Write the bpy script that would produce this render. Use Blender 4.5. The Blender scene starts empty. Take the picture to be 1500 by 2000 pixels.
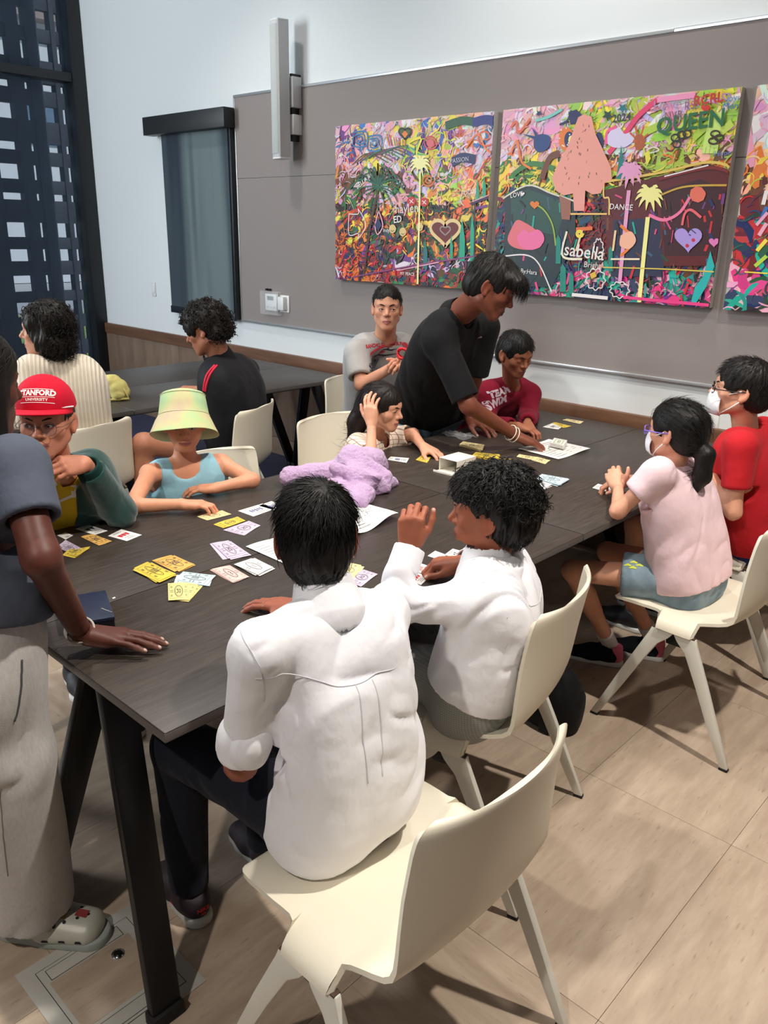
import bpy, bmesh, math, random
import numpy as np
import openvdb as vdb
from mathutils import Vector, Matrix
from mathutils import noise as mnoise
random.seed(7); np.random.seed(7)
SC = bpy.context.scene
COL = SC.collection
PI = math.pi

# ------------------------------------------------------------------ camera
CAM_H = 1.65
YAW, PITCH, ROLL, FOC = math.radians(-42.852), math.radians(19.1215), math.radians(1.2596), 1579.4
_f = np.array([math.sin(YAW)*math.cos(PITCH), math.cos(YAW)*math.cos(PITCH), -math.sin(PITCH)])
_r = np.cross(_f, [0, 0, 1]); _r /= np.linalg.norm(_r); _u = np.cross(_r, _f)
_c, _s = math.cos(ROLL), math.sin(ROLL)
CAM_M = np.array([_c*_r + _s*_u, -_s*_r + _c*_u, _f])
cam = bpy.data.cameras.new('camera')
cam.sensor_fit = 'VERTICAL'; cam.sensor_height = 36; cam.sensor_width = 27
cam.lens = FOC/2000*36; cam.clip_start = .05; cam.clip_end = 200
cam_o = bpy.data.objects.new('camera', cam); COL.objects.link(cam_o)
cam_o.matrix_world = Matrix(((CAM_M[0][0], CAM_M[1][0], -CAM_M[2][0], 0), (CAM_M[0][1], CAM_M[1][1], -CAM_M[2][1], 0),
                             (CAM_M[0][2], CAM_M[1][2], -CAM_M[2][2], CAM_H), (0, 0, 0, 1)))
SC.camera = cam_o

def ray(px, py):
    d = np.array([(px-750)/FOC, -(py-1000)/FOC, 1.0]); return CAM_M.T @ d
def at(px, py, x=None, y=None, z=None, d=None):
    """the point of a real plane (x=, y= or z=) or at distance d that the photograph shows at this pixel"""
    v = ray(px, py); o = np.array([0, 0, CAM_H])
    if x is not None: t = x/v[0]
    elif y is not None: t = y/v[1]
    elif z is not None: t = (z-CAM_H)/v[2]
    else: t = d/np.linalg.norm(v)
    return o + t*v

# ------------------------------------------------------------------ sky, lamps, exposure
W = bpy.data.worlds.new('sky'); SC.world = W; W.use_nodes = True
nt = W.node_tree
for n in list(nt.nodes): nt.nodes.remove(n)
sky = nt.nodes.new('ShaderNodeTexSky'); sky.sky_type = 'HOSEK_WILKIE'; sky.turbidity = 3.0; sky.ground_albedo = .4
sky.sun_direction = Vector((.55, .35, .75)).normalized()
bg = nt.nodes.new('ShaderNodeBackground'); bg.inputs[1].default_value = 4.0
out = nt.nodes.new('ShaderNodeOutputWorld')
nt.links.new(sky.outputs[0], bg.inputs[0]); nt.links.new(bg.outputs[0], out.inputs[0])

def lamp(name, kind, loc, energy, color, target=None, **kw):
    l = bpy.data.lights.new(name, kind); l.energy = energy; l.color = color
    for k, v in kw.items(): setattr(l, k, v)
    o = bpy.data.objects.new(name, l); COL.objects.link(o); o.location = loc
    if target is not None:
        o.rotation_euler = (Vector(target)-Vector(loc)).to_track_quat('-Z', 'Y').to_euler()
    return o
WARM, COOL, NEUT = (1, .935, .85), (.88, .95, 1), (1, .95, .89)
CEIL = 4.3
# recessed downlights of the room
lamp('downlight_lamp', 'SPOT', (.1, 2.0, CEIL-.06), 540, WARM, (-.75, 1.95, 0), spot_size=1.5, spot_blend=.7, shadow_soft_size=.05)
lamp('downlight_lamp', 'SPOT', (-.4, -1.8, CEIL-.06), 330, WARM, (-1.2, 1.0, .3), spot_size=1.7, spot_blend=.8, shadow_soft_size=.06)
lamp('downlight_lamp', 'SPOT', (-2.6, 1.2, CEIL-.06), 260, NEUT, (-2.3, 1.9, .6), spot_size=1.6, spot_blend=.8, shadow_soft_size=.12)
lamp('downlight_lamp', 'SPOT', (-2.2, 3.0, CEIL-.06), 130, NEUT, (-2.2, 3.2, .6), spot_size=1.9, spot_blend=.8, shadow_soft_size=.12)
lamp('downlight_lamp', 'SPOT', (-4.6, 2.6, CEIL-.06), 120, NEUT, (-4.5, 2.9, .6), spot_size=1.7, spot_blend=.8, shadow_soft_size=.12)
# added soft lamps without windows: daylight from the left, fill behind the camera
lamp('daylight_fill_lamp', 'AREA', (-6.9, -1.6, 2.7), 270, COOL, (-3.0, 3.9, 1.9), shape='RECTANGLE', size=1.5, size_y=2.6)
lamp('daylight_fill_lamp', 'AREA', (-2.0, -5.3, 2.4), 25, (.93, .97, 1), (-2.0, 2, 1.2), shape='RECTANGLE', size=5.0, size_y=2.8)
lamp('sun', 'SUN', (20, 5, 20), 5.5, (1, .95, .88), (0, 0, 0), angle=.009)
SC.view_settings.view_transform = 'Standard'; SC.view_settings.look = 'None'
SC.view_settings.gamma = 1; SC.view_settings.use_curve_mapping = False
SC.view_settings.exposure = 0.0
SC.cycles.use_denoising = True
SC.cycles.max_bounces = 8; SC.cycles.transparent_max_bounces = 16

# ------------------------------------------------------------------ materials
def s2l(c):
    c = np.asarray(c, float)/255.0 if max(c) > 1 else np.asarray(c, float)
    return tuple(np.where(c <= .04045, c/12.92, ((c+.055)/1.055)**2.4))
def rgba(c): return tuple(s2l(c)) + (1.0,)
_MATS = {}
class NT:
    def __init__(s, name):
        s.m = bpy.data.materials.new(name); s.m.use_nodes = True; s.t = s.m.node_tree
        s.b = s.t.nodes['Principled BSDF']; s.out = s.t.nodes['Material Output']
    def n(s, typ, **kw):
        n = s.t.nodes.new('ShaderNode'+typ)
        for k, v in kw.items():
            if k[0] == 'i' and k[1:].isdigit(): n.inputs[int(k[1:])].default_value = v
            elif k in n.inputs.keys(): n.inputs[k].default_value = v
            else: setattr(n, k, v)
        return n
    def l(s, a, b): s.t.links.new(a, b)
    def coords(s, scale=(1, 1, 1), kind='Object', rot=(0, 0, 0)):
        tc = s.n('TexCoord'); mp = s.n('Mapping'); mp.inputs['Scale'].default_value = scale; mp.inputs['Rotation'].default_value = rot
        s.l(tc.outputs[kind], mp.inputs[0]); return mp.outputs[0]
    def noise(s, vec, scale, detail=3, rough=.55):
        n = s.n('TexNoise'); n.inputs['Scale'].default_value = scale; n.inputs['Detail'].default_value = detail
        n.inputs['Roughness'].default_value = rough
        if vec is not None: s.l(vec, n.inputs['Vector'])
        return n.outputs[0]
    def ramp(s, fac, stops):
        r = s.n('ValToRGB'); e = r.color_ramp.elements
        while len(e) < len(stops): e.new(.5)
        for i, (p, c) in enumerate(stops): e[i].position = p; e[i].color = rgba(c) if len(c) == 3 else c
        s.l(fac, r.inputs[0]); return r.outputs[0]
    def mix(s, fac, a, b, blend='MIX'):
        m = s.n('Mix', data_type='RGBA', blend_type=blend)
        for sock, v in ((0, fac), (6, a), (7, b)):
            if hasattr(v, 'links') or hasattr(v, 'is_linked'): s.l(v, m.inputs[sock])
            else: m.inputs[sock].default_value = v if sock == 0 else (rgba(v) if len(v) == 3 else v)
        return m.outputs[2]
    def bump(s, h, strength=.2, dist=.01):
        b = s.n('Bump'); b.inputs['Strength'].default_value = strength; b.inputs['Distance'].default_value = dist
        s.l(h, b.inputs['Height']); s.l(b.outputs[0], s.b.inputs['Normal'])
    def set(s, **kw):
        for k, v in kw.items():
            k = k.replace('_', ' ')
            if k == 'Color': k = 'Base Color'
            if hasattr(v, 'is_linked'): s.l(v, s.b.inputs[k])
            else: s.b.inputs[k].default_value = rgba(v) if k == 'Base Color' and len(v) == 3 else v
        return s
def plain(name, color, rough=.5, metal=0, spec=.5, nscale=60, nstr=.0, vary=.0):
    if name in _MATS: return _MATS[name]
    k = NT(name); v = k.coords()
    c = s2l(color)
    if vary:
        n = k.noise(v, nscale*.2, 4)
        a = tuple(np.clip(np.array(c)*(1-vary), 0, 1))+(1,); b = tuple(np.clip(np.array(c)*(1+vary), 0, 1))+(1,)
        k.set(Base_Color=k.mix(n, a, b))
    else: k.set(Base_Color=tuple(c)+(1,))
    k.set(Roughness=rough, Metallic=metal, Specular_IOR_Level=spec)
    if nstr: k.bump(k.noise(v, nscale, 3), nstr, .004)
    _MATS[name] = k.m; return k.m
def fabric(name, color, rough=.85, weave=420, wstr=.25, vary=.08, sheen=.03):
    if name in _MATS: return _MATS[name]
    k = NT(name); v = k.coords(); c = np.array(s2l(color))
    n = k.noise(v, 9, 5); n2 = k.noise(v, weave, 2)
    base = k.mix(n, tuple(c*(1-vary))+(1,), tuple(np.clip(c*(1+vary), 0, 1))+(1,))
    k.set(Base_Color=base, Roughness=rough, Specular_IOR_Level=.15, Sheen_Weight=sheen, Sheen_Roughness=.5)
    f = k.noise(k.coords((1.0, 1.0, .8)), 16, 3, .5)
    b1 = k.n('Bump'); b1.inputs['Strength'].default_value = .5; b1.inputs['Distance'].default_value = .012; k.l(f, b1.inputs['Height'])
    b2 = k.n('Bump'); b2.inputs['Strength'].default_value = wstr; b2.inputs['Distance'].default_value = .002; k.l(n2, b2.inputs['Height']); k.l(b1.outputs[0], b2.inputs['Normal'])
    k.l(b2.outputs[0], k.b.inputs['Normal'])
    _MATS[name] = k.m; return k.m
def vcol(name, rough=.5, spec=.4, sss=0, nscale=0, nstr=0, attr='Col'):
    if name in _MATS: return _MATS[name]
    k = NT(name); a = k.n('Attribute', attribute_name=attr); v = k.coords()
    if sss:
        k.set(Subsurface_Weight=sss, Subsurface_Radius=(.5, .2, .1), Subsurface_Scale=.012)
        col = k.mix(k.noise(v, 45, 4), (.93, .93, .93, 1), (1.06, 1.05, 1.05, 1))
        k.set(Base_Color=k.mix(1.0, a.outputs[0], col, 'MULTIPLY'))
    else: k.set(Base_Color=a.outputs[0])
    k.set(Roughness=rough, Specular_IOR_Level=spec)
    if nstr: k.bump(k.noise(v, nscale, 3), nstr, .002)
    _MATS[name] = k.m; return k.m

# ------------------------------------------------------------------ mesh helpers
def link(name, me, mat=None, parent=None, kind=None):
    o = bpy.data.objects.new(name, me); COL.objects.link(o)
    if mat is not None:
        for m in (mat if isinstance(mat, (list, tuple)) else [mat]): me.materials.append(m)
    if parent is not None: o.parent = parent
    if kind: o['kind'] = kind
    return o
def pmesh(name, v, f, smooth=False):
    me = bpy.data.meshes.new(name); me.from_pydata([tuple(map(float, p)) for p in v], [], [tuple(map(int, q)) for q in f]); me.update()
    if smooth: me.polygons.foreach_set('use_smooth', [True]*len(me.polygons))
    return me
def tag(o, label, cat, group=None, kind=None):
    o['label'] = label; o['category'] = cat
    if group: o['group'] = group
    if kind: o['kind'] = kind
    return o
def empty(name, loc=(0, 0, 0), rz=0, label=None, cat=None, group=None):
    o = bpy.data.objects.new(name, None); COL.objects.link(o); o.location = loc; o.rotation_euler = (0, 0, rz)
    o.empty_display_size = .05
    if label: tag(o, label, cat, group)
    return o
def bm_box(bm, lo, hi, mat=None):
    lo, hi = Vector(lo), Vector(hi)
    vs = [bm.verts.new((x, y, z)) for x in (lo.x, hi.x) for y in (lo.y, hi.y) for z in (lo.z, hi.z)]
    if mat is not None:
        for v in vs: v.co = mat @ v.co
    for q in ((0, 1, 3, 2), (4, 6, 7, 5), (0, 4, 5, 1), (2, 3, 7, 6), (0, 2, 6, 4), (1, 5, 7, 3)):
        bm.faces.new([vs[i] for i in q])
    return vs
def bm_obj(name, bm, mat=None, parent=None, bevel=0, smooth=False, kind=None, segs=2):
    bmesh.ops.recalc_face_normals(bm, faces=bm.faces[:])
    if bevel:
        bmesh.ops.bevel(bm, geom=bm.edges[:], offset=bevel, segments=segs, affect='EDGES', clamp_overlap=True, profile=.5)
    me = bpy.data.meshes.new(name); bm.to_mesh(me); bm.free()
    if smooth or bevel:
        me.polygons.foreach_set('use_smooth', [True]*len(me.polygons))
        try: me.set_sharp_from_angle(angle=math.radians(35))
        except Exception: pass
    return link(name, me, mat, parent, kind)
def box(name, lo, hi, mat=None, parent=None, bevel=0, kind=None, M=None):
    bm = bmesh.new(); bm_box(bm, lo, hi, M); return bm_obj(name, bm, mat, parent, bevel, kind=kind)
def tube_mesh(pts, rads, n=8, cap=True, flat=None):
    """closed tube along pts; flat = (axis, factor) squashes the section"""
    pts = [np.asarray(p, float) for p in pts]; V = []; F = []
    prev = None
    for i, p in enumerate(pts):
        t = (pts[min(i+1, len(pts)-1)]-pts[max(i-1, 0)]); t = t/(np.linalg.norm(t)+1e-9)
        if prev is None:
            a = np.array([0, 0, 1.0]) if abs(t[2]) < .9 else np.array([1.0, 0, 0])
            u = np.cross(t, a)
        else: u = prev-t*np.dot(prev, t)
        u /= np.linalg.norm(u)+1e-9; w = np.cross(t, u); prev = u
        r = rads[i] if hasattr(rads, '__len__') else rads
        for k in range(n):
            a = 2*PI*k/n; V.append(p+r*(math.cos(a)*u+math.sin(a)*w))
    for i in range(len(pts)-1):
        for k in range(n):
            a = i*n+k; b = i*n+(k+1) % n; F.append((a, b, b+n, a+n))
    if cap:
        F.append(tuple(range(n-1, -1, -1))); F.append(tuple(range((len(pts)-1)*n, len(pts)*n)))
    return V, F
def tube(name, pts, rads, mat, parent=None, n=8):
    V, F = tube_mesh(pts, rads, n); return link(name, pmesh(name, V, F, True), mat, parent)
def join_parts(parts):
    V = []; F = []
    for v, f in parts:
        k = len(V); V += list(v); F += [tuple(i+k for i in q) for q in f]
    return V, F
def text_mesh(s, size=1.0, bold=0.0, spacing=1.0, align='CENTER', res=2):
    cu = bpy.data.curves.new('lettering', 'FONT'); cu.body = s; cu.size = size; cu.offset = bold; cu.space_character = spacing
    cu.align_x = align; cu.align_y = 'CENTER'; cu.resolution_u = res
    o = bpy.data.objects.new('lettering', cu); COL.objects.link(o)
    dg = bpy.context.evaluated_depsgraph_get(); dg.update()
    me = bpy.data.meshes.new_from_object(o.evaluated_get(dg))
    COL.objects.unlink(o); bpy.data.objects.remove(o); bpy.data.curves.remove(cu)
    V = [tuple(v.co) for v in me.vertices]; F = [tuple(p.vertices) for p in me.polygons]; bpy.data.meshes.remove(me)
    return V, F
def copy_tree(o, label=None, group=None):
    def rec(src, par):
        c = src.copy(); COL.objects.link(c)
        if par is not None: c.parent = par
        for ch in kids.get(src.name, []): rec(ch, c)
        return c
    kids = {}
    for q in bpy.data.objects:
        if q.parent: kids.setdefault(q.parent.name, []).append(q)
    c = rec(o, None)
    if label: c['label'] = label
    if group: c['group'] = group
    return c
# ------------------------------------------------------------------ the setting
XL, YW, XR, YB = -7.27, 3.91, 3.2, -5.6
def wood_mat(name, cols, along='X', scale=1.0, rough=.45, stretch=14, bumpy=.06, objrand=.0, fleck=0):
    k = NT(name)
    sc = {'X': (1.2, stretch, stretch), 'Y': (stretch, 1.2, stretch), 'Z': (stretch, stretch, 1.2)}[along]
    v = k.coords(tuple(c*scale for c in sc))
    if objrand:
        oi = k.n('ObjectInfo'); ad = k.n('VectorMath', operation='ADD'); mu = k.n('VectorMath', operation='SCALE'); mu.inputs['Scale'].default_value = 37.0
        cb = k.n('CombineXYZ'); k.l(oi.outputs['Random'], cb.inputs[0]); k.l(oi.outputs['Random'], cb.inputs[1]); k.l(cb.outputs[0], mu.inputs[0])
        k.l(v, ad.inputs[0]); k.l(mu.outputs[0], ad.inputs[1]); v = ad.outputs[0]
    n = k.noise(v, 3.0, 7, .62); col = k.ramp(n, [(.25, cols[0]), (.5, cols[1]), (.75, cols[2])])
    if fleck:
        n2 = k.noise(v, 15, 2, .5); f = k.ramp(n2, [(.0, (0, 0, 0)), (.64, (0, 0, 0)), (.78, (210, 210, 210))])
        col = k.mix(f, col, cols[3])
    if objrand:
        mr = k.n('MapRange'); mr.inputs[3].default_value = 1-objrand; mr.inputs[4].default_value = 1+objrand; k.l(oi.outputs['Random'], mr.inputs[0])
        cb2 = k.n('CombineColor'); [k.l(mr.outputs[0], cb2.inputs[i]) for i in range(3)]
        col = k.mix(1.0, col, cb2.outputs[0], 'MULTIPLY')
    k.set(Base_Color=col, Roughness=rough, Specular_IOR_Level=.4); k.bump(n, bumpy, .002)
    return k.m
M_wall = plain('white_paint', (226, 231, 232), .75, nscale=300, nstr=.03)
M_far = plain('grey_paint', (130, 126, 122), .8); M_ceil = plain('ceiling_paint', (196, 196, 194), .85)
M_grey = plain('grey_tackboard', (143, 135, 132), .85, nscale=500, nstr=.06, vary=.02)
M_alu = plain('aluminium_trim', (200, 203, 205), .35, .7)
M_wains = wood_mat('wainscot_wood', [(104, 84, 70), (122, 101, 84), (139, 117, 98)], 'Z', .5, .55, 6)
M_cap = wood_mat('cap_rail_wood', [(90, 62, 46), (110, 78, 58), (128, 93, 70)], 'X', .7, .5, 10)
TC = [(156, 137, 118), (173, 154, 135), (190, 172, 153), (128, 106, 86)]
M_tile = [wood_mat('floor_tile_lengthwise', TC, 'Y', 1.0, .38, 7, .02, .045, 1), wood_mat('floor_tile_crosswise', TC, 'X', 1.0, .38, 7, .02, .045, 1)]
M_navy = plain('navy_flooring', (44, 54, 84), .45, nscale=200, nstr=.05, vary=.06)
M_dark = plain('dark_frame', (28, 32, 38), .4)
M_black = plain('black_metal', (18, 18, 20), .38, .3, nscale=300, nstr=.02)
M_plastic_w = plain('white_plastic', (228, 230, 230), .4)
M_grout = plain('floor_joint', (120, 102, 84), .8)

floor = box('floor', (XL-.1, YB, -.12), (XR, YW+.1, -.006), M_grout, kind='structure')
tw, tl = .4575, .7646
bm = bmesh.new(); bm_box(bm, (-tw/2+.0006, -tl/2+.0006, -.006), (tw/2-.0006, tl/2-.0006, 0)); 
bmesh.ops.recalc_face_normals(bm, faces=bm.faces[:])
tile_me = []
for m in M_tile:
    me = bpy.data.meshes.new('floor_tile'); bm.to_mesh(me); me.materials.append(m); tile_me.append(me)
bm.free()
rt = random.Random(3)
navy_x = -2.62
for i in range(-14, 7):
    for j in range(-10, 4):
        cx, cy = -.54+tw*(i+.5), 2.085-tl*(j+.5)
        if cx < navy_x+.2 and cy > 1.6: continue
        d = math.hypot(cx, cy)
        if cy > YW or cy+tl/2 > YW: pass
        px = CAM_M @ (np.array([cx, cy, -CAM_H]))
        if px[2] < .5: continue
        X_, Y_ = 750+FOC*px[0]/px[2], 1000-FOC*px[1]/px[2]
        if not (-500 < X_ < 2000 and 500 < Y_ < 2600): continue
        cross = rt.random() < .3
        o = link('floor_tile', tile_me[1 if cross else 0], None, floor); o.location = (cx, cy, 0)
box('carpet_zone', (XL, 1.9, -.006), (navy_x, YW, .001), M_navy, floor)

ceiling = box('ceiling', (XL-.1, YB, CEIL), (XR, YW+.1, CEIL+.1), M_ceil, kind='structure')
wall_back = box('wall_back', (XL-.1, YW, -.1), (XR+.1, YW+.12, CEIL), M_wall, kind='structure')
box('wall_right', (XR, YB, -.1), (XR+.1, YW, CEIL), M_far, kind='structure')
box('wall_front', (XL-.1, YB-.1, -.1), (XR+.1, YB, CEIL), M_far, kind='structure')
wl = box('wall_left', (XL-.1, YB, -.1), (XL, -.6, CEIL), M_wall, kind='structure')

# wainscot of the back wall: panels with joints, cap rail, base board
wains = box('trim_1', (XL, YW-.006, 0), (XR, YW, .70), M_dark, kind='structure')
x = XL+.01; 
while x < XR:
    x2 = min(x+1.22, XR)
    box('panel', (x+.0015, YW-.022, .135), (x2-.0015, YW-.004, .697), M_wains, wains, .0015); 
    box('base_board', (x+.0015, YW-.022, .0), (x2-.0015, YW-.004, .131), M_wains, wains, .0015); x = x2
box('trim_2', (XL, YW-.035, .697), (XR, YW, .785), M_cap, kind='structure', bevel=.003)

# grey tackboard with aluminium edges
tb = box('trim_3', (-5.135, YW-.018, .992), (XR, YW, 1.99), M_grey, kind='structure')
box('panel', (-5.135, YW-.018, 1.993), (XR, YW, 2.522), M_grey, tb)
box('edge_strip', (-5.15, YW-.024, 2.522), (-1.9, YW, 2.538), M_alu, tb, .002)
box('edge_strip', (-1.898, YW-.024, 2.522), (XR, YW, 2.538), M_alu, tb, .002)
box('edge_strip', (-5.15, YW-.026, .976), (XR, YW, .992), M_alu, tb, .002)
box('edge_strip', (-5.15, YW-.024, .992), (-5.135, YW, 2.522), M_alu, tb, .002)

# back-wall window behind its roller shade
k = NT('roller_shade_cloth'); v = k.coords((1, 1, .12))
band = k.noise(k.coords((3.6, 3.6, .16)), 1.2, 2, .4)
c1 = k.ramp(band, [(.40, (72, 84, 98)), (.50, (98, 114, 122)), (.60, (150, 168, 170))])
wv = k.noise(k.coords((400, 400, 400)), 1, 1)
k.set(Base_Color=c1, Roughness=.8); k.bump(wv, .2, .002); M_shade_cloth = k.m
w2 = box('window_2', (-6.05, YW-.012, .985), (-5.165, YW-.002, 2.44), M_dark, kind='structure')
box('frame_bar', (-6.075, YW-.03, .985), (-6.05, YW, 2.40), M_plastic_w, w2, .002)
box('frame_bar', (-5.175, YW-.06, .985), (-5.152, YW, 2.36), M_dark, w2, .002)
k = NT('light_leak_glow'); k.set(Base_Color=(.8, .85, .9, 1), Emission_Color=(.93, .97, 1, 1), Emission_Strength=.95); box('light_leak_strip', (-5.188, YW-.028, 1.30), (-5.178, YW-.013, 2.30), k.m, w2)  # glowing strip added for daylight leaking past the edge of the shade
rs = empty('roller_shade', (-5.61, YW-.06, .98), 0, 'charcoal roller shade pulled down over the narrow window in the back wall', 'blind')
rs_p = lambda n, lo, hi, m, b=0: (lambda o: setattr(o, 'parent', rs) or setattr(o, 'matrix_parent_inverse', Matrix.Translation((5.61, -YW+.06, -.98))) or o)(box(n, lo, hi, m, None, b))
rs_p('cassette', (-6.19, YW-.125, 2.325), (-5.13, YW-.03, 2.455), plain('shade_box', (34, 36, 37), .45), .004)
bm = bmesh.new()
g = [[bm.verts.new((-6.055+.858*i/10, YW-.05+.004*math.sin(i*1.9), .995+1.35*j/8)) for i in range(11)] for j in range(9)]
for j in range(8):
    for i in range(10): bm.faces.new((g[j][i], g[j][i+1], g[j+1][i+1], g[j+1][i]))
bmesh.ops.solidify(bm, geom=bm.faces[:], thickness=.0012)
o = bm_obj('shade_cloth', bm, M_shade_cloth, None, smooth=True); o.parent = rs; o.matrix_parent_inverse = Matrix.Translation((5.61, -YW+.06, -.98))
rs_p('hem_bar', (-6.06, YW-.058, .975), (-5.18, YW-.04, 1.03), M_dark, .003)

# left glazed wall: posts, transom, dark see-through shades, lattice screen outside
w1 = box('window_1', (XL-.14, -.6, -.02), (XL-.04, YW, .08), M_dark, kind='structure')
box('post', (XL-.16, 3.79, .08), (XL+.03, YW-.001, CEIL), M_dark, w1, .004)
box('post', (XL-.14, 2.2, .08), (XL-.04, 2.28, CEIL), M_dark, w1, .004)
box('post', (XL-.14, .7, .08), (XL-.04, .78, CEIL), M_dark, w1, .004)
box('transom', (XL-.14, -.6, 2.80), (XL+.02, YW-.10, 2.87), M_dark, w1, .004)
k = NT('window_glass'); k.set(Base_Color=(1, 1, 1, 1), Roughness=.02, Alpha=.10); M_glass = k.m
box('pane', (XL-.10, -.6, .08), (XL-.094, YW-.12, 2.80), M_glass, w1)
box('pane', (XL-.10, -.6, 2.87), (XL-.094, YW-.12, CEIL), M_glass, w1)
k = NT('solar_shade'); tr = k.n('BsdfTransparent'); tr.inputs[0].default_value = (.60, .68, .78, 1)
df = k.n('BsdfDiffuse'); df.inputs[0].default_value = rgba((70, 84, 104)); mx = k.n('MixShader'); mx.inputs[0].default_value = .30
k.l(tr.outputs[0], mx.inputs[1]); k.l(df.outputs[0], mx.inputs[2]); k.l(mx.outputs[0], k.out.inputs[0]); M_solar = k.m
ss = empty('solar_shade', (XL, 2, .03), 0, 'dark see-through roller shade covering the tall left window', 'blind')
o = link('shade_cloth', pmesh('shade_cloth', [(XL-.054, -.55, .09), (XL-.054, 3.77, .09), (XL-.054, 3.77, 2.80), (XL-.054, -.55, 2.80)], [(0, 1, 2, 3)]), M_solar); o.parent = ss; o.matrix_parent_inverse = Matrix.Translation((-XL, -2, -.03))
o = link('shade_cloth', pmesh('shade_cloth', [(XL-.054, -.55, 2.875), (XL-.054, 3.77, 2.875), (XL-.054, 3.77, CEIL), (XL-.054, -.55, CEIL)], [(0, 1, 2, 3)]), M_solar); o.parent = ss; o.matrix_parent_inverse = Matrix.Translation((-XL, -2, -.03))
o = box('hem_bar', (XL-.062, -.55, .085), (XL-.046, 3.77, .115), M_dark); o.parent = ss; o.matrix_parent_inverse = Matrix.Translation((-XL, -2, -.03))
M_block = plain('screen_block', (46, 50, 56), .8, nscale=60, nstr=.2, vary=.1)
lat = empty('lattice_screen', (-8.0, 3, 0), 0, 'dark block lattice screen standing outside the left window', 'screen')
ycol = [(2.36, 2.56), (2.70, 2.76), (2.86, 2.98), (3.03, 3.24), (3.40, 3.60), (3.715, 3.775), (3.885, 4.01), (4.055, 4.12), (4.30, 4.5)]
zrow = [(.30, .40), (.54, .67), (.79, .93), (1.03, 1.18), (1.31, 1.42), (1.53, 1.66), (1.86, 1.92), (2.04, 2.17), (2.29, 2.36), (2.55, 2.68), (2.81, 2.87), (3.06, 3.21), (3.32, 3.47), (3.60, 3.72), (3.86, 4.0), (4.2, 4.3)]
def latp(lo, hi, n):
    o = box(n, lo, hi, M_block, None, .003); o.parent = lat; o.matrix_parent_inverse = Matrix.Translation((8.0, -3, 0))
ys = [2.1]+[y for c in ycol for y in c]+[4.9]
for i in range(0, len(ys), 2): latp((-8.10, ys[i], -.1), (-8.0, ys[i+1], 4.6), 'pier')
zs = [-.1]+[z for c in zrow for z in c]+[4.6]
for i in range(0, len(zs), 2): latp((-8.085, 2.1, zs[i]), (-8.015, 4.9, zs[i+1]), 'beam')
# outside
k = NT('lawn'); v = k.coords(); k.set(Base_Color=k.ramp(k.noise(v, 3, 6), [(.3, (112, 140, 60)), (.7, (168, 190, 96))]), Roughness=.9); M_lawn = k.m
box('ground', (-60, -20, -.3), (XL-.16, 40, -.12), plain('pavement_outside', (176, 176, 172), .9, nscale=40, nstr=.1, vary=.06), kind='structure')
o = box('lawn', (-16.5, -10, -.12), (-10.2, 30, -.08), M_lawn, kind='structure')
bld = empty('building', (-26, 10, -.1), 0, 'pale building across the lawn seen through the lattice', 'building')
def bp(n, lo, hi, m):
    o = box(n, lo, hi, m); o.parent = bld; o.matrix_parent_inverse = Matrix.Translation((26, -10, .1))
bp('wall', (-30, 2, -.1), (-26, 30, 7.2), plain('pale_stucco', (205, 205, 205), .9))
bp('roof', (-30.6, 1.5, 7.2), (-25.4, 30.5, 7.5), plain('roof_edge', (150, 128, 118), .8))
for i in range(7):
    bp('window', (-26.02, 4.6+3.6*i, 3.9), (-25.96, 5.8+3.6*i, 5.0), plain('far_glass', (96, 116, 134), .2))
# ------------------------------------------------------------------ wall fixtures
M_grille = plain('speaker_grille', (196, 200, 199), .55, nscale=900, nstr=.5)
M_casing = plain('speaker_casing', (205, 206, 208), .45)
sp = empty('wall_speaker', (-4.49, 3.80, 2.5), 0, 'tall slim white column loudspeaker mounted high on the back wall', 'speaker')
def under(o, par):
    o.parent = par; o.matrix_parent_inverse = Matrix.Translation(-Vector(par.location)); return o
bm = bmesh.new()
prof = [(-.055, .0), (-.055, -.07)]+[(-.055*math.cos(a), -.07-.022*math.sin(a)) for a in np.linspace(.2, PI-.2, 7)]+[(.055, -.07), (.055, 0)]
ang = math.radians(-14); ca, sa = math.cos(ang), math.sin(ang)
def spv(x, y, z): return (-4.49+ca*x-sa*y, 3.815+sa*x+ca*y, z)
def extr(bm, prof, z0, z1):
    a = [bm.verts.new(spv(x, y, z0)) for x, y in prof]; b = [bm.verts.new(spv(x, y, z1)) for x, y in prof]
    n = len(prof)
    for i in range(n): bm.faces.new((a[i], a[(i+1) % n], b[(i+1) % n], b[i]))
    bm.faces.new(a[::-1]); bm.faces.new(b)
extr(bm, prof, 2.10, 2.885); under(bm_obj('cabinet', bm, M_casing, None, .004), sp)
bm = bmesh.new(); extr(bm, [(x*.93, y-.004) for x, y in prof[1:-1]], 2.12, 2.868); under(bm_obj('grille', bm, M_grille, None, .002), sp)
bm = bmesh.new(); extr(bm, prof, 2.885, 2.897); under(bm_obj('end_cap', bm, M_plastic_w, None, .004), sp)
bm = bmesh.new(); extr(bm, prof, 2.088, 2.10); under(bm_obj('end_cap', bm, M_plastic_w, None, .004), sp)
under(box('bracket', (-4.50, 3.815, 2.40), (-4.42, 3.89, 2.58), M_casing, None, .004), sp)
under(box('bracket', (-4.50, 3.82, 2.24), (-4.425, 3.908, 2.36), M_plastic_w, None, .004), sp)
under(box('arm', (-4.47, 3.83, 2.2), (-4.45, 3.91, 2.6), M_dark, None, .002), sp)

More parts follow.
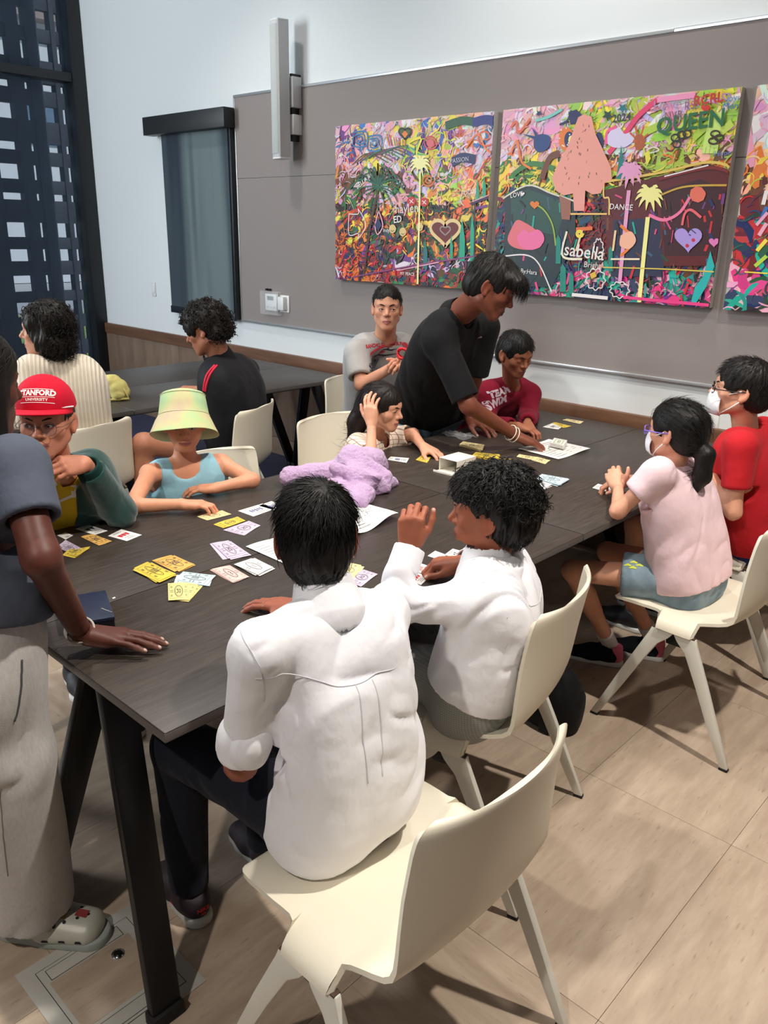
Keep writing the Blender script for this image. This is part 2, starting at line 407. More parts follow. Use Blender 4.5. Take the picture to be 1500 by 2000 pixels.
k = NT('clear_acrylic'); k.set(Base_Color=(.93, .95, .96, 1), Roughness=.05, Alpha=.22, Specular_IOR_Level=.7); M_clear = k.m
th = empty('thermostat', tuple(at(532, 590, y=3.89)), 0, 'white wall thermostat with small grey screen inside a clear lock box', 'thermostat')
p0 = at(522, 573, y=3.89); p1 = at(545, 608, y=3.89)
under(box('housing', (p0[0], 3.868, p1[2]), (p1[0]-.0, 3.892, p0[2]), M_plastic_w, None, .004), th)
under(box('screen', (p0[0]+.025, 3.866, p1[2]+.075), (p1[0]-.035, 3.869, p0[2]-.015), plain('lcd_grey', (122, 140, 138), .2), None, .001), th)
for i in range(3): under(box('button', (p0[0]+.02+.035*i, 3.866, p1[2]+.02), (p0[0]+.04+.035*i, 3.869, p1[2]+.032), plain('button_grey', (200, 202, 204), .4), None, .001), th)
under(box('cover', (p0[0]-.045, 3.852, p1[2]-.03), (p1[0]+.035, 3.893, p0[2]+.02), M_clear, None, .008), th)
for dx in (-.0, .03): under(box('clip', (p0[0]+dx, 3.87, p0[2]+.022), (p0[0]+dx+.018, 3.89, p0[2]+.036), M_black, None, .002), th)
p0 = at(548, 576, y=3.89); p1 = at(566, 611, y=3.89)
ws = empty('wall_sensor', (p0[0], 3.89, p1[2]), 0, 'white plastic wall control box just right of the thermostat', 'wall control')
under(box('back_plate', (p0[0], 3.882, p1[2]), (p1[0], 3.893, p0[2]), M_plastic_w, None, .003), ws)
under(box('housing', (p0[0]+.01, 3.85, p1[2]+.015), (p1[0]-.025, 3.884, p0[2]-.01), M_plastic_w, None, .006), ws)
p0 = at(296, 551, y=3.905); p1 = at(305, 579, y=3.905)
sw = empty('wall_switch', (p0[0], 3.9, p1[2]), 0, 'narrow white light switch plate beside the left window', 'switch')
under(box('plate', (p0[0], 3.9, p1[2]), (p1[0], 3.91, p0[2]), M_plastic_w, None, .002), sw)
under(box('rocker', (p0[0]+.012, 3.896, p1[2]+.03), (p1[0]-.012, 3.902, p0[2]-.03), plain('rocker_white', (238, 238, 238), .35), None, .002), sw)
p0 = at(1388, 832, y=3.905)
so = empty('wall_outlet', tuple(p0), 0, 'white socket with a black plug cord low on the back wall behind the masked boy', 'socket')
under(box('plate', (p0[0]-.035, 3.9, p0[2]-.06), (p0[0]+.035, 3.91, p0[2]+.06), M_plastic_w, None, .002), so)

# ------------------------------------------------------------------ tables
M_top = wood_mat('charcoal_laminate', [(46, 40, 36), (60, 53, 48), (76, 68, 62)], 'Y', 2.2, .42, 16, .03)
M_edge = plain('table_edge', (84, 79, 75), .45)
def table(x0, x1, y0, y1, label, z=.74, group='dark folding tables', legs=True):
    cx, cy = (x0+x1)/2, (y0+y1)/2
    t = empty('table', (cx, cy, 0), 0, label, 'table', group)
    hx, hy = (x1-x0)/2-.0012, (y1-y0)/2-.0012
    box('tabletop', (-hx, -hy, z-.024), (hx, hy, z), M_top, t, .0025)
    box('edge_band', (-hx+.0004, -hy-.0004, z-.0225), (hx+.0006, hy+.0004, z-.003), M_edge, t, .001)
    # beam frame below and folding legs
    for s in (-1, 1):
        bm = bmesh.new(); vs = bm_box(bm, (-.04+s*.036-.013, -hy+.014, z-.098), (-.04+s*.036+.013, hy-.014, z-.026))
        for v in vs:
            if v.co.z < z-.05: v.co.y *= 1-.05/hy
        bm_obj('rail', bm, M_black, t, .003)
    for e in (-1, 1):
        yb = e*(hy-.060)
        box('cross_beam', (-.15, yb-e*.10-.02, z-.06), (.10, yb-e*.10+.02, z-.027), M_black, t, .004)
        for s in (-1, 1):
            a = Vector((s*.036-.04, yb, z-.045)); b = Vector((s*.275-.020, yb+e*.088, .022))
            d = (b-a).normalized(); u = Vector((0, 1, 0)); u = (u-d*u.dot(d)).normalized(); w_ = d.cross(u)
            bm = bmesh.new(); vs = []
            for p, k_ in ((a, 1.0), (b, .86)):
                for (i, j) in ((-1, -1), (1, -1), (1, 1), (-1, 1)): vs.append(bm.verts.new(p+u*i*.041*k_+w_*j*.0135))
            for q in ((0, 1, 5, 4), (1, 2, 6, 5), (2, 3, 7, 6), (3, 0, 4, 7), (3, 2, 1, 0), (4, 5, 6, 7)): bm.faces.new([vs[i] for i in q])
            lg = bm_obj('leg', bm, M_black, t, .005)
            box('foot_cap', (b.x-.020, b.y-.039, 0), (b.x+.020, b.y+.039, .034), plain('foot_rubber', (12, 12, 13), .7), lg, .004)
    return t
table(-1.785, -1.19, .683, 2.234, 'dark wood-top table at the near corner, closest to the camera')
table(-2.38, -1.785, .683, 2.234, 'dark wood-top table in front of the child in the bucket hat')
table(-1.785, -1.19, 2.236, 3.79, 'dark wood-top table in front of the girl in the pink shirt')
table(-2.38, -1.785, 2.236, 3.79, 'dark wood-top table beneath the leaning man in black')
table(-4.39, -3.79, .6, 2.15, 'dark wood-top table beside the woman in the cream sweater', group='dark tables at the back')
table(-4.99, -4.39, .6, 2.15, 'dark wood-top table by the window in front of the woman in cream', group='dark tables at the back')
table(-4.39, -3.79, 2.152, 3.74, 'dark wood-top table with open legs in front of the curly haired man', group='dark tables at the back')
table(-4.99, -4.39, 2.152, 3.74, 'dark wood-top table against the back wall below the roller shade', group='dark tables at the back')

# ------------------------------------------------------------------ chairs
M_shell = plain('cream_shell', (228, 220, 201), .42, nscale=700, nstr=.02)
M_shelledge = plain('cream_shell_edge', (236, 226, 204), .5)
M_legp = plain('cream_metal', (214, 211, 200), .4)
def shell_mesh():
    # centre line (f forward, z up), half width, edge lift forward / up
    P = [(.2455, .432, .165, 0, 0), (.2445, .435, .188, 0, 0), (.2415, .439, .205, 0, 0), (.235, .443, .217, 0, 0), (.225, .447, .225, 0, 0), (.205, .450, .2295, 0, 0), (.17, .453, .232, 0, 0), (.125, .4535, .233, 0, 0), (.098, .4535, .232, 0, 0), (.080, .453, .232, 0, 0), (.071, .4528, .236, 0, 0),
         (.065, .4525, .250, 0, 0), (.058, .4525, .254, 0, 0), (.045, .452, .254, 0, 0), (.0, .4505, .254, 0, 0), (-.045, .450, .254, 0, 0), (-.058, .4505, .254, 0, 0), (-.065, .4505, .250, 0, 0), (-.072, .4508, .235, 0, 0), (-.082, .451, .231, 0, .002), (-.10, .452, .229, 0, .006), (-.13, .455, .227, .0, .012),
         (-.158, .463, .226, .004, .014), (-.183, .480, .225, .012, .012), (-.200, .508, .224, .022, .007), (-.212, .545, .223, .032, .003), (-.222, .60, .222, .040, 0), (-.231, .66, .220, .046, 0), (-.239, .71, .217, .049, 0),
         (-.246, .755, .216, .05, 0), (-.2505, .78, .214, .05, 0), (-.2525, .792, .210, .05, 0), (-.254, .800, .203, .05, 0), (-.2545, .805, .192, .05, 0), (-.2547, .8075, .176, .05, 0)]
    NV = 32
    V = []; F = []
    for f, z, hw, lf, lz in P:
        ear = abs(f) < .0655
        for k in range(-NV//2, NV//2+1):
            v = k/(NV/2); v = math.copysign(1-(1-abs(v))**1.55, v)
            x = v*hw; ff = f; zz = z
            a = abs(v)**2.2
            ff += lf*a; zz += lz*a
            if z < .47: zz -= .010*(1-abs(v)**2)*(1 if f < .2 else .3)
            if ear and abs(v) > .80:   # the ears fold down to the leg frames
                t = (abs(v)-.80)/.20
                x = math.copysign(.80*hw+.058*math.sin(t*PI/2*.95), v); zz -= .042*(1-math.cos(t*PI/2*1.0))+.0*t
            V.append((x, ff, zz))
    n = NV+1
    for i in range(len(P)-1):
        for k in range(NV):
            a = i*n+k; F.append((a, a+1, a+1+n, a+n))
    me = pmesh('seat_shell', V, F)
    bm = bmesh.new(); bm.from_mesh(me)
    bmesh.ops.recalc_face_normals(bm, faces=bm.faces[:])
    r = bmesh.ops.solidify(bm, geom=bm.faces[:], thickness=.0105)
    bmesh.ops.recalc_face_normals(bm, faces=bm.faces[:])
    bm.to_mesh(me); bm.free()
    me.polygons.foreach_set('use_smooth', [True]*len(me.polygons))
    me.set_sharp_from_angle(angle=math.radians(40))
    return me
def make_chair(label, group='cream shell chairs'):
    t = empty('chair', (0, 0, 0), 0, label, 'chair', group)
    o = link('seat_shell', shell_mesh(), M_shell, t)
    b = o.modifiers.new('round', 'BEVEL'); b.width = .003; b.segments = 2; b.limit_method = 'ANGLE'; b.angle_limit = .7
    for s in (-1, 1):
        for e in (-1, 1):
            # each half of an inverted-V side frame, a flat tapering blade
            sec = [((.2555, .036, .411), .039, .0080), ((.2570, .0495, .385), .0345, .0088), ((.2590, .0725, .355), .0250, .0098), ((.2645, .124, .25), .0212, .0104), ((.270, .179, .13), .0180, .0102), ((.275, .2365, .008), .0135, .009)]
            bm = bmesh.new(); rings = []
            for (x, f, z), hf, hx in sec:
                rings.append([bm.verts.new((s*x+dx*hx, e*f+df*hf, z+dz)) for dx, df, dz in ((-1, -1, 0), (1, -1, 0), (1, 1, 0), (-1, 1, 0))])
            for a, b_ in zip(rings[:-1], rings[1:]):
                for i in range(4): bm.faces.new((a[i], a[(i+1) % 4], b_[(i+1) % 4], b_[i]))
            bm.faces.new(rings[0]); bm.faces.new(rings[-1][::-1])
            lg = bm_obj('leg', bm, M_legp, t, .004)
            box('foot_cap', (s*.275-.0095, e*.2365-.0145, 0), (s*.275+.0095, e*.2365+.0145, .009), plain('foot_rubber', (12, 12, 13), .7), lg, .002)
        box('joint_strip', (s*.2555-.0082, -.073, .4085), (s*.2555+.0082, .073, .4125), plain('joint_dark', (70, 50, 40), .6), t)
        box('stacking_bumper', (s*.232-.012, -.03, .355), (s*.232+.012, .03, .40), M_black, t, .005)
        box('side_bracket', (s*.225-.03, -.025, .40), (s*.225+.026, .025, .428), M_legp, t, .004)
    box('under_beam', (-.2, -.02, .405), (.2, .02, .43), M_black, t, .004)
    return t
def rot_f(fx, fy): return math.atan2(-fx, fy)   # local +Y (forward) to the world direction
CH = {}
ch0 = make_chair('cream chair nearest the camera, under the boy with dark trousers')
def put_chair(key, x, y, fx, fy, label, first=False):
    c = ch0 if first else copy_tree(ch0, label)
    c.location = (x, y, 0); c.rotation_euler = (0, 0, rot_f(fx, fy)); CH[key] = c
put_chair('c1', -.825, .975, -1, -.0, '', True)
put_chair('c2', -1.135, 1.64, -.975, -.23, 'cream chair under the boy in grey checked trousers')
put_chair('c3', -.93, 2.69, -1, .0, 'cream chair under the girl in the pink shirt')
put_chair('c4', -1.03, 3.40, -1, .02, 'cream chair under the boy in the red shirt')
put_chair('hat', -2.42, 1.78, 1, -.1, 'cream chair under the child in the bucket hat')
put_chair('plaid', -2.60, 2.62, .99, -.1, 'cream chair under the girl in the checked blouse')
put_chair('guy', -3.42, 2.43, -.88, -.42, 'cream chair under the man in the black jacket')
put_chair('grey', -3.36, 3.50, 1, -.05, 'cream chair under the young man in the grey T-shirt')
put_chair('maroon', -2.72, 3.32, 1, 0, 'cream chair behind the leaning man, under the boy in maroon')
put_chair('woman', -3.585, 1.68, -.98, -.2, 'cream chair under the woman in the cream sweater')
# ------------------------------------------------------------------ people: smooth distance fields meshed into one surface
A3 = lambda *p: np.array(p, np.float32)
def nrm(v): v = np.asarray(v, float); return v/(np.linalg.norm(v)+1e-12)
def lerp(a, b, t): return np.asarray(a, float)*(1-t)+np.asarray(b, float)*t
class Field:
    def __init__(s): s.P = []
    def cap(s, a, b, ra, rb=None, k=.02, op=1):
        a = np.asarray(a, float); b = np.asarray(b, float); rb = ra if rb is None else rb
        r = max(ra, rb); lo = np.minimum(a, b)-r; hi = np.maximum(a, b)+r
        d = b-a; dd = float(d@d)+1e-12
        def fn(X, Y, Z):
            px, py, pz = X-a[0], Y-a[1], Z-a[2]
            t = np.clip((px*d[0]+py*d[1]+pz*d[2])/dd, 0, 1)
            return np.sqrt((px-t*d[0])**2+(py-t*d[1])**2+(pz-t*d[2])**2)-(ra+(rb-ra)*t)
        s.P.append((fn, lo, hi, k, op)); return s
    def ell(s, c, r, k=.02, M=None, op=1):
        c = np.asarray(c, float); r = np.asarray(r, float)*np.ones(3); R = r.max()
        lo, hi = (c-r, c+r) if M is None else (c-R, c+R)
        def fn(X, Y, Z):
            x, y, z = X-c[0], Y-c[1], Z-c[2]
            if M is not None: x, y, z = (M[0, 0]*x+M[1, 0]*y+M[2, 0]*z, M[0, 1]*x+M[1, 1]*y+M[2, 1]*z, M[0, 2]*x+M[1, 2]*y+M[2, 2]*z)
            k0 = np.sqrt((x/r[0])**2+(y/r[1])**2+(z/r[2])**2)+1e-6
            k1 = np.sqrt((x/r[0]**2)**2+(y/r[1]**2)**2+(z/r[2]**2)**2)+1e-6
            return k0*(k0-1)/k1
        s.P.append((fn, lo, hi, k, op)); return s
    def half(s, p, n, k=.004):
        """keep only the side that n points away from (cuts the surface by a plane)"""
        p = np.asarray(p, float); n = nrm(n)
        def fn(X, Y, Z): return (X-p[0])*n[0]+(Y-p[1])*n[1]+(Z-p[2])*n[2]
        s.P.append((fn, None, None, k, 0)); return s
    def copy(s): f = Field(); f.P = list(s.P); return f
    def bounds(s):
        L = [p for p in s.P if p[4] == 1]
        return np.min([p[1] for p in L], 0), np.max([p[2] for p in L], 0)
    def grid(s, h, lo=None, hi=None):
        l, u = s.bounds(); lo = l-2*h if lo is None else np.maximum(lo, l-2*h); hi = u+2*h if hi is None else np.minimum(hi, u+2*h)
        n = np.maximum(2, np.ceil((hi-lo)/h).astype(int)+1)
        ax = [(lo[i]+h*np.arange(n[i])).astype(np.float32) for i in range(3)]
        BIG = .06; acc = np.full(n, BIG, np.float32)
        for fn, l, u, k, op in s.P:
            if l is None: sl = [slice(0, m) for m in n]
            else:
                pad = k+2*h
                i0 = np.clip(np.floor((l-pad-lo)/h).astype(int), 0, n); i1 = np.clip(np.ceil((u+pad-lo)/h).astype(int)+1, 0, n)
                if np.any(i1 <= i0): continue
                sl = [slice(i0[i], i1[i]) for i in range(3)]
            X, Y, Z = ax[0][sl[0]][:, None, None], ax[1][sl[1]][None, :, None], ax[2][sl[2]][None, None, :]
            d = fn(X, Y, Z).astype(np.float32); a = acc[tuple(sl)]
            if op == 1: q = np.maximum(k-np.abs(a-d), 0)/k if k > 0 else 0; acc[tuple(sl)] = np.minimum(a, d)-q*q*k*.25
            else:
                d2 = d if op == 0 else -d
                q = np.maximum(k-np.abs(a-d2), 0)/k if k > 0 else 0; acc[tuple(sl)] = np.maximum(a, d2)+q*q*k*.25
        return acc, lo
    def val(s, P):
        P = np.asarray(P, np.float32); X, Y, Z = P[:, 0], P[:, 1], P[:, 2]
        a = np.full(len(P), .06, np.float32)
        for fn, l, u, k, op in s.P:
            d = fn(X, Y, Z)
            if op == 1: q = np.maximum(k-np.abs(a-d), 0)/max(k, 1e-6); a = np.minimum(a, d)-q*q*k*.25
            else:
                d2 = d if op == 0 else -d
                q = np.maximum(k-np.abs(a-d2), 0)/max(k, 1e-6); a = np.maximum(a, d2)+q*q*k*.25
        return a
    def mesh(s, h, lo=None, hi=None, adapt=0.0):
        acc, o = s.grid(h, lo, hi)
        acc[0], acc[-1] = .06, .06; acc[:, 0], acc[:, -1] = .06, .06; acc[:, :, 0], acc[:, :, -1] = .06, .06
        g = vdb.FloatGrid(.06); np.clip(acc, -.06, .06, out=acc); g.copyFromArray(acc, tolerance=1e-4)
        pts, tris, quads = g.convertToPolygons(isovalue=0.0, adaptivity=adapt)
        V = pts.astype(np.float64)*h+o
        F = [tris.astype(np.int64), quads.astype(np.int64)]
        return V, F
def vnormals(V, F):
    N = np.zeros_like(V)
    for f in F:
        if len(f) == 0: continue
        if f.shape[1] == 4: n = np.cross(V[f[:, 2]]-V[f[:, 0]], V[f[:, 3]]-V[f[:, 1]])
        else: n = np.cross(V[f[:, 1]]-V[f[:, 0]], V[f[:, 2]]-V[f[:, 0]])
        for c in range(f.shape[1]):
            for a in range(3): N[:, a] += np.bincount(f[:, c], n[:, a], len(V))
    return N/(np.linalg.norm(N, axis=1, keepdims=True)+1e-12)
def keep_faces(V, F, mask):
    """drop faces with no vertex in the mask and unused vertices"""
    F2 = [f[mask[f].all(1)] if len(f) else f for f in F]
    used = np.zeros(len(V), bool)
    for f in F2: used[f.ravel()] = True
    idx = np.cumsum(used)-1
    return V[used], [idx[f] for f in F2], used
def merge(parts):
    V = []; T = []; Q = []; C = []; k = 0
    for v, F, c in parts:
        V.append(v); C.append(c); k0 = k
        if len(F[0]): T.append(F[0]+k0)
        if len(F[1]): Q.append(F[1]+k0)
        k += len(v)
    return np.concatenate(V), [np.concatenate(T) if T else np.zeros((0, 3), int), np.concatenate(Q) if Q else np.zeros((0, 4), int)], (np.concatenate(C) if C[0] is not None else None)
def mesh_from(name, V, F, col=None, smooth=True):
    me = bpy.data.meshes.new(name); T, Q = F
    nl = T.size+Q.size; npoly = len(T)+len(Q)
    me.vertices.add(len(V)); me.vertices.foreach_set('co', np.ascontiguousarray(V, np.float32).ravel())
    me.loops.add(nl); me.loops.foreach_set('vertex_index', np.concatenate([T.ravel(), Q.ravel()]).astype(np.int32))
    me.polygons.add(npoly)
    st = np.concatenate([np.arange(len(T))*3, T.size+np.arange(len(Q))*4]).astype(np.int32); me.polygons.foreach_set('loop_start', st)
    try: me.polygons.foreach_set('loop_total', np.concatenate([np.full(len(T), 3), np.full(len(Q), 4)]).astype(np.int32))
    except Exception: pass
    if smooth: me.polygons.foreach_set('use_smooth', np.ones(npoly, bool))
    me.update(calc_edges=True); me.validate()
    if col is not None:
        at_ = me.color_attributes.new('Col', 'FLOAT_COLOR', 'POINT')
        at_.data.foreach_set('color', np.concatenate([col, np.ones((len(col), 1))], 1).astype(np.float32).ravel())
    return me
# cheap smooth 3-d noise on vertices
_T = np.random.RandomState(5).rand(64, 64, 64).astype(np.float32)*2-1
def vnoise(P):
    i = np.floor(P).astype(int); f = P-i; f = f*f*(3-2*f); i &= 63; j = (i+1) & 63
    x, y, z = f[:, 0], f[:, 1], f[:, 2]
    L = lambda a, b, c: _T[a[:, 0], b[:, 1], c[:, 2]]
    c00 = L(i, i, i)*(1-x)+L(j, i, i)*x; c10 = L(i, j, i)*(1-x)+L(j, j, i)*x
    c01 = L(i, i, j)*(1-x)+L(j, i, j)*x; c11 = L(i, j, j)*(1-x)+L(j, j, j)*x
    return (c00*(1-y)+c10*y)*(1-z)+(c01*(1-y)+c11*y)*z
def wrinkle(V, N, amp, freq=7.0, seed=0, axis=None, stretch=2.2):
    """cloth: soft swells and, here and there, sharper creases that run along an axis"""
    P = V*freq*.62+seed*7.3
    if axis is not None:
        a = nrm(axis); al = (P@a)[:, None]*a; P = (P-al)*1.35+al/stretch
    w = P+.7*np.stack([vnoise(P*.9+3), vnoise(P*.9+9), vnoise(P*.9+17)], 1)
    r = np.maximum(0, 1-np.abs(vnoise(w))*3.2)**1.5; r2 = np.maximum(0, 1-np.abs(vnoise(w*1.9+5))*3.0)**1.5
    m = np.clip(vnoise(V*freq*.5+seed*3.1+11)*1.6+.45, 0, 1); m2 = np.clip(vnoise(V*freq*.8+seed*1.7+31)*1.8+.2, 0, 1)
    d = amp*(.95*r*m+.55*r2*m2-.2+.9*vnoise(P*.42+2)+.3*vnoise(P*1.0+8))
    return V-N*d[:, None]
def smooth01(x): x = np.clip(x, 0, 1); return x*x*(3-2*x)

def seg_dist(P, a, b):
    a = np.asarray(a, float); d = np.asarray(b, float)-a; t = np.clip(((P-a)@d)/(d@d+1e-12), 0, 1)
    return np.linalg.norm(P-a-t[:, None]*d, axis=1)

M_skin = vcol('skin', .48, .35, .12, 900, .06)
M_haird = {}
def hair_mat(name, c, rough=.5):
    if name not in M_haird:
        k = NT(name); v = k.coords(); n = k.noise(k.coords((90, 90, 90)), 2, 3); c = np.array(s2l(c))
        k.set(Base_Color=k.mix(n, tuple(c*.5)+(1,), tuple(c*1.2)+(1,)), Roughness=rough, Specular_IOR_Level=.28)
        M_haird[name] = k.m
    return M_haird[name]
M_eye = vcol('eye', .12, .6)

# ---------------- head in its own frame: x to the person's right, y forward, z up; origin between the ears
def head_field(o):
    s = o.get('hs', 1.0); c = o.get('child', 0.0); f = Field(); fem = o.get('fem', 0)
    jz = 1-.13*c; jw = (1-.10*c)*(1-.06*fem)
    f.ell((0, -.015, .032), (.0745, .093, .082), .02)
    f.ell((0, .024, .044), (.062, .062, .056), .03)
    f.ell((0, .030, -.025*jz), (.0585*jw+.002*c, .055, .068*jz), .03)
    for x in (-1, 1):
        f.cap((x*.050*jw, -.004, -.050*jz), (x*.017, .060, -.089*jz), .019, .016, .03)
        f.ell((x*.040, .054, -.014), (.022, .020, .019+.003*c), .02)
    f.ell((0, .068, -.091*jz), (.019, .017, .016), .02)
    f.ell((0, .068, -.055*jz), (.028, .024, .024), .02)
    for x in (-1, 1):
        f.cap((x*.012, .081, .027), (x*.044, .067, .027), .0095, .008, .018)
        f.ell((x*.0305, .098, .006), (.0185, .017, .0125), .014, op=-1)
    nl = o.get('nose', 1.0)
    f.cap((0, .0815, .014), (0, .092+.011*nl, -.020*(1-.1*c)), .0072, .0108-.001*c, .012)
    for x in (-1, 1):
        f.ell((x*.0115, .0895, -.026*(1-.1*c)), (.0078, .0085, .0068), .008)
    op_ = o.get('open', 1.0)
    for x in (-1, 1):
        f.ell((x*.0305, .0725, .005), (.0155, .0135, .0128), .005)
        f.ell((x*.0305, .0905, .0045-.0015*(1-op_)), (.0128, .0125, .0048*op_+.0002), .0012, op=-1)
    lz = -.058*jz
    for x in (-1, 1):
        f.cap((x*.0205, .0815, lz-.002), (x*.0045, .0905, lz+.0030), .0038, .0056, .004)
    f.cap((-.0045, .0905, lz+.003), (.0045, .0905, lz+.003), .0054, .0054, .003)
    f.cap((-.016, .0830, lz-.0065), (0, .0895, lz-.0085), .0042, .0066, .004); f.cap((.016, .0830, lz-.0065), (0, .0895, lz-.0085), .0042, .0066, .004)
    f.cap((-.021, .0905, lz-.0022), (0, .0985, lz-.0018), .0012, .0012, .0035, op=-1); f.cap((.021, .0905, lz-.0022), (0, .0985, lz-.0018), .0012, .0012, .0035, op=-1)
    es = o.get('ear', 1.0)
    for x in (-1, 1):
        a = math.radians(24*x); ca, sa = math.cos(a), math.sin(a)
        M = np.array([[ca, -sa, 0], [sa, ca, 0], [0, 0, 1.0]])
        cx = x*(.0765+.004*(es-1)*10*0)
        f.ell((cx, -.012, .002), (.0078, .019*es, .031*es), .007, M)
        f.ell((cx, -.004, -.024*es), (.007, .0095*es, .011*es), .006)
        f.ell((cx+x*.0085, -.010, .006), (.0062, .0105*es, .019*es), .004, M, op=-1)
    f.P = [(fn, l, u, k, q) for fn, l, u, k, q in f.P]
    return f
def scale_field(f, s):
    """field of the head scaled by s (still in the local frame)"""
    g = Field()
    for fn, l, u, k, op in f.P:
        g.P.append(((lambda F_: (lambda X, Y, Z: s*F_(X/s, Y/s, Z/s)))(fn), None if l is None else l*s, None if u is None else u*s, k*s, op))
    return g
def head_colors(P, o, skin, lip):
    """P local unscaled head coords"""
    c = o.get('child', 0.0); jz = 1-.13*c; lz = -.058*jz
    C = np.tile(np.array(skin), (len(P), 1))
    front = P[:, 1] > .045
    nz = vnoise(P*38+4)*.04+vnoise(P*90)*.02; C *= (1+nz)[:, None]
    def blend(mask, col): 
        C[:] = C*(1-mask[:, None])+np.array(col)*mask[:, None]
    red = np.array(skin)*np.array([1.06, .80, .78])
    d = np.minimum(np.linalg.norm(P-A3(.042, .068, -.022), axis=1), np.linalg.norm(P-A3(-.042, .068, -.022), axis=1)); blend(.35*smooth01(1-d/.028), red)
    d = np.linalg.norm(P-A3(0, .103, -.022), axis=1); blend(.4*smooth01(1-d/.016), red)
    ear = smooth01((np.abs(P[:, 0])-.074)/.006)*(np.abs(P[:, 2]) < .05); blend(.45*ear, red)
    dl = np.minimum.reduce([seg_dist(P, (x*.019, .086, lz-.0015), (0, .096, lz+.0015)) for x in (-1, 1)]+[seg_dist(P, (x*.016, .085, lz-.0065), (0, .096, lz-.0085)) for x in (-1, 1)])
    blend(smooth01(1.6-dl/.0052)*front, lip)
    dc = np.minimum.reduce([seg_dist(P, (x*.022, .0865, lz-.0024), (0, .0950, lz-.0020)) for x in (-1, 1)]); blend(.8*smooth01(1.5-dc/.0026)*front, np.array(lip)*.35)  # mouth line: shade of the crease put into the lip colour
    dn = np.minimum.reduce([np.linalg.norm(P-A3(x*.0065, .096, -.0325*(1-.1*c)), axis=1) for x in (-1, 1)]); blend(.75*smooth01(1.5-dn/.0042), np.array(skin)*.28)  # nostrils: shade of the recess painted dark, no opening modelled
    op_ = o.get('open', 1.0)
    for x in (-1, 1):
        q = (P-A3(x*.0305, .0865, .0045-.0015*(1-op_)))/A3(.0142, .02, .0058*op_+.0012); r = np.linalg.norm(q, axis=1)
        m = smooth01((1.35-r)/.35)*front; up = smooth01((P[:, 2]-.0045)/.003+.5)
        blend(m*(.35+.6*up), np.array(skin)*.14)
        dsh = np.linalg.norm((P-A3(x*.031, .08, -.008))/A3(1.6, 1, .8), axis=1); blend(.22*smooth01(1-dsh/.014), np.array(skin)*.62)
    st = o.get('stubble', 0)
    if st:
        m = st*smooth01(1-np.linalg.norm((P-A3(0, .088, lz+.012))/A3(2.6, 1.2, .9), axis=1)/.011); blend(m, np.array(skin)*.35)
    return np.clip(C, 0, 1)

# ---------------- hands; x along the fingers, z back of the hand, y towards the thumb of a right hand
def hand_field(side, curl=(.35, .45, .3), spread=.06, thumb=(.0, .25), per=None, scale=1.0):
    f = Field(); s = side
    mcp = [(.088, .026, .0), (.092, .006, .003), (.087, -.0125, .001), (.078, -.0295, -.003)]
    ln = [(.043, .025, .021), (.047, .029, .022), (.043, .027, .021), (.034, .020, .018)]
    rd = [(.0094, .0088, .0082, .0068), (.0095, .009, .0083, .0068), (.0092, .0086, .0079, .0066), (.0082, .0076, .007, .006)]
    tips = []
    for i, (m, l, r) in enumerate(zip(mcp, ln, rd)):
        m = np.array(m)*[1, s, 1]
        f.cap((.012, s*m[1]*s*.42, .0), m, .0165, .0112, .013)
    f.cap((.02, s*.017, -.008), (.056, s*.033, -.012), .0165, .012, .014)
    f.cap((.02, -s*.02, -.006), (.06, -s*.026, -.008), .014, .011, .014)
    for i, (m, l, r) in enumerate(zip(mcp, ln, rd)):
        cu = per[i] if per else curl
        p = np.array(m)*[1, s, 1]; a = 0; yaw = s*spread*(1.5-i)*1.0
        q = p-np.array([.012, 0, 0]); f.cap(q, p, r[0], r[0], .004)
        for j in range(3):
            a += cu[j]
            d = np.array([math.cos(a)*math.cos(yaw), math.cos(a)*math.sin(yaw), -math.sin(a)])
            q = p+d*l[j]; f.cap(p, q, r[j], r[j+1], .0035 if j else .005); p = q
        tips.append((p, d, np.array([math.sin(a), 0, math.cos(a)]), r[3]))
    ab, opn = thumb
    base = np.array([.024, s*.022, -.009]); p = base
    yaw = s*(.75+ab); pit = -opn
    for j, (l, ra, rb) in enumerate(((.042, .0145, .0118), (.031, .0112, .0102), (.026, .0100, .0078))):
        y_ = yaw-s*.28*j; d = np.array([math.cos(y_)*math.cos(pit), math.sin(y_)*math.cos(pit), math.sin(pit)])
        q = p+d*l; f.cap(p, q, ra, rb, .010 if j == 0 else .004); p = q
    tips.append((p, d, nrm(np.cross(np.cross(d, (0, 0, 1)), d)+np.array([0, s*.5, 0])), .0078))
    return f, tips

def frame_xz(x, z):
    x = nrm(x); z = np.asarray(z, float); z = nrm(z-x*(z@x)); y = np.cross(z, x); return np.stack([x, y, z], 1)   # columns
def frame_yz(y, z=(0, 0, 1)):
    y = nrm(y); z = np.asarray(z, float); z = nrm(z-y*(z@y)); x = np.cross(y, z); return np.stack([x, y, z], 1)

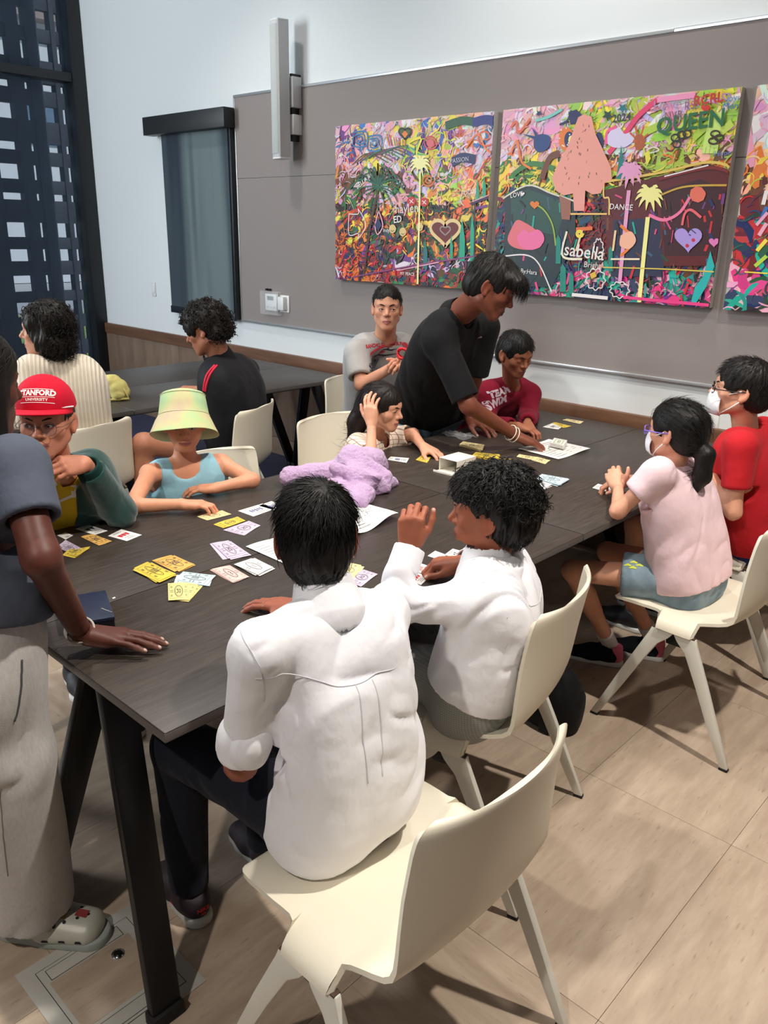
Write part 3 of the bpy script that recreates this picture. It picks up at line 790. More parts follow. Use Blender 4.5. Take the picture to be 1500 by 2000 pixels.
def bez(a, b, c, t): return (1-t)**2*a+2*t*(1-t)*b+t*t*c
class Body:
    """skeleton -> skin, garments"""
    def __init__(s, name, label, group='people at the tables', **o):
        s.o = o; s.S = o.get('S', 1.0); S = s.S
        V_ = lambda k: np.asarray(o[k], float)
        s.hip = V_('hip'); s.fwd = nrm(np.append(np.asarray(o['face'], float)[:2], 0)); s.right = np.array([s.fwd[1], -s.fwd[0], 0])
        s.neck = V_('neck'); s.head = V_('head')
        sf = nrm(np.append(np.asarray(o.get('shface', o['face']), float)[:2], 0)); s.sright = np.array([sf[1], -sf[0], 0])
        s.sfwd = sf
        if 'shroll' in o: s.sright = nrm(s.sright+np.array([0, 0, o['shroll']]))
        s.spine_up = nrm(s.neck-s.hip)
        sw = o.get('sw', .165)*S; up = s.spine_up
        s.sh = {'R': s.neck+s.sright*sw-up*.055*S, 'L': s.neck-s.sright*sw-up*.055*S}
        for k in 'RL':
            if 'sh'+k in o: s.sh[k] = V_('sh'+k)
        s.root = empty('person', (s.hip[0], s.hip[1], 0)); tag(s.root, label, 'person', group)
        s.inv = Matrix.Translation((-s.hip[0], -s.hip[1], 0))
        s.skin = np.array(s2l(o.get('skin', (200, 150, 120)))); s.lip = np.array(s2l(o.get('lip', (170, 105, 95))))
        s.Mh = frame_yz(o['look'], o.get('hup', (0, 0, 1))); s.hs = o.get('hs', 1.0)
        s.bul = o.get('bul', s.hip+ (s.neck-s.hip)*.5 - s.fwd*o.get('slouch', .03)*S)
        s.arms = {}
        for k in 'RL':
            if 'el'+k in o: s.arms[k] = (s.sh[k], V_('el'+k), V_('wr'+k))
    def child(s, o, parent=None):
        o.parent = parent or s.root
        if parent is None: o.matrix_parent_inverse = s.inv
        return o
    def stations(s, n=11, loose=0, hw_add=0, drop=0, bot=0, top=1):
        """horizontal slices of the trunk"""
        S = s.S; o = s.o; tw = o.get('tw', 1.0)
        key = [(-.12, .102, .104), (0, .100, .106), (.25, .088, .098), (.5, .090, .102), (.72, .104, .100), (.86, .122, .078), (.95, .10, .058)]
        ts = [k[0] for k in key]; out = []
        for i in range(n):
            t = bot+(top-bot)*i/(n-1)
            tt = min(t, .95)
            hw = np.interp(tt, ts, [k[1] for k in key])*S*tw+hw_add; r = np.interp(tt, ts, [k[2] for k in key])*S*o.get('td', 1.0)+loose
            c = bez(s.hip, s.bul, s.neck-s.spine_up*.03*S, max(t, 0)) if t >= 0 else s.hip+(s.hip-s.bul)/np.linalg.norm(s.hip-s.bul)*(-t)*.5*S
            w = smooth01(np.array(t)); rt = nrm(lerp(s.right, s.sright, float(w)))
            out.append((c, rt, hw, r))
        return out
    def torso(s, f, k=.035, **kw):
        for c, rt, hw, r in s.stations(**kw): f.cap(c-rt*hw, c+rt*hw, r, r, k)
    def armr(s):
        S = s.S*s.o.get('arm', 1.0); return .041*S, .0350*S, .0355*S, .0245*S
    def arm(s, f, k, t0=0, t1=2, add=0, kk=.02):
        """t 0..1 upper arm, 1..2 forearm"""
        a, e, w = s.arms[k]; r0, r1, r2, r3 = s.armr()
        if t0 < 1:
            p, q = lerp(a, e, t0), lerp(a, e, min(t1, 1)); f.cap(p, q, r0+(r1-r0)*t0+add, r0+(r1-r0)*min(t1, 1)+add, kk)
        if t1 > 1:
            u0, u1 = max(t0, 1)-1, t1-1
            p, q = lerp(e, w, u0), lerp(e, w, u1); f.cap(p, q, r1*.0+r2+(r3-r2)*u0+add, r2+(r3-r2)*u1+add, kk)
    def build_skin(s, h=.0085, hh=.0034, hd=.0032):
        S = s.S; o = s.o; f = Field(); ins = -.012 if not o.get('bare_torso') else 0
        s.torso(f, n=10, loose=ins, top=.97, hw_add=ins*.3)
        nk = o.get('nk', .050)*S**.5
        hc = lambda p: s.head+s.Mh@(np.asarray(p, float)*s.hs)
        ntop = hc((0, -.022, -.052)); nbase = s.neck-s.spine_up*.02*S
        f.cap(ntop, nbase, nk, nk*1.06, .02)
        for k in 'RL':
            tr_ = 1 if o.get('bare_torso') else .72; f.cap(s.neck-s.spine_up*(.035+.02*(1-tr_))*S, s.sh[k], .045*S*tr_, .047*S*tr_, .04)
            if k in s.arms: s.arm(f, k, 0, 2)
        legs = o.get('legs', {})
        for k, (kn, an) in legs.items():
            kn = np.asarray(kn, float); an = np.asarray(an, float)
            hj = s.hip+(1 if k == 'R' else -1)*s.right*.085*S
            f.cap(hj, kn, .074*S, .052*S, .03); f.cap(kn, an, .050*S, .036*S, .02)
            m = lerp(kn, an, .3)-(s.fwd*.012*S); f.cap(m, lerp(kn, an, .55), .050*S, .04*S, .02)
        parts = []
        # cut planes: neck and wrists
        naxis = nrm(ntop-nbase); ncut = lerp(nbase, ntop, o.get('ncut', .55))
        V, F = f.mesh(h, adapt=.12); m = ((V-ncut)@naxis < .020)
        # neck cut concerns only the neighbourhood of the head
        m |= seg_dist(V, nbase, lerp(ntop, nbase, -.6)) > nk*1.7
        cuts = {}
        for k in s.arms:
            a, e, w = s.arms[k]; ax = nrm(w-e); cp = w-ax*.03*S; cuts[k] = (cp, ax)
            m &= ~(((V-cp)@ax > .020*S) & (np.linalg.norm(V-cp, axis=1) < .12*S))
        V, F, u = keep_faces(V, F, m)
        C = np.tile(s.skin, (len(V), 1))*(1+.05*vnoise(V*25)+.03*vnoise(V*70))[:, None]
        for k in s.arms:   # elbows a little redder
            d = np.linalg.norm(V-s.arms[k][1], axis=1); mk = .3*smooth01(1-d/(.06*S)); C = C*(1-mk[:, None])+mk[:, None]*s.skin*np.array([1.0, .8, .75])
        parts.append((V, F, C))
        # head
        g = scale_field(head_field(o), s.hs)
        iv = lambda p: s.Mh.T@(np.asarray(p, float)-s.head)
        a_, b_ = iv(ntop), iv(nbase); g.cap(a_, b_, nk, nk*1.06, .022)
        lo, hi = g.bounds()
        V, F = g.mesh(hh); cl = iv(ncut); al = s.Mh.T@naxis
        V, F, u = keep_faces(V, F, (V-cl)@al > -.004)
        C = head_colors(V/s.hs, o, s.skin, s.lip); s.head_f = g
        parts.append((s.head+V@s.Mh.T, F, C))
        # hands
        s.tips = {}
        for k in s.arms:
            a, e, w = s.arms[k]; hsc = S**.75*o.get('hand', 1.0); sd = 1 if k == 'R' else -1
            hp = o.get('hp'+k, {}); fx, fz = hp.get('x', w-e), hp.get('z', (0, 0, 1))
            M = frame_xz(fx, fz)
            hf, tips = hand_field(sd, hp.get('curl', (.35, .45, .3)), hp.get('spread', .06), hp.get('thumb', (0, .25)), hp.get('per'))
            g = scale_field(hf, hsc); r0, r1, r2, r3 = s.armr()
            el = M.T@(e-w); axl = nrm(-el)
            g.cap(el*.5, (0, 0, 0), r2+(r3-r2)*.5, r3, .012)
            cp, ax = cuts[k]; cl = M.T@(cp-w)
            lo, hi = g.bounds(); lim = np.minimum(lo, np.minimum(cl, 0)-.03*S)
            lo2 = np.minimum(np.array([-.02, -.06, -.05])*1.0, cl-.03); hi2 = np.maximum(np.array([.2, .11, .05]), cl+.03)
            V, F = g.mesh(hd, lo2*1.3-.02, hi2*1.3)
            V, F, u = keep_faces(V, F, ~(((V-cl)@axl < -.003)))
            C = np.tile(s.skin, (len(V), 1))*(1+.05*vnoise(V*60)+.03*vnoise(V*160))[:, None]
            U = V/hsc
            pal = smooth01((-U[:, 2]-.006)/.008)*(U[:, 0] > -.01); pc = lerp(s.skin*np.array([1.1, .95, .92]), A3(.62, .38, .30), .35 if s.skin[0] < .3 else .1); C = C*(1-.5*pal[:, None])+.5*pal[:, None]*pc
            for p, d, nn, r in tips:
                q = p+nn*r*.75+d*.001; dd = np.linalg.norm((U-q)/1.0, axis=1); mk = smooth01((.0062-dd)/.0016); nc = np.clip(lerp(s.skin, (.85, .62, .55), .55), 0, 1); C = C*(1-mk[:, None])+mk[:, None]*nc
                kn = p-d*.022; dd = np.linalg.norm(U-kn-nn*.006, axis=1); mk = .35*smooth01(1-dd/.008); C = C*(1-mk[:, None])+mk[:, None]*s.skin*.68
            parts.append((w+V@M.T, F, np.clip(C, 0, 1))); s.tips[k] = (w, M, hsc, tips)
        V, F, C = merge(parts)
        b = link('body', mesh_from('body', V, F, C), M_skin); s.child(b); s.body = b
        if o.get('eyes', 1): s.make_eyes()
        return b
    def L2W(s, P): return s.head+(np.asarray(P, float)*s.hs)@s.Mh.T
    def make_eyes(s):
        o = s.o; g = np.asarray(o.get('gaze', (0, 1, 0)), float)
        for x in (-1, 1):
            n, mrg = 20, 14; V = []; F = []; C = []
            ax = nrm(g); a0 = np.cross(ax, (0, 0, 1)); a0 = nrm(a0); b0 = np.cross(a0, ax)
            for i in range(mrg+1):
                th = PI*i/mrg*.75
                for j in range(n):
                    ph = 2*PI*j/n; d = ax*math.cos(th)+(a0*math.cos(ph)+b0*math.sin(ph))*math.sin(th)
                    V.append(np.array([x*.0305, .0717, .0046])+d*.0123)
                    C.append((.008, .006, .005) if th < .24 else (.035, .018, .010) if th < .50 else (.70, .66, .63))
            for i in range(mrg):
                for j in range(n): a, b = i*n+j, i*n+(j+1) % n; F.append((a, b, b+n, a+n))
            me = pmesh('eye', s.L2W(V), F, True); at_ = me.color_attributes.new('Col', 'FLOAT_COLOR', 'POINT')
            at_.data.foreach_set('color', np.concatenate([np.array(C), np.ones((len(C), 1))], 1).astype(np.float32).ravel())
            e = link('eye', me, M_eye); e.parent = s.body
        if o.get('brows', 1):
            hm = hair_mat(o.get('hairm', 'black_hair'), o.get('hairc', (24, 21, 20)))
            for x in (-1, 1):
                pts = []; 
                for t in np.linspace(0, 1, 7):
                    X = x*(.012+.036*t); Z = .0235+.0075*math.sin(t*2.2)-.003*t+o.get('browz', 0)
                    pts.append((X, s.surf(X, Z)-.0012, Z))
                th = o.get('browt', 1.0); V, F = tube_mesh([np.array(p) for p in pts], [r*th for r in (.0028, .0036, .0036, .0034, .003, .0022, .0012)], 6)
                e = link('eyebrow', pmesh('eyebrow', s.L2W(V), F, True), hm); e.parent = s.body
    def surf(s, x, z, y0=.13, y1=.02):
        ys = np.linspace(y0, y1, 60); P = np.stack([np.full(60, x), ys, np.full(60, z)], 1)*s.hs
        v = s.head_f.val(P); i = np.argmax(v < 0)
        return float(ys[i]) if v[i] < 0 else .07
    # ---------------- garments
    def garment(s, name, f, mat, h=.006, amp=.004, freq=8, seed=1, axis=None, col=None, post=None, stretch=2.2, fine=0):
        V, F = f.mesh(h*(1.3 if h > .0046 else 1.2)); N = vnormals(V, F)
        if amp: V = wrinkle(V, N, amp, freq, seed, axis, stretch)
        if post is not None: V = post(V, N)
        C = col(V, N) if col is not None else None
        g = link(name, mesh_from(name, V, F, C), mat); s.child(g); s.last = (V, F)
        return g
    def shirt(s, sleeve=.62, loose=.014, hem=-.16, sl_add=.012, neck_r=1.25, k=.035, hw=.0, bag=0, cuff_tuck=.0, front_open=0, nz=0, sleeves=None):
        """sleeve: 0..1 to the elbow, 1..2 to the wrist"""
        S = s.S; f = Field()
        s.torso(f, k=k, n=13, loose=loose, top=.94, bot=hem, hw_add=hw)
        if bag: # loose fabric round the waist
            for c, rt, hw_, r in s.stations(n=4, loose=loose+bag, bot=max(hem, -.05), top=.35): f.cap(c-rt*hw_, c+rt*hw_, r, r, k)
        for kk in 'RL':
            f.cap(s.neck-s.spine_up*.035*S, s.sh[kk], .047*S+loose*.3, .050*S+loose*.5, .04)
            sl = (sleeves or {}).get(kk, sleeve)
            if sl and kk in s.arms:
                s.arm(f, kk, 0, sl, sl_add, .03)
        hb = s.stations(n=2, bot=hem, top=1)[0]
        dn = nrm(s.hip-s.bul); f.half(hb[0]+dn*.01, dn, .004)
        for kk in 'RL':
            sl = (sleeves or {}).get(kk, sleeve)
            if sl and kk in s.arms:
                a, e, w = s.arms[kk]; p = lerp(a, e, sl) if sl <= 1 else lerp(e, w, sl-1); ax = nrm(e-a) if sl <= 1 else nrm(w-e)
                r0, r1, r2, r3 = s.armr()
                # cut the sleeve square and hollow it a little
                def cutfn(X, Y, Z, p=p, ax=ax, R=(.11*S)):
                    dx, dy, dz = X-p[0], Y-p[1], Z-p[2]; al = dx*ax[0]+dy*ax[1]+dz*ax[2]
                    return np.maximum(-al, np.sqrt(dx*dx+dy*dy+dz*dz)-R)
                f.P.append((cutfn, p-.11*S, p+.11*S, .003, -1))
                rr = (r1 if sl <= 1 else r3+(r2-r3)*(2-sl))+sl_add*.45
                f.cap(p-ax*.02*S, p+ax*.05, rr, rr, .003, op=-1)
        # neck opening
        nr = s.o.get('nk', .05)*S**.5
        axn = nrm(s.head-s.neck)
        f.cap(s.neck-s.spine_up*.012*S+s.sfwd*.012*S+axn*nz, s.neck+axn*.2, nr*neck_r, nr*neck_r*1.5, .006, op=-1)
        return f
    def legs_field(s, add=.012, cut=None, flare=0, k=.03, waist=.12):
        """trousers or shorts"""
        S = s.S; f = Field()
        for c, rt, hw, r in s.stations(n=4, loose=add*.5, bot=-.12, top=waist): f.cap(c-rt*hw, c+rt*hw, r, r, k)
        for kk, (kn, an) in s.o['legs'].items():
            kn = np.asarray(kn, float); an = np.asarray(an, float); hj = s.hip+(1 if kk == 'R' else -1)*s.right*.085*S
            if cut is not None and cut <= 1:
                q = lerp(hj, kn, cut); f.cap(hj, lerp(hj, kn, cut+.1), .078*S+add, .078*S+add-.012*S*cut+flare, k)
                ax = nrm(kn-hj); 
                def cutfn(X, Y, Z, p=q, ax=ax, R=.24*S):
                    dx, dy, dz = X-p[0], Y-p[1], Z-p[2]; al = dx*ax[0]+dy*ax[1]+dz*ax[2]
                    return np.maximum(-al, np.sqrt(dx*dx+dy*dy+dz*dz)-R)
                f.P.append((cutfn, q-.24*S, q+.24*S, .003, -1))
            else:
                f.cap(hj, kn, .078*S+add, .058*S+add, k); c2 = 1.05 if cut is None else cut-1
                f.cap(kn, lerp(kn, an, c2), .056*S+add, .040*S+add+flare, .02)
                ax = nrm(an-kn); q = lerp(kn, an, c2)
                def cutfn2(X, Y, Z, p=q, ax=ax, R=.12*S):
                    dx, dy, dz = X-p[0], Y-p[1], Z-p[2]; al = dx*ax[0]+dy*ax[1]+dz*ax[2]
                    return np.maximum(-al, np.sqrt(dx*dx+dy*dy+dz*dz)-R)
                f.P.append((cutfn2, q-.12*S, q+.12*S, .003, -1))
        return f
    # ---------------- hair
    def hair_cap(s, t=.012, top=None, face=(.118, .0, .062), nape=-.055, ears=True, fr=.010, extra=None, hcut=None, back=0):
        """scalp hair in the unscaled head frame; face = (y, z, half width) of the face opening"""
        top = t if top is None else top
        f = Field(); f.ell((0, -.015-back*.4, .034), (.0745+t, .093+t+back, .080+top), .02)
        f.ell((0, .018, .05+top*.4), (.060+t*.6, .062+t*.4, .052+top*.7), .02)
        f.ell((0, -.06-back*.5, -.02), (.058+t, .047+t, .058), .03)
        if extra: extra(f)
        fy, fz, fw = face
        f.ell((0, fy, fz-.055), (fw, .078, .105), .010, op=-1)
        if ears:
            for x in (-1, 1): f.ell((x*.083, .004, -.022), (.022, .030, .040), .008, op=-1); f.ell((x*.08, .05, -.045), (.03, .045, .05), .01, op=-1)
        f.half((0, 0, nape), (0, .25, -1), .01)
        return f
    def hair_mesh(s, name, f, hm, h=.0038, amp=.0022, freq=60, seed=2, flow=None):
        V, F = f.mesh(h); N = vnormals(V, F)
        # grooves running with the flow of the hair
        w = flow if flow is not None else (0, .05, .10)
        rad = V-np.asarray(w); az = np.arctan2(rad[:, 0], rad[:, 1]+1e-6); ra = np.linalg.norm(rad, axis=1)
        P = np.stack([np.cos(az)*7, np.sin(az)*7, ra*18], 1)
        V = V+N*(amp*(vnoise(P*1.6+seed)+.7*vnoise(P*3.4+seed)+.8*vnoise(V*22+seed)))[:, None]
        g = link(name, mesh_from(name, s.L2W(V), F), hm); s.child(g); s.hv = (V, N); return g
    def locks(s, V, N, hm, n=900, length=.05, rad=.0016, whorl=(0, -.03, .12), lift=.0015, seed=0, curl=0, gravity=.25, region=None, name='hair_locks', flick=.1, dirf=None, parent=None, segs=6, jit=.35, thick=1.0, clear=.045):
        """tapering strands that start on the hair surface and follow it (unscaled head frame)"""
        rs = np.random.RandomState(seed+11)
        idx = np.arange(len(V)) if region is None else np.nonzero(region(V))[0]
        if len(idx) == 0: return
        pick = rs.choice(idx, n)
        P = V[pick]; Nn = N[pick]
        wv = np.asarray(whorl); R = A3(.0745, .093, .080)+.012; c0 = A3(0, -.015, .034)
        D = (P-wv) if dirf is None else dirf(P)
        D = D-Nn*(np.sum(D*Nn, 1)[:, None]); D = D/(np.linalg.norm(D, axis=1, keepdims=True)+1e-9)+rs.randn(n, 3)*jit*.5
        D = D-Nn*(np.sum(D*Nn, 1)[:, None]); D /= np.linalg.norm(D, axis=1, keepdims=True)+1e-9
        L = length*(.6+.7*rs.rand(n)); step = L/segs
        cur = P-Nn*.003; path = [cur.copy()]; k0 = np.linalg.norm((P-c0)/R, axis=1)
        for i in range(segs):
            nn = cur-c0; nn = nn/R/R; nn /= np.linalg.norm(nn, axis=1, keepdims=True)+1e-9
            dd = D+A3(0, 0, -gravity)*(i/segs)+nn*flick*(i/segs)+rs.randn(n, 3)*.12
            dd /= np.linalg.norm(dd, axis=1, keepdims=True); cur = cur+dd*step[:, None]
            kk = np.linalg.norm((cur-c0)/R, axis=1); tgt = k0*(1+lift/.09*(i+1)/segs*3)
            push = np.maximum(0, tgt-kk); cur = cur+(cur-c0)*(push/kk)[:, None]*.8
            path.append(cur.copy()); D = dd-nn*(np.sum(dd*nn, 1)[:, None])*.6
        path = np.stack(path, 1)   # n, segs+1, 3
        if clear is not None:
            X, Y, Z = path[..., 0], path[..., 1], path[..., 2]
            bad = ((Y > .045) & (Z < clear) & (np.abs(X) < .066)) | ((Y > .0) & (Z < -.004)) | ((np.abs(X) > .07) & (Y > -.035) & (Z < .032) & (Z > -.06) & (np.arange(segs+1)[None] > 0))
            ok = ~bad.any(1); path = path[ok]; rad = np.full(len(path), rad); n = len(path)
            rs = np.random.RandomState(seed+12)
        s.strand_obj(path, rad*(.7+.6*rs.rand(n))*thick, hm, name, parent)
    def curls(s, V, N, hm, n=500, rad=.007, length=.03, tube=.0024, turns=1.6, seed=0, region=None, name='hair_curls', droop=.4):
        rs = np.random.RandomState(seed+5); idx = np.arange(len(V)) if region is None else np.nonzero(region(V))[0]
        pick = rs.choice(idx, n); P = V[pick]-N[pick]*.004; D = N[pick]+rs.randn(n, 3)*.5+A3(0, 0, -droop); D /= np.linalg.norm(D, axis=1, keepdims=True)
        A = np.cross(D, rs.randn(n, 3)); A /= np.linalg.norm(A, axis=1, keepdims=True); B = np.cross(D, A)
        m = 11; path = []; ph = rs.rand(n)*6.28; tr = turns*(.7+.6*rs.rand(n)); rr = rad*(.6+.8*rs.rand(n)); LL = length*(.5+.8*rs.rand(n))
        for i in range(m):
            t = i/(m-1); a = ph+2*PI*tr*t; q = np.minimum(1, t*3)*rr*(1-.4*t)
            path.append(P+D*(LL*t)[:, None]+A*(np.cos(a)*q)[:, None]+B*(np.sin(a)*q)[:, None]+A3(0, 0, -1)*(.008*t*t))
        path = np.stack(path, 1); X, Y, Z = path[..., 0], path[..., 1], path[..., 2]
        path = path[~(((Y > .04) & (Z < .058) & (np.abs(X) < .072)) | ((Y > .0) & (Z < .0)) | ((np.abs(X) > .068) & (Y > -.035) & (Z < .03) & (Z > -.05))).any(1)]; n = len(path)
        s.strand_obj(path, tube*(.7+.6*rs.rand(n)), hm, name, None, 4, .45)
    def strand_obj(s, path, rad, hm, name, parent=None, ns=3, tip=.12):
        n, m, _ = path.shape
        T = np.gradient(path, axis=1); T /= np.linalg.norm(T, axis=2, keepdims=True)+1e-9
        ref = np.array([.31, .52, .79]); U = np.cross(T, ref); U /= np.linalg.norm(U, axis=2, keepdims=True)+1e-9; B = np.cross(T, U)
        tt = np.linspace(0, 1, m); prof = (1-tt**2*(1-tip))[None, :, None]*rad[:, None, None]
        V = np.stack([path+prof*(math.cos(2*PI*k/ns)*U+math.sin(2*PI*k/ns)*B) for k in range(ns)], 2).reshape(-1, 3)
        base = (np.arange(n)*m*ns)[:, None, None]+(np.arange(m-1)*ns)[None, :, None]; k = np.arange(ns)[None, None, :]; k2 = (np.arange(ns)+1) % ns
        a = base+k; b = base+k2[None, None, :]; Q = np.stack([a, b, b+ns, a+ns], -1).reshape(-1, 4)
        g = link(name, mesh_from(name, s.L2W(V), [np.zeros((0, 3), int), Q]), hm, kind='stuff'); s.child(g, parent)
        return g
    def bvh(s):
        V, F = s.last
        if getattr(s, '_bk', None) is not V:
            from mathutils.bvhtree import BVHTree
            s._b = BVHTree.FromPolygons([tuple(v) for v in V.tolist()], [tuple(f) for q in F for f in q.tolist()]); s._bk = V
        return s._b
    def seam(s, name, pts, mat, r=.0011, lift=.0004, n=40):
        b = s.bvh(); q = []
        pts = np.asarray(pts, float); L = np.concatenate([[0], np.cumsum(np.linalg.norm(np.diff(pts, axis=0), axis=1))])
        for t in np.linspace(0, L[-1], n):
            p = np.array([np.interp(t, L, pts[:, i]) for i in range(3)]); loc, nn, _, _ = b.find_nearest(Vector(p)); q.append(np.array(loc+nn*lift))
        q = np.array(q); 
        for _ in range(2): q[1:-1] = (q[:-2]+2*q[1:-1]+q[2:])/4
        Vt, Ft = tube_mesh(list(q), r, 6); return s.child(link(name, pmesh(name, Vt, Ft, True), mat))
    def decal(s, name, VF, origin, xd, yd, mat, lift=.0012, parent=None, nd=None, deep=.2):
        """flat print laid on the last garment"""
        V2, F2 = VF; b = s.bvh(); xd = nrm(xd); yd = np.asarray(yd, float); yd = nrm(yd-xd*(yd@xd)); nd = np.cross(xd, yd) if nd is None else nrm(nd); out = []
        for v in V2:
            p = np.asarray(origin)+xd*v[0]+yd*v[1]
            loc, nn, _, _ = b.ray_cast(Vector(p+nd*deep), Vector(-nd), deep*2)
            if loc is None: loc, nn, _, _ = b.find_nearest(Vector(p))
            out.append(np.array(loc+nn*lift))
        g = link(name, pmesh(name, out, F2), mat); s.child(g, parent); return g
    def collar(s, mat, h=.040, r0=1.38, r1=1.12, name='collar', th=.0068, tilt=.0, front=.25):
        nk = s.o.get('nk', .05)*s.S**.5; ax = nrm(s.head-s.neck+s.sfwd*tilt); b = s.neck-s.spine_up*.005*s.S+s.sfwd*.006*s.S
        r0 += .08; r1 += .08; f = Field(); f.cap(b-ax*.022, b+ax*h, nk*(r0+.12), nk*r1, .01)
        f.cap(b-ax*.05, b+ax*(h+.06), nk*(r0+.02)-th*1.2, nk*r1-th*1.2, .002, op=-1); f.half(b+ax*h, ax, .002)
        if front: 
            c = b+s.sfwd*nk*1.5; f.ell(c+ax*h*.4, (nk*front*1.6, nk*front*1.6, .08), .004, op=-1)
        V, F = f.mesh(.0032); return s.child(link(name, mesh_from(name, V, F), mat))
    def ring(s, name, center, axis, R, r, mat, flat=1.0, n=28):
        ax = nrm(axis); u = nrm(np.cross(ax, (0.2, .3, .9))); v = np.cross(ax, u)
        pts = [np.asarray(center)+R*(math.cos(2*PI*i/n)*u+flat*math.sin(2*PI*i/n)*v) for i in range(n+1)]
        V, F = tube_mesh(pts, r, 8, False); return s.child(link(name, pmesh(name, V, F, True), mat))

def shoe(person, ankle, fdir, S, upper_m, sole_m, sole_h=.024, low=.0, name='shoe', wide=1.0):
    """a sneaker: upper and sole; ankle joint position, foot direction on the floor"""
    d = nrm((fdir[0], fdir[1], 0)); rt = np.array([d[1], -d[0], 0]); a = np.asarray(ankle, float); z0 = low
    B = lambda f_, r_, z_: np.array([a[0], a[1], 0])+d*f_*S+rt*r_*S+np.array([0, 0, z0+z_*S])
    f = Field(); w = wide
    f.cap(B(-.035, 0, .045), B(.0, 0, .055), .036*S, .040*S, .03); f.cap(B(.0, 0, .055), B(.075, .004, .042), .042*S, .039*S*w, .03)
    for r_ in (-.016*w, .016*w): f.cap(B(.07, r_, .040), B(.150, r_*.8, .030), .031*S, .024*S, .03)
    f.cap(B(-.01, 0, .07), B(-.005, 0, .105), .040*S, .041*S, .02)
    f.half(B(0, 0, .018), (0, 0, -1), .003); f.half(B(-.005, 0, .098), nrm(d*-.35+np.array([0, 0, 1])), .006)
    f.cap(B(-.002, 0, .085), B(-.002, 0, .2), .031*S, .034*S, .003, op=-1)
    V, F = f.mesh(.0048); o = link(name, mesh_from(name, V, F), upper_m); person.child(o)
    g = Field()
    for (p, q, r0, r1) in (((-.038, 0), (.02, 0), .038, .036), ((.02, 0), (.10, .005), .036, .044*w), ((.10, .004), (.148, .0), .044*w, .034)):
        for zz in (.004, .018): g.cap(B(p[0], p[1], zz), B(q[0], q[1], zz), r0*S, r1*S, .012)
    g.half(B(0, 0, 0), (0, 0, -1), .002); g.half(B(0, 0, sole_h), (0, 0, 1), .004)
    V, F = g.mesh(.0052); so = link('sole', mesh_from('sole', V, F), sole_m); so.parent = o
    return o, B
def strip2d(pts, w):
    """flat ribbon along 2-d points; w = half width or list"""
    V = []; F = []; pts = np.asarray(pts, float)
    for i, p in enumerate(pts):
        t = nrm(pts[min(i+1, len(pts)-1)]-pts[max(i-1, 0)]); n = np.array([-t[1], t[0]]); ww = w[i] if hasattr(w, '__len__') else w
        V += [(p[0]+n[0]*ww, p[1]+n[1]*ww, 0), (p[0]-n[0]*ww, p[1]-n[1]*ww, 0)]
        if i: k = 2*i; F.append((k-2, k-1, k+1, k))
    return V, F
def place2d(VF, dx=0, dy=0, sx=1, rot=0, sy=None):
    c, s_ = math.cos(rot), math.sin(rot); sy = sx if sy is None else sy
    return [(dx+c*x*sx-s_*y*sy, dy+s_*x*sx+c*y*sy, z) for x, y, z in VF[0]], VF[1]
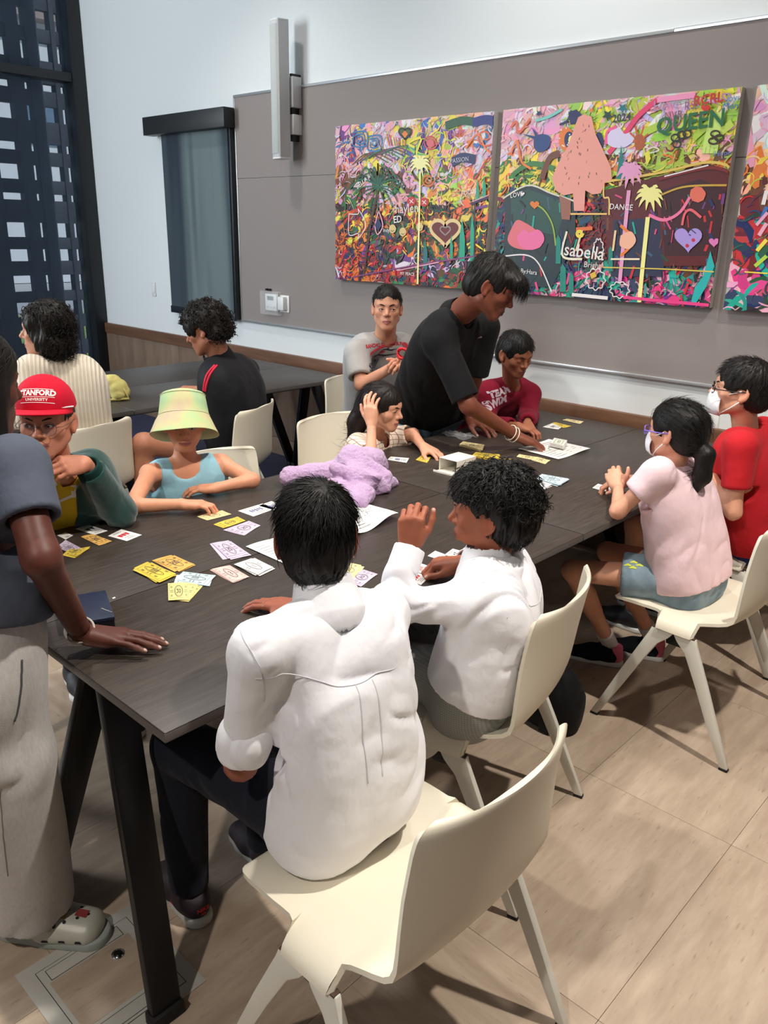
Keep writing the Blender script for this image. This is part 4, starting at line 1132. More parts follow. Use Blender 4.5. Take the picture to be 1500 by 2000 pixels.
# ------------------------------------------------------------------ the two boys in white shirts
M_white = fabric('white_oxford', (236, 235, 240), .8, 700, .12, .01, .1)
M_seam = plain('white_seam_shade', (206, 206, 212), .8)  # seam and pleat lines carry the shirt's shadow tone in their colour
M_navyp = fabric('navy_trousers', (24, 26, 36), .85)
HM = lambda: hair_mat('black_hair', (22, 20, 20))
BROWN = (150, 88, 66)
def person_a():
    p = Body('person', 'boy in a rolled-sleeve white shirt and dark trousers, seen from behind on the nearest chair', S=.86, skin=(150, 86, 66), lip=(120, 66, 60), child=.35,
        face=(-.93, .12), shface=(-.95, .22), hip=(-.985, .955, .545), neck=at(640, 1172, x=-1.03), head=at(617, 1055, x=-1.085), look=(-.76, .65, -.12), hs=.92, slouch=.10, nk=.050, ear=1.15,
        shL=at(503, 1268, x=-1.01), shR=at(746, 1200, x=-1.02), elL=at(470, 1492, x=-1.075), wrL=(-1.22, .93, .63), elR=(-1.18, 1.20, .76), wrR=(-1.37, 1.175, .775),
        hpL=dict(x=(-.8, .4, -.2), z=(-.2, .1, 1)), hpR=dict(x=(-.95, -.25, -.08), z=(0, 0, 1), curl=(.15, .3, .2)),
        legs={'L': ((-1.44, .865, .50), (-1.445, .865, .10)), 'R': ((-1.42, 1.10, .5), (-1.43, 1.10, .10))}, tw=.70, td=.88)
    p.build_skin()
    f = p.shirt(sleeve=.77, sleeves={'R': 1.1}, loose=.010, hem=-.10, sl_add=.011, bag=.004, neck_r=1.08)
    for kk in 'LR':   # rolled cuffs
        a, e, w = p.arms[kk]; c = lerp(e, w, .02); ax = nrm(w-e)
    up = np.array([0, 0, 1.0])
    p.garment('shirt', f, M_white, .0045, .018, 10, 6, (.3, .8, .35), stretch=2.6)
    c = p.neck; fw, rt = p.sfwd, p.sright
    yk = [p.sh['L']-fw*.05-up*.03+rt*-.03, p.sh['L']*.5+c*.5-fw*.12-up*.065, c-fw*.14-up*.10, p.sh['R']*.5+c*.5-fw*.12-up*.075, p.sh['R']-fw*.05-up*.05+rt*.03]
    p.seam('yoke_seam', yk, M_seam, .0012)
    for dx in (-.016, .022): p.seam('pleat', [c-fw*.14-up*.10+rt*dx, c-fw*.16-up*.20+rt*dx*1.2, c-fw*.17-up*.30+rt*dx*.9], M_seam, .0011)
    for kk in 'LR':
        sg = -1 if kk == 'L' else 1
        p.seam('sleeve_seam', [p.sh[kk]+rt*sg*.035*.86+up*.045, p.sh[kk]-fw*.05+rt*sg*.02, p.sh[kk]-fw*.045-up*.10+rt*sg*.0], M_seam, .0011)
        a, e, w = p.arms[kk]; ax = nrm(e-a); c0 = lerp(a, e, .78)
        if kk == 'R': continue
        g = Field()
        for i in range(2): g.cap(c0-ax*(.004+.008*i), c0+ax*(.014-.008*i), .0525-.001*i, .0515-.001*i, .004)
        g.half(c0+ax*.03, ax, .003); g.cap(c0+ax*.012, c0+ax*.08, .042, .042, .002, op=-1)
        p.garment('cuff', g, M_white, .0035, .006, 22, 5)
    p.collar(M_white, .046, 1.42, 1.10)
    p.garment('trousers', p.legs_field(.014, flare=-.002), M_navyp, .007, .006, 9, 4)
    su = plain('shoe_dark', (40, 24, 32), .7, nscale=300, nstr=.2); sl = plain('shoe_sole_grey', (188, 186, 180), .6)
    for k, (kn, an) in p.o['legs'].items():
        o, B = shoe(p, np.asarray(an)-np.array([0, 0, .0]), (-1, .08) if k == 'L' else (-1, .1), .92, su, sl, .030)
        sd = 1 if k == 'L' else -1
        # red curved stroke on the outer side and heel lettering
        red = plain('shoe_red', (214, 34, 40), .5)
        pts = []; V2 = []; F2 = []
        ctr = [(-.012, .036, .052, .002), (.005, .0415, .041, .009), (.03, .0425, .040, .007), (.06, .043, .050, .004), (.085, .0425, .058, .001)]
        for (f_, r_, z_, h_) in ctr:
            V2 += [B(f_, -sd*(r_+.0015), z_-h_), B(f_, -sd*(r_+.0005), z_+h_)]
        F2 = [(2*i, 2*i+2, 2*i+3, 2*i+1) for i in range(len(ctr)-1)]
        q = link('side_stroke', pmesh('side_stroke', V2, F2), red); q.parent = o
        V3, F3 = text_mesh('NIKE', .018, .0004); V4, F4 = text_mesh('AIR', .010, .0003)
        vv = [B(-.0725+.0*x, x*.92, .058+y) for x, y, z in V3]+[B(-.0725, x, .044+y) for x, y, z in V4]
        q = link('heel_lettering', pmesh('heel_lettering', vv, list(F3)+[tuple(i+len(V3) for i in t) for t in F4]), red); q.parent = o
    hf = p.hair_cap(t=.007, top=.019, nape=-.080, face=(.118, .0, .06))
    hm = HM(); p.hair_mesh('hair', hf, hm, amp=.0028, flow=(.018, -.05, .12)); V, N = p.hv
    up_ = lambda V: ~((V[:, 2] < .05) & (np.abs(V[:, 0]) > .052) & (V[:, 1] > -.05)) & (V[:, 2] > -.05)
    p.locks(V, N, hm, 3400, .055, .0010, (.018, -.052, .125), .001, 1, gravity=.05, flick=.0, jit=.25, region=up_)
    return p
def person_b():
    up = np.array([0, 0, 1.0])
    p = Body('person', 'boy in a white shirt raising his fist, turned left on the second chair', S=.84, skin=(158, 92, 66), lip=(128, 70, 62), child=.35,
        face=(-.93, -.35), shface=(-.86, -.50), hip=(-1.09, 1.57, .54), neck=at(955, 1095, d=2.08), head=at(956, 1003, d=2.06), look=(-.88, -.46, -.05), hs=.95, slouch=.07, nk=.050,
        elL=at(762, 1182, d=1.97), wrL=at(800, 1072, d=2.0), elR=(-1.24, 1.87, .75), wrR=at(905, 1100, z=.785), hpL=dict(x=(.04, .02, 1), z=(.45, -.85, .1), curl=(.95, 1.2, .8), thumb=(-.2, .3)),
        hpR=dict(x=(-.75, -.6, -.05), z=(.1, 0, 1), curl=(.8, 1.1, .6), thumb=(-.3, .2)),
        legs={'L': ((-1.50, 1.46, .51), (-1.47, 1.45, .10)), 'R': ((-1.50, 1.66, .5), (-1.5, 1.64, .10))}, gaze=(-.2, 1, -.1), ear=1.05)
    p.build_skin()
    f = p.shirt(sleeve=1.80, loose=.016, hem=.03, sl_add=.016, bag=.012, neck_r=1.25)
    p.garment('shirt', f, M_white, .0045, .016, 10, 17, (.7, .3, .5), stretch=2.4)
    c = p.neck; fw, rt = p.sfwd, p.sright
    p.seam('yoke_seam', [p.sh['L']-fw*.05-up*.02-rt*.02, p.sh['L']*.5+c*.5-fw*.11-up*.06, c-fw*.13-up*.09, p.sh['R']*.5+c*.5-fw*.11-up*.07, p.sh['R']-fw*.05-up*.04], M_seam, .0012)
    for dx in (-.018, .018): p.seam('pleat', [c-fw*.13-up*.09+rt*dx, c-fw*.15-up*.16+rt*dx*1.1, c-fw*.15-up*.22+rt*dx*.7], M_seam, .0011)
    p.seam('sleeve_seam', [p.sh['L']-rt*.01+up*.05, p.sh['L']-fw*.055+rt*.01, p.sh['L']-fw*.05-up*.09+rt*.01], M_seam, .0011)
    for kk in 'LR':
        a, e, w = p.arms[kk]; ax = nrm(w-e); c0 = lerp(e, w, .80); g = Field()
        g.cap(c0-ax*.022, c0+ax*.03, .041, .040, .004); g.half(c0+ax*.032, ax, .002); g.half(c0-ax*.03, -ax, .002); g.cap(c0+ax*.018, c0+ax*.09, .0345, .036, .002, op=-1)
        p.garment('cuff', g, M_white, .0032, .0012, 16, 5)
    p.collar(M_white, .044, 1.45, 1.12)
    k = NT('grey_check'); v = k.coords(); wv = [k.n('TexWave', wave_type='BANDS', bands_direction=d_) for d_ in ('X', 'Z')]
    for w_ in wv: w_.inputs['Scale'].default_value = 50; w_.inputs['Distortion'].default_value = .4; k.l(v, w_.inputs['Vector'])
    m1 = k.mix(wv[0].outputs['Fac'], (146, 148, 146), (164, 164, 160)); m2 = k.mix(wv[1].outputs['Fac'], (226, 226, 224), (255, 255, 255))
    k.set(Base_Color=k.mix(1.0, m1, m2, 'MULTIPLY'), Roughness=.85); k.bump(k.noise(k.coords(), 500, 2), .25, .002)
    p.garment('trousers', p.legs_field(.018, flare=.01), k.m, .006, .009, 10, 8)
    pts = [p.hip-p.right*.10*.84+up*.05, p.hip-p.right*.11+p.fwd*.05+up*.03]
    su = plain('shoe_black', (26, 26, 30), .6); sl = plain('sole_white', (220, 220, 216), .6)
    for k_, (kn, an) in p.o['legs'].items(): shoe(p, an, (-1, -.15), .92, su, sl)
    hf = p.hair_cap(t=.020, top=.028, nape=-.066, face=(.118, .022, .078), back=.008, extra=lambda f: [f.ell((x*.072, .080, .004), (.036, .055, .042), .010, op=-1) for x in (-1, 1)])
    hm = HM(); p.hair_mesh('hair', hf, hm, amp=.007, flow=(.0, -.02, .13)); V, N = p.hv
    topr = lambda V: (V[:, 2] > .02)
    p.locks(V, N, hm, 1500, .04, .0011, (0, -.04, .13), .003, 2, gravity=.2, flick=.12, region=lambda V: ~((V[:, 2] < .045) & (V[:, 1] > -.03)))
    p.curls(V, N, hm, 700, .010, .026, .0017, 1.2, 3, topr)
    return p
PEOPLE = [person_a, person_b]
# ------------------------------------------------------------------ far side of the main tables
def person_hat():
    p = Body('person', 'child in a pale blue tank top and green bucket hat, arms folded on the table', S=.72, skin=(214, 150, 118), lip=(176, 108, 100), child=.9,
        face=(.90, -.44), hip=(-2.56, 1.66, .52), neck=at(360, 905, d=3.08), head=at(360, 828, d=3.02), look=(.82, -.56, -.06), hs=.90, slouch=.02, nk=.046, ncut=.7,
        shR=at(292, 925, d=3.02), shL=at(432, 905, d=3.12), elR=at(258, 988, z=.775), wrR=at(352, 985, z=.775), elL=at(492, 938, z=.775), wrL=at(428, 952, z=.772),
        hpR=dict(x=(.55, .75, 0), z=(-.1, .0, 1), curl=(.35, .7, .4)), hpL=dict(x=(-.6, -.5, -.05), z=(0, 0, 1), curl=(.2, .4, .3)), arm=1.05, bare_torso=1, open=.8, legs={'R': ((-2.2, 1.5, .5), (-2.2, 1.5, .1)), 'L': ((-2.2, 1.75, .5), (-2.2, 1.75, .1))})
    p.build_skin(h=.0075)
    S = p.S; f = Field(); p.torso(f, k=.035, n=13, loose=.006, top=.93, bot=-.05)
    for kk in 'RL': f.cap(p.neck-p.spine_up*.05*S, lerp(p.neck-p.spine_up*.02, p.sh[kk], .74), .052*S, .052*S, .03)
    f.cap(p.neck-p.spine_up*.0+p.sfwd*.025, p.head, .062*S+.004, .075, .006, op=-1); f.ell(p.neck+p.sfwd*.080*S-p.spine_up*.012*S, (.058*S, .068*S, .050*S), .012, op=-1)
    for kk in 'RL':
        a, e, w = p.arms[kk]; o_ = nrm(a-p.neck); c = a+o_*.012*S; f.ell(c, (.068*S, .068*S, .085*S), .012, op=-1); f.ell(c-p.spine_up*.055*S+o_*.005, (.056*S, .056*S, .075*S), .012, op=-1)
    M = fabric('aqua_cotton', (152, 200, 216), .85, 600, .12, .02)
    p.garment('tank_top', f, M, .0045, .004, 9, 21, (0, 0, 1))
    p.garment('shorts', p.legs_field(.012, cut=.8), fabric('dark_shorts', (40, 44, 60)), .008, .004)
    # bucket hat, lathe in the head frame: crown, seam band, sloping brim
    prof = [(.001, .146), (.03, .1455), (.062, .143), (.080, .136), (.0865, .126), (.0925, .085), (.098, .048), (.0995, .045), (.110, .022), (.121, -.004), (.132, -.028), (.1335, -.031), (.131, -.030), (.119, -.006), (.108, .018), (.0965, .042), (.090, .08), (.083, .122), (.001, .140)]
    n = 64; V = []; F = []
    for r, z in prof:
        for i in range(n):
            a = 2*PI*i/n; wob = 1+.022*math.sin(2*a+.6)+.012*math.sin(5*a)*(1 if r > .1 else .2)
            V.append((r*math.cos(a)*wob, r*1.17*math.sin(a)*wob-.008, z+.004*math.sin(3*a+1)*(r > .1)+.10*0))
    for j in range(len(prof)-1):
        for i in range(n): F.append((j*n+i, j*n+(i+1) % n, (j+1)*n+(i+1) % n, (j+1)*n+i))
    V = np.array(V); tilt = math.radians(27); ct, st = math.cos(tilt), math.sin(tilt); V = np.stack([V[:, 0], ct*V[:, 1]-st*V[:, 2], st*V[:, 1]+ct*V[:, 2]], 1)+A3(0, .016, -.008)
    k = NT('tie_dye_cotton'); v = k.coords((1, 1, 1)); n1 = k.noise(v, 9, 3); col = k.ramp(n1, [(.33, (150, 196, 160)), (.47, (178, 196, 140)), (.58, (196, 188, 142)), (.72, (196, 172, 150))])
    k.set(Base_Color=col, Roughness=.85); k.bump(k.noise(v, 700, 2), .15, .002)
    hat = p.child(link('bucket_hat', pmesh('bucket_hat', p.L2W(V), F, True), k.m)); M_st = plain('stitching', (206, 206, 170), .8)
    def ringpts(r, z): 
        q = np.array([(r*math.cos(a)*(1+.022*math.sin(2*a+.6)), r*1.17*math.sin(a)*(1+.022*math.sin(2*a+.6))-.008, z) for a in np.linspace(0, 2*PI, 60)])
        return p.L2W(np.stack([q[:, 0], ct*q[:, 1]-st*q[:, 2], st*q[:, 1]+ct*q[:, 2]], 1)+A3(0, .016, -.008))
    for r, z in ((.0995, .047), (.0875, .128)):
        Vt, Ft = tube_mesh(list(ringpts(r, z)), .0011, 6, False); q = link('hat_seam', pmesh('hat_seam', Vt, Ft, True), M_st); q.parent = hat
    hf = p.hair_cap(t=.004, top=.0, nape=-.085); hm = HM(); p.hair_mesh('hair', hf, hm)
    return p
def person_cap():
    p = Body('person', 'boy in a red cap and round glasses with his hand at his mouth', S=.80, skin=(196, 130, 104), lip=(160, 96, 88), child=.7,
        face=(.85, -.35), hip=(-2.66, 1.12, .53), neck=at(118, 915, d=2.66), head=at(92, 826, d=2.54), look=(.70, -.60, .04), hs=.93, slouch=.02, nk=.047,
        shR=at(45, 935, d=2.5), shL=at(178, 915, d=2.76), elL=at(232, 1000, z=.785), wrL=at(166, 905, d=2.56), elR=(-2.52, .93, .66), wrR=(-2.34, 1.06, .62),
        hpL=dict(x=(.15, -.75, .12), z=(.55, .1, .5), curl=(.7, 1.0, .6), thumb=(-.2, .5)), gaze=(.40, 1, .02), arm=1.1, legs={'R': ((-2.2, 1.0, .5), (-2.2, 1.0, .1)), 'L': ((-2.28, 1.22, .5), (-2.36, 1.20, .1))})
    p.o['legs']['R'] = ((-2.3, 1.02, .5), (-2.66, 1.18, .10))
    p.build_skin()
    for kk, (kn, an) in p.o['legs'].items(): shoe(p, an, (.86, -.2), .95, plain('shoe_black', (26, 26, 30), .6), plain('sole_white', (220, 220, 216), .6))
    f = p.shirt(sleeve=.4, loose=.008, hem=-.08, neck_r=1.2)
    Mx = fabric('mustard_jersey', (206, 172, 44), .8, 500, .15)
    g = p.garment('shirt', f, Mx, .005, .004, 8, 31)
    wm = plain('print_white', (232, 228, 220), .7)
    o_ = at(140, 985, d=2.52); xd = -p.sright; yd = (0, 0, 1)
    V1 = place2d(text_mesh('P', .052, .004), .022, -.008); p.decal('shirt_print', V1, o_, xd, yd, wm, nd=p.sfwd)
    for y_, h_ in ((.032, .006), (.044, .003), (-.045, .005)): p.decal('shirt_print', strip2d([(-.05+.01*i, y_+.004*i) for i in range(12)], h_), o_, xd, yd, wm, nd=p.sfwd)
    # dark green jacket worn open
    J = p.shirt(sleeve=1.86, loose=.020, hem=-.08, sl_add=.024, neck_r=1.6, bag=.02)
    c = p.neck+p.sfwd*.12-p.sright*-.02-p.spine_up*.22; J.cap(c-p.spine_up*.3, c+p.spine_up*.3, .075, .075, .01, op=-1)
    p.garment('jacket', J, fabric('bottle_green_fleece', (24, 62, 58), .95, 380, .3, .12, .4), .005, .009, 9, 33, stretch=1.6)
    for kk in 'L':
        a, e, w = p.arms[kk]; ax = nrm(w-e); c0 = lerp(e, w, .84); g = Field(); g.cap(c0-ax*.015, c0+ax*.03, .041, .038, .004); g.half(c0+ax*.03, ax, .003); g.cap(c0+ax*.01, c0+ax*.08, .029, .03, .002, op=-1)
        p.garment('cuff', g, fabric('bottle_green_rib', (20, 54, 52), .95, 200, .3), .0032, .0008, 14, 1)
    p.garment('trousers', p.legs_field(.012), M_navyp, .012, .005)
    hf = p.hair_cap(t=.005, top=.0, nape=-.075); hm = HM(); p.hair_mesh('hair', hf, hm)
    # cap: crown + curved brim
    M_red = fabric('red_twill', (196, 18, 46), .75, 900, .15, .02)
    f = Field(); f.ell((0, -.014, .046), (.087, .104, .098), .01); f.ell((0, .02, .072), (.074, .080, .074), .03); f.half((0, 0, .046), (0, -.10, -1), .003); f.ell((0, -.014, .036), (.080, .098, .088), .004, op=-1)
    V, F = f.mesh(.004); cap = p.child(link('cap', mesh_from('cap', p.L2W(V), F), M_red)); p.last = (p.L2W(V), F)
    Vb = []; Fb = []; nx, ny = 22, 9
    for side_ in (0, 1):
        for j in range(ny):
            for i in range(nx):
                u = -1+2*i/(nx-1); v = j/(ny-1); ph = u*1.30; rx, ry = .0865, .104
                bx, by = math.sin(ph)*rx, math.cos(ph)*ry-.014; ext = v*.072*(math.cos(u*PI/2)**.55 if abs(u) < .999 else 0)
                Vb.append((bx*(1+.15*v*(1-abs(u))), by+ext, .0575-.016*u*u*(.3+v)-.05*ext-.0035*side_))
    for sd in (0, 1):
        for j in range(ny-1):
            for i in range(nx-1):
                a = sd*nx*ny+j*nx+i; q = (a, a+1, a+1+nx, a+nx); Fb.append(q if sd == 0 else q[::-1])
    for i in range(nx-1): a = (ny-1)*nx+i; Fb.append((a, a+1, a+1+nx*ny, a+nx*ny)); a = i; Fb.append((a+1, a, a+nx*ny, a+1+nx*ny))
    br = link('brim', pmesh('brim', p.L2W(Vb), Fb, True), M_red); br.parent = cap
    mw = plain('white_thread', (240, 236, 232), .7)
    Wd = lambda v: p.Mh@np.asarray(v, float)
    o_ = p.L2W([(0.004, .1, .098)])[0]; xd, yd, nd = Wd((-1, 0, 0)), Wd((0, -.32, .95)), Wd((0, .95, .30))
    for nm, VF in (('cap_lettering', place2d(text_mesh('STANFORD', .0180, .0008, 1.0), .008, .010, 1.0, 0, 1.15)), ('cap_lettering', place2d(text_mesh('UNIVERSITY', .0102, .0003, 1.05), .008, -.0085)), ('cap_line', strip2d([(-.036+.0110*i, -.0005+.0*i) for i in range(9)], .0007)), ('cap_line', strip2d([(-.036+.0110*i, -.0165) for i in range(9)], .0009)), ('cap_line', strip2d([(-.032+.01*i, .0215) for i in range(9)], .0007))):
        p.decal(nm, VF, o_, xd, yd, mw, .0012, cap, nd)
    pts = p.L2W([(math.sin(u*1.28)*.0915, math.cos(u*1.28)*.1115-.014, .0605-.006*u*u) for u in np.linspace(-1, 1, 30)])
    Vt, Ft = tube_mesh(list(pts), .0022, 6); q = link('cap_cord', pmesh('cap_cord', Vt, Ft, True), mw); q.parent = cap
    glasses(p, plain('thin_wire', (120, 110, 105), .3, .8), .021, .0009, round_=True)
    return p
def glasses(p, mat, R, r, round_=False, tint=None, sq=.8):
    fr = None
    for x in (-1, 1):
        c = np.array([x*.0325, .101, .000]); pts = []
        for a in np.linspace(0, 2*PI, 37):
            ca, sa = math.cos(a), math.sin(a); e = 1.0 if round_ else .62
            pts.append(c+np.array([R*math.copysign(abs(ca)**e, ca), -.006*abs(ca)**2*(1 if x*ca > 0 else .2), R*(1 if round_ else sq)*math.copysign(abs(sa)**e, sa)]))
        V, F = tube_mesh(list(p.L2W(pts)), r, 6, False); o = link('glasses', pmesh('glasses', V, F, True), mat) if fr is None else link('rim', pmesh('rim', V, F, True), mat)
        if fr is None: fr = p.child(o)
        else: o.parent = fr
        lv = [c+np.array([0, -.0005, 0])]+[q for q in pts[:-1]]; n = len(pts)-1
        k = plain('lens', (255, 255, 255), .03)
        if 'lens_done' not in _MATS:
            b = k.node_tree.nodes['Principled BSDF']; b.inputs['Alpha'].default_value = .04; _MATS['lens_done'] = 1
        o = link('lens', pmesh('lens', p.L2W(lv), [(0, i+1, (i+1) % n+1) for i in range(n)], True), k); o.parent = fr
        V, F = tube_mesh(list(p.L2W([c+np.array([x*R, -.004, .004]), (x*.070, .085, .004), (x*.0785, .03, .006), (x*.0800, -.015, .010), (x*.0785, -.03, -.004)])), r*1.1, 6); o = link('temple', pmesh('temple', V, F, True), mat); o.parent = fr
    V, F = tube_mesh(list(p.L2W([(-.0325+R, .101, .003), (-.006, .1045, .006), (.006, .1045, .006), (.0325-R, .101, .003)])), r, 6); o = link('bridge', pmesh('bridge', V, F, True), mat); o.parent = fr
    return fr
def mask(p, white, print_col=None):
    f = scale_field(head_field(p.o), 1.0); g = Field()
    c = p.o.get('child', 0); jz = 1-.13*c
    V = []; F = []; nx, nz = 19, 15
    for j in range(nz):
        z = .0-(.008)+(-.108*jz+.008)*j/(nz-1)
        for i in range(nx):
            u = -1+2*i/(nx-1); hw = (.030+.030*math.sin(PI*min(1, (j+2)/(nz-1)*.72)))*(1 if j < nz-4 else 1-.16*(j-nz+4)); x = u*hw
            prof = .112-.010*((j/(nz-1)-.4)*2)**2 if True else 0
            y = prof-.034*u*u-.012*abs(u)**4; V.append((x, y, z-.004*u*u))
    for j in range(nz-1):
        for i in range(nx-1): a = j*nx+i; F.append((a, a+1, a+1+nx, a+nx))
    me = pmesh('face_mask', p.L2W(V), F); bm = bmesh.new(); bm.from_mesh(me); bmesh.ops.recalc_face_normals(bm, faces=bm.faces[:]); bmesh.ops.solidify(bm, geom=bm.faces[:], thickness=.0015); bm.to_mesh(me); bm.free()
    me.polygons.foreach_set('use_smooth', [True]*len(me.polygons)); m = p.child(link('face_mask', me, white))
    for x in (-1, 1):
        for (j, zz) in ((1, .012), (nz-3, -.030)):
            a = np.array(V[j*nx+(nx-1 if x > 0 else 0)]); Vt, Ft = tube_mesh(list(p.L2W([a, lerp(a, (x*.0765, .0, zz), .5)+A3(x*.012, .0, 0), (x*.0815, .0, zz)])), .0019, 6); o = link('ear_loop', pmesh('ear_loop', Vt, Ft, True), white); o.parent = m
    return m
def person_plaid():
    p = Body('person', 'girl in a cream checked blouse holding her long hair back', S=.74, skin=(222, 164, 134), lip=(186, 112, 104), child=.8, fem=1,
        face=(.93, .25), hip=(-2.60, 2.60, .53), neck=at(738, 860, d=3.62), head=at(746, 797, d=3.54), look=(.88, .30, -.14), hs=.91, slouch=.02, nk=.043,
        shR=at(700, 868, d=3.5), shL=at(770, 855, d=3.70), elR=at(724, 893, z=.775), wrR=at(726, 830, d=3.38), elL=at(806, 848, d=3.66), wrL=at(826, 872, z=.775),
        hpR=dict(x=(-.18, .0, 1), z=(.25, -.9, .1), curl=(.35, .5, .3), spread=.1), hpL=dict(x=(.75, .0, -.12), z=(0, 0, 1), curl=(.3, .6, .4), spread=.12), gaze=(.1, 1, -.05), open=.85,
        legs={'R': ((-2.2, 2.5, .5), (-2.2, 2.5, .1)), 'L': ((-2.2, 2.7, .5), (-2.2, 2.7, .1))})
    p.build_skin()
    k = NT('checked_cotton'); v = k.coords(); col = None; base = (233, 216, 196)
    mks = []
    for ax_ in (0, 1, 2):
        sx = k.n('SeparateXYZ'); k.l(v, sx.inputs[0]); m = k.n('Math', operation='MULTIPLY'); m.inputs[1].default_value = 48.0; k.l(sx.outputs[ax_], m.inputs[0])
        fr = k.n('Math', operation='FRACT'); k.l(m.outputs[0], fr.inputs[0]); lt = k.n('Math', operation='LESS_THAN'); lt.inputs[1].default_value = .13; k.l(fr.outputs[0], lt.inputs[0]); mks.append(lt.outputs[0])
    mx = k.n('Math', operation='MAXIMUM'); k.l(mks[1], mx.inputs[0]); k.l(mks[2], mx.inputs[1])
    k.set(Base_Color=k.mix(mx.outputs[0], base, (156, 120, 108)), Roughness=.85)
    f = p.shirt(sleeve=.78, loose=.014, hem=-.06, sl_add=.022, neck_r=1.25)
    c = p.neck+p.sfwd*.10-p.spine_up*.03; f.cap(c, c-p.spine_up*.12*p.S, .030, .006, .006, op=-1)
    p.garment('blouse', f, k.m, .0048, .006, 9, 41)
    p.collar(k.m, .03, 1.5, 1.2, front=.5)
    f = p.shirt(sleeve=0, loose=.002, hem=-.05, neck_r=1.15); p.garment('undershirt', f, fabric('dark_red_cotton', (120, 30, 44)), .006, .001)
    p.garment('trousers', p.legs_field(.012), M_navyp, .012, .005)
    def tail(f): f.cap((0, -.09, .0), (0, -.115, -.10), .045, .045, .03); f.cap((0, -.115, -.10), (.01, -.12, -.24), .045, .028, .03)
    hf = p.hair_cap(t=.010, top=.008, nape=-.34, face=(.118, .004, .062), extra=tail); hm = hair_mat('dark_brown_hair', (34, 26, 24)); p.hair_mesh('hair', hf, hm, amp=.0015, flow=(0, .02, .12)); V, N = p.hv
    p.locks(V, N, hm, 1250, .09, .0008, (0, .06, .13), .001, 3, gravity=.3, flick=0, jit=.12)
    return p
def person_leaning():
    p = Body('person', 'young man in a black polo shirt and jeans leaning over the table to point', S=1.03, skin=(124, 70, 52), lip=(110, 62, 56), child=0,
        face=(.97, -.12), shface=(.80, .35), hip=(-2.49, 3.03, .88), neck=at(893, 612, d=3.56), head=at(960, 562, d=3.40), look=(.80, .42, -.50), hs=1.0, slouch=.05, nk=.053, ncut=.5, td=.92,
        shR=at(858, 668, d=3.48), shL=at(945, 640, d=3.80), elR=at(915, 792, d=3.45), wrR=at(1006, 850, z=.81), elL=at(925, 740, d=3.86), wrL=at(915, 815, z=.81),
        hpR=dict(x=(.55, .62, -.30), z=(.15, .15, 1), curl=(.25, .35, .25), spread=.10, thumb=(-.1, .3)), hpL=dict(x=(.8, .1, -.25), z=(0, 0, 1), curl=(.2, .3, .2), spread=.15), stubble=.35,
        legs={'R': ((-2.58, 2.86, .48), (-2.62, 2.86, .09)), 'L': ((-2.58, 3.12, .48), (-2.62, 3.12, .09))}, open=.5, tw=1.02)
    p.build_skin()
    f = p.shirt(sleeve=.90, loose=.016, hem=-.12, sl_add=.026, neck_r=1.25, bag=.006)
    p.garment('polo_shirt', f, fabric('black_pique', (22, 22, 24), .8, 500, .2), .005, .008, 7, 51, (0, .3, .8))
    p.collar(fabric('black_pique', (22, 22, 24)), .034, 1.25, 1.08, front=.5)
    c = p.neck+p.sfwd*.1-p.sright*.06-p.spine_up*.15; p.decal('chest_logo', strip2d([(-.015, 0), (0, .004), (.018, 0)], [.002, .004, .001]), c, p.sright, p.spine_up, plain('print_pale', (200, 180, 190), .7), nd=p.sfwd)
    k = NT('denim'); v = k.coords(); k.set(Base_Color=k.ramp(k.noise(v, 14, 5), [(.3, (82, 112, 140)), (.7, (136, 166, 190))]), Roughness=.85); k.bump(k.noise(v, 700, 2), .3, .002); _MATS['denim'] = k.m
    p.garment('jeans', p.legs_field(.014, flare=.01), k.m, .006, .006, 9, 53)
    for i, t in enumerate((.90, .98)):
        a, e, w = p.arms['R']; p.ring('bracelet', lerp(e, w, t)+np.array([0, 0, -.001]), nrm(w-e)+np.array([.1*i, 0, .1]), .034, .0024, plain('bead_white', (226, 216, 196), .6))
    def bang(f): f.ell((.02, .07, .075), (.058, .05, .034), .02)
    hf = p.hair_cap(t=.010, top=.016, nape=-.062, face=(.122, -.006, .058), extra=bang); hm = HM(); p.hair_mesh('hair', hf, hm, amp=.003, flow=(-.02, -.03, .13)); V, N = p.hv
    p.locks(V, N, hm, 1300, .05, .0009, (-.02, -.04, .13), .001, 4, gravity=.15, flick=.02, jit=.3, region=lambda V: V[:, 2] > .0)
    p.locks(V, N, hm, 420, .075, .0009, (0, -.06, .15), .002, 5, gravity=.5, flick=.10, jit=.3, clear=-.0, region=lambda V: (V[:, 2] > .05) & (V[:, 1] > .05))
    return p
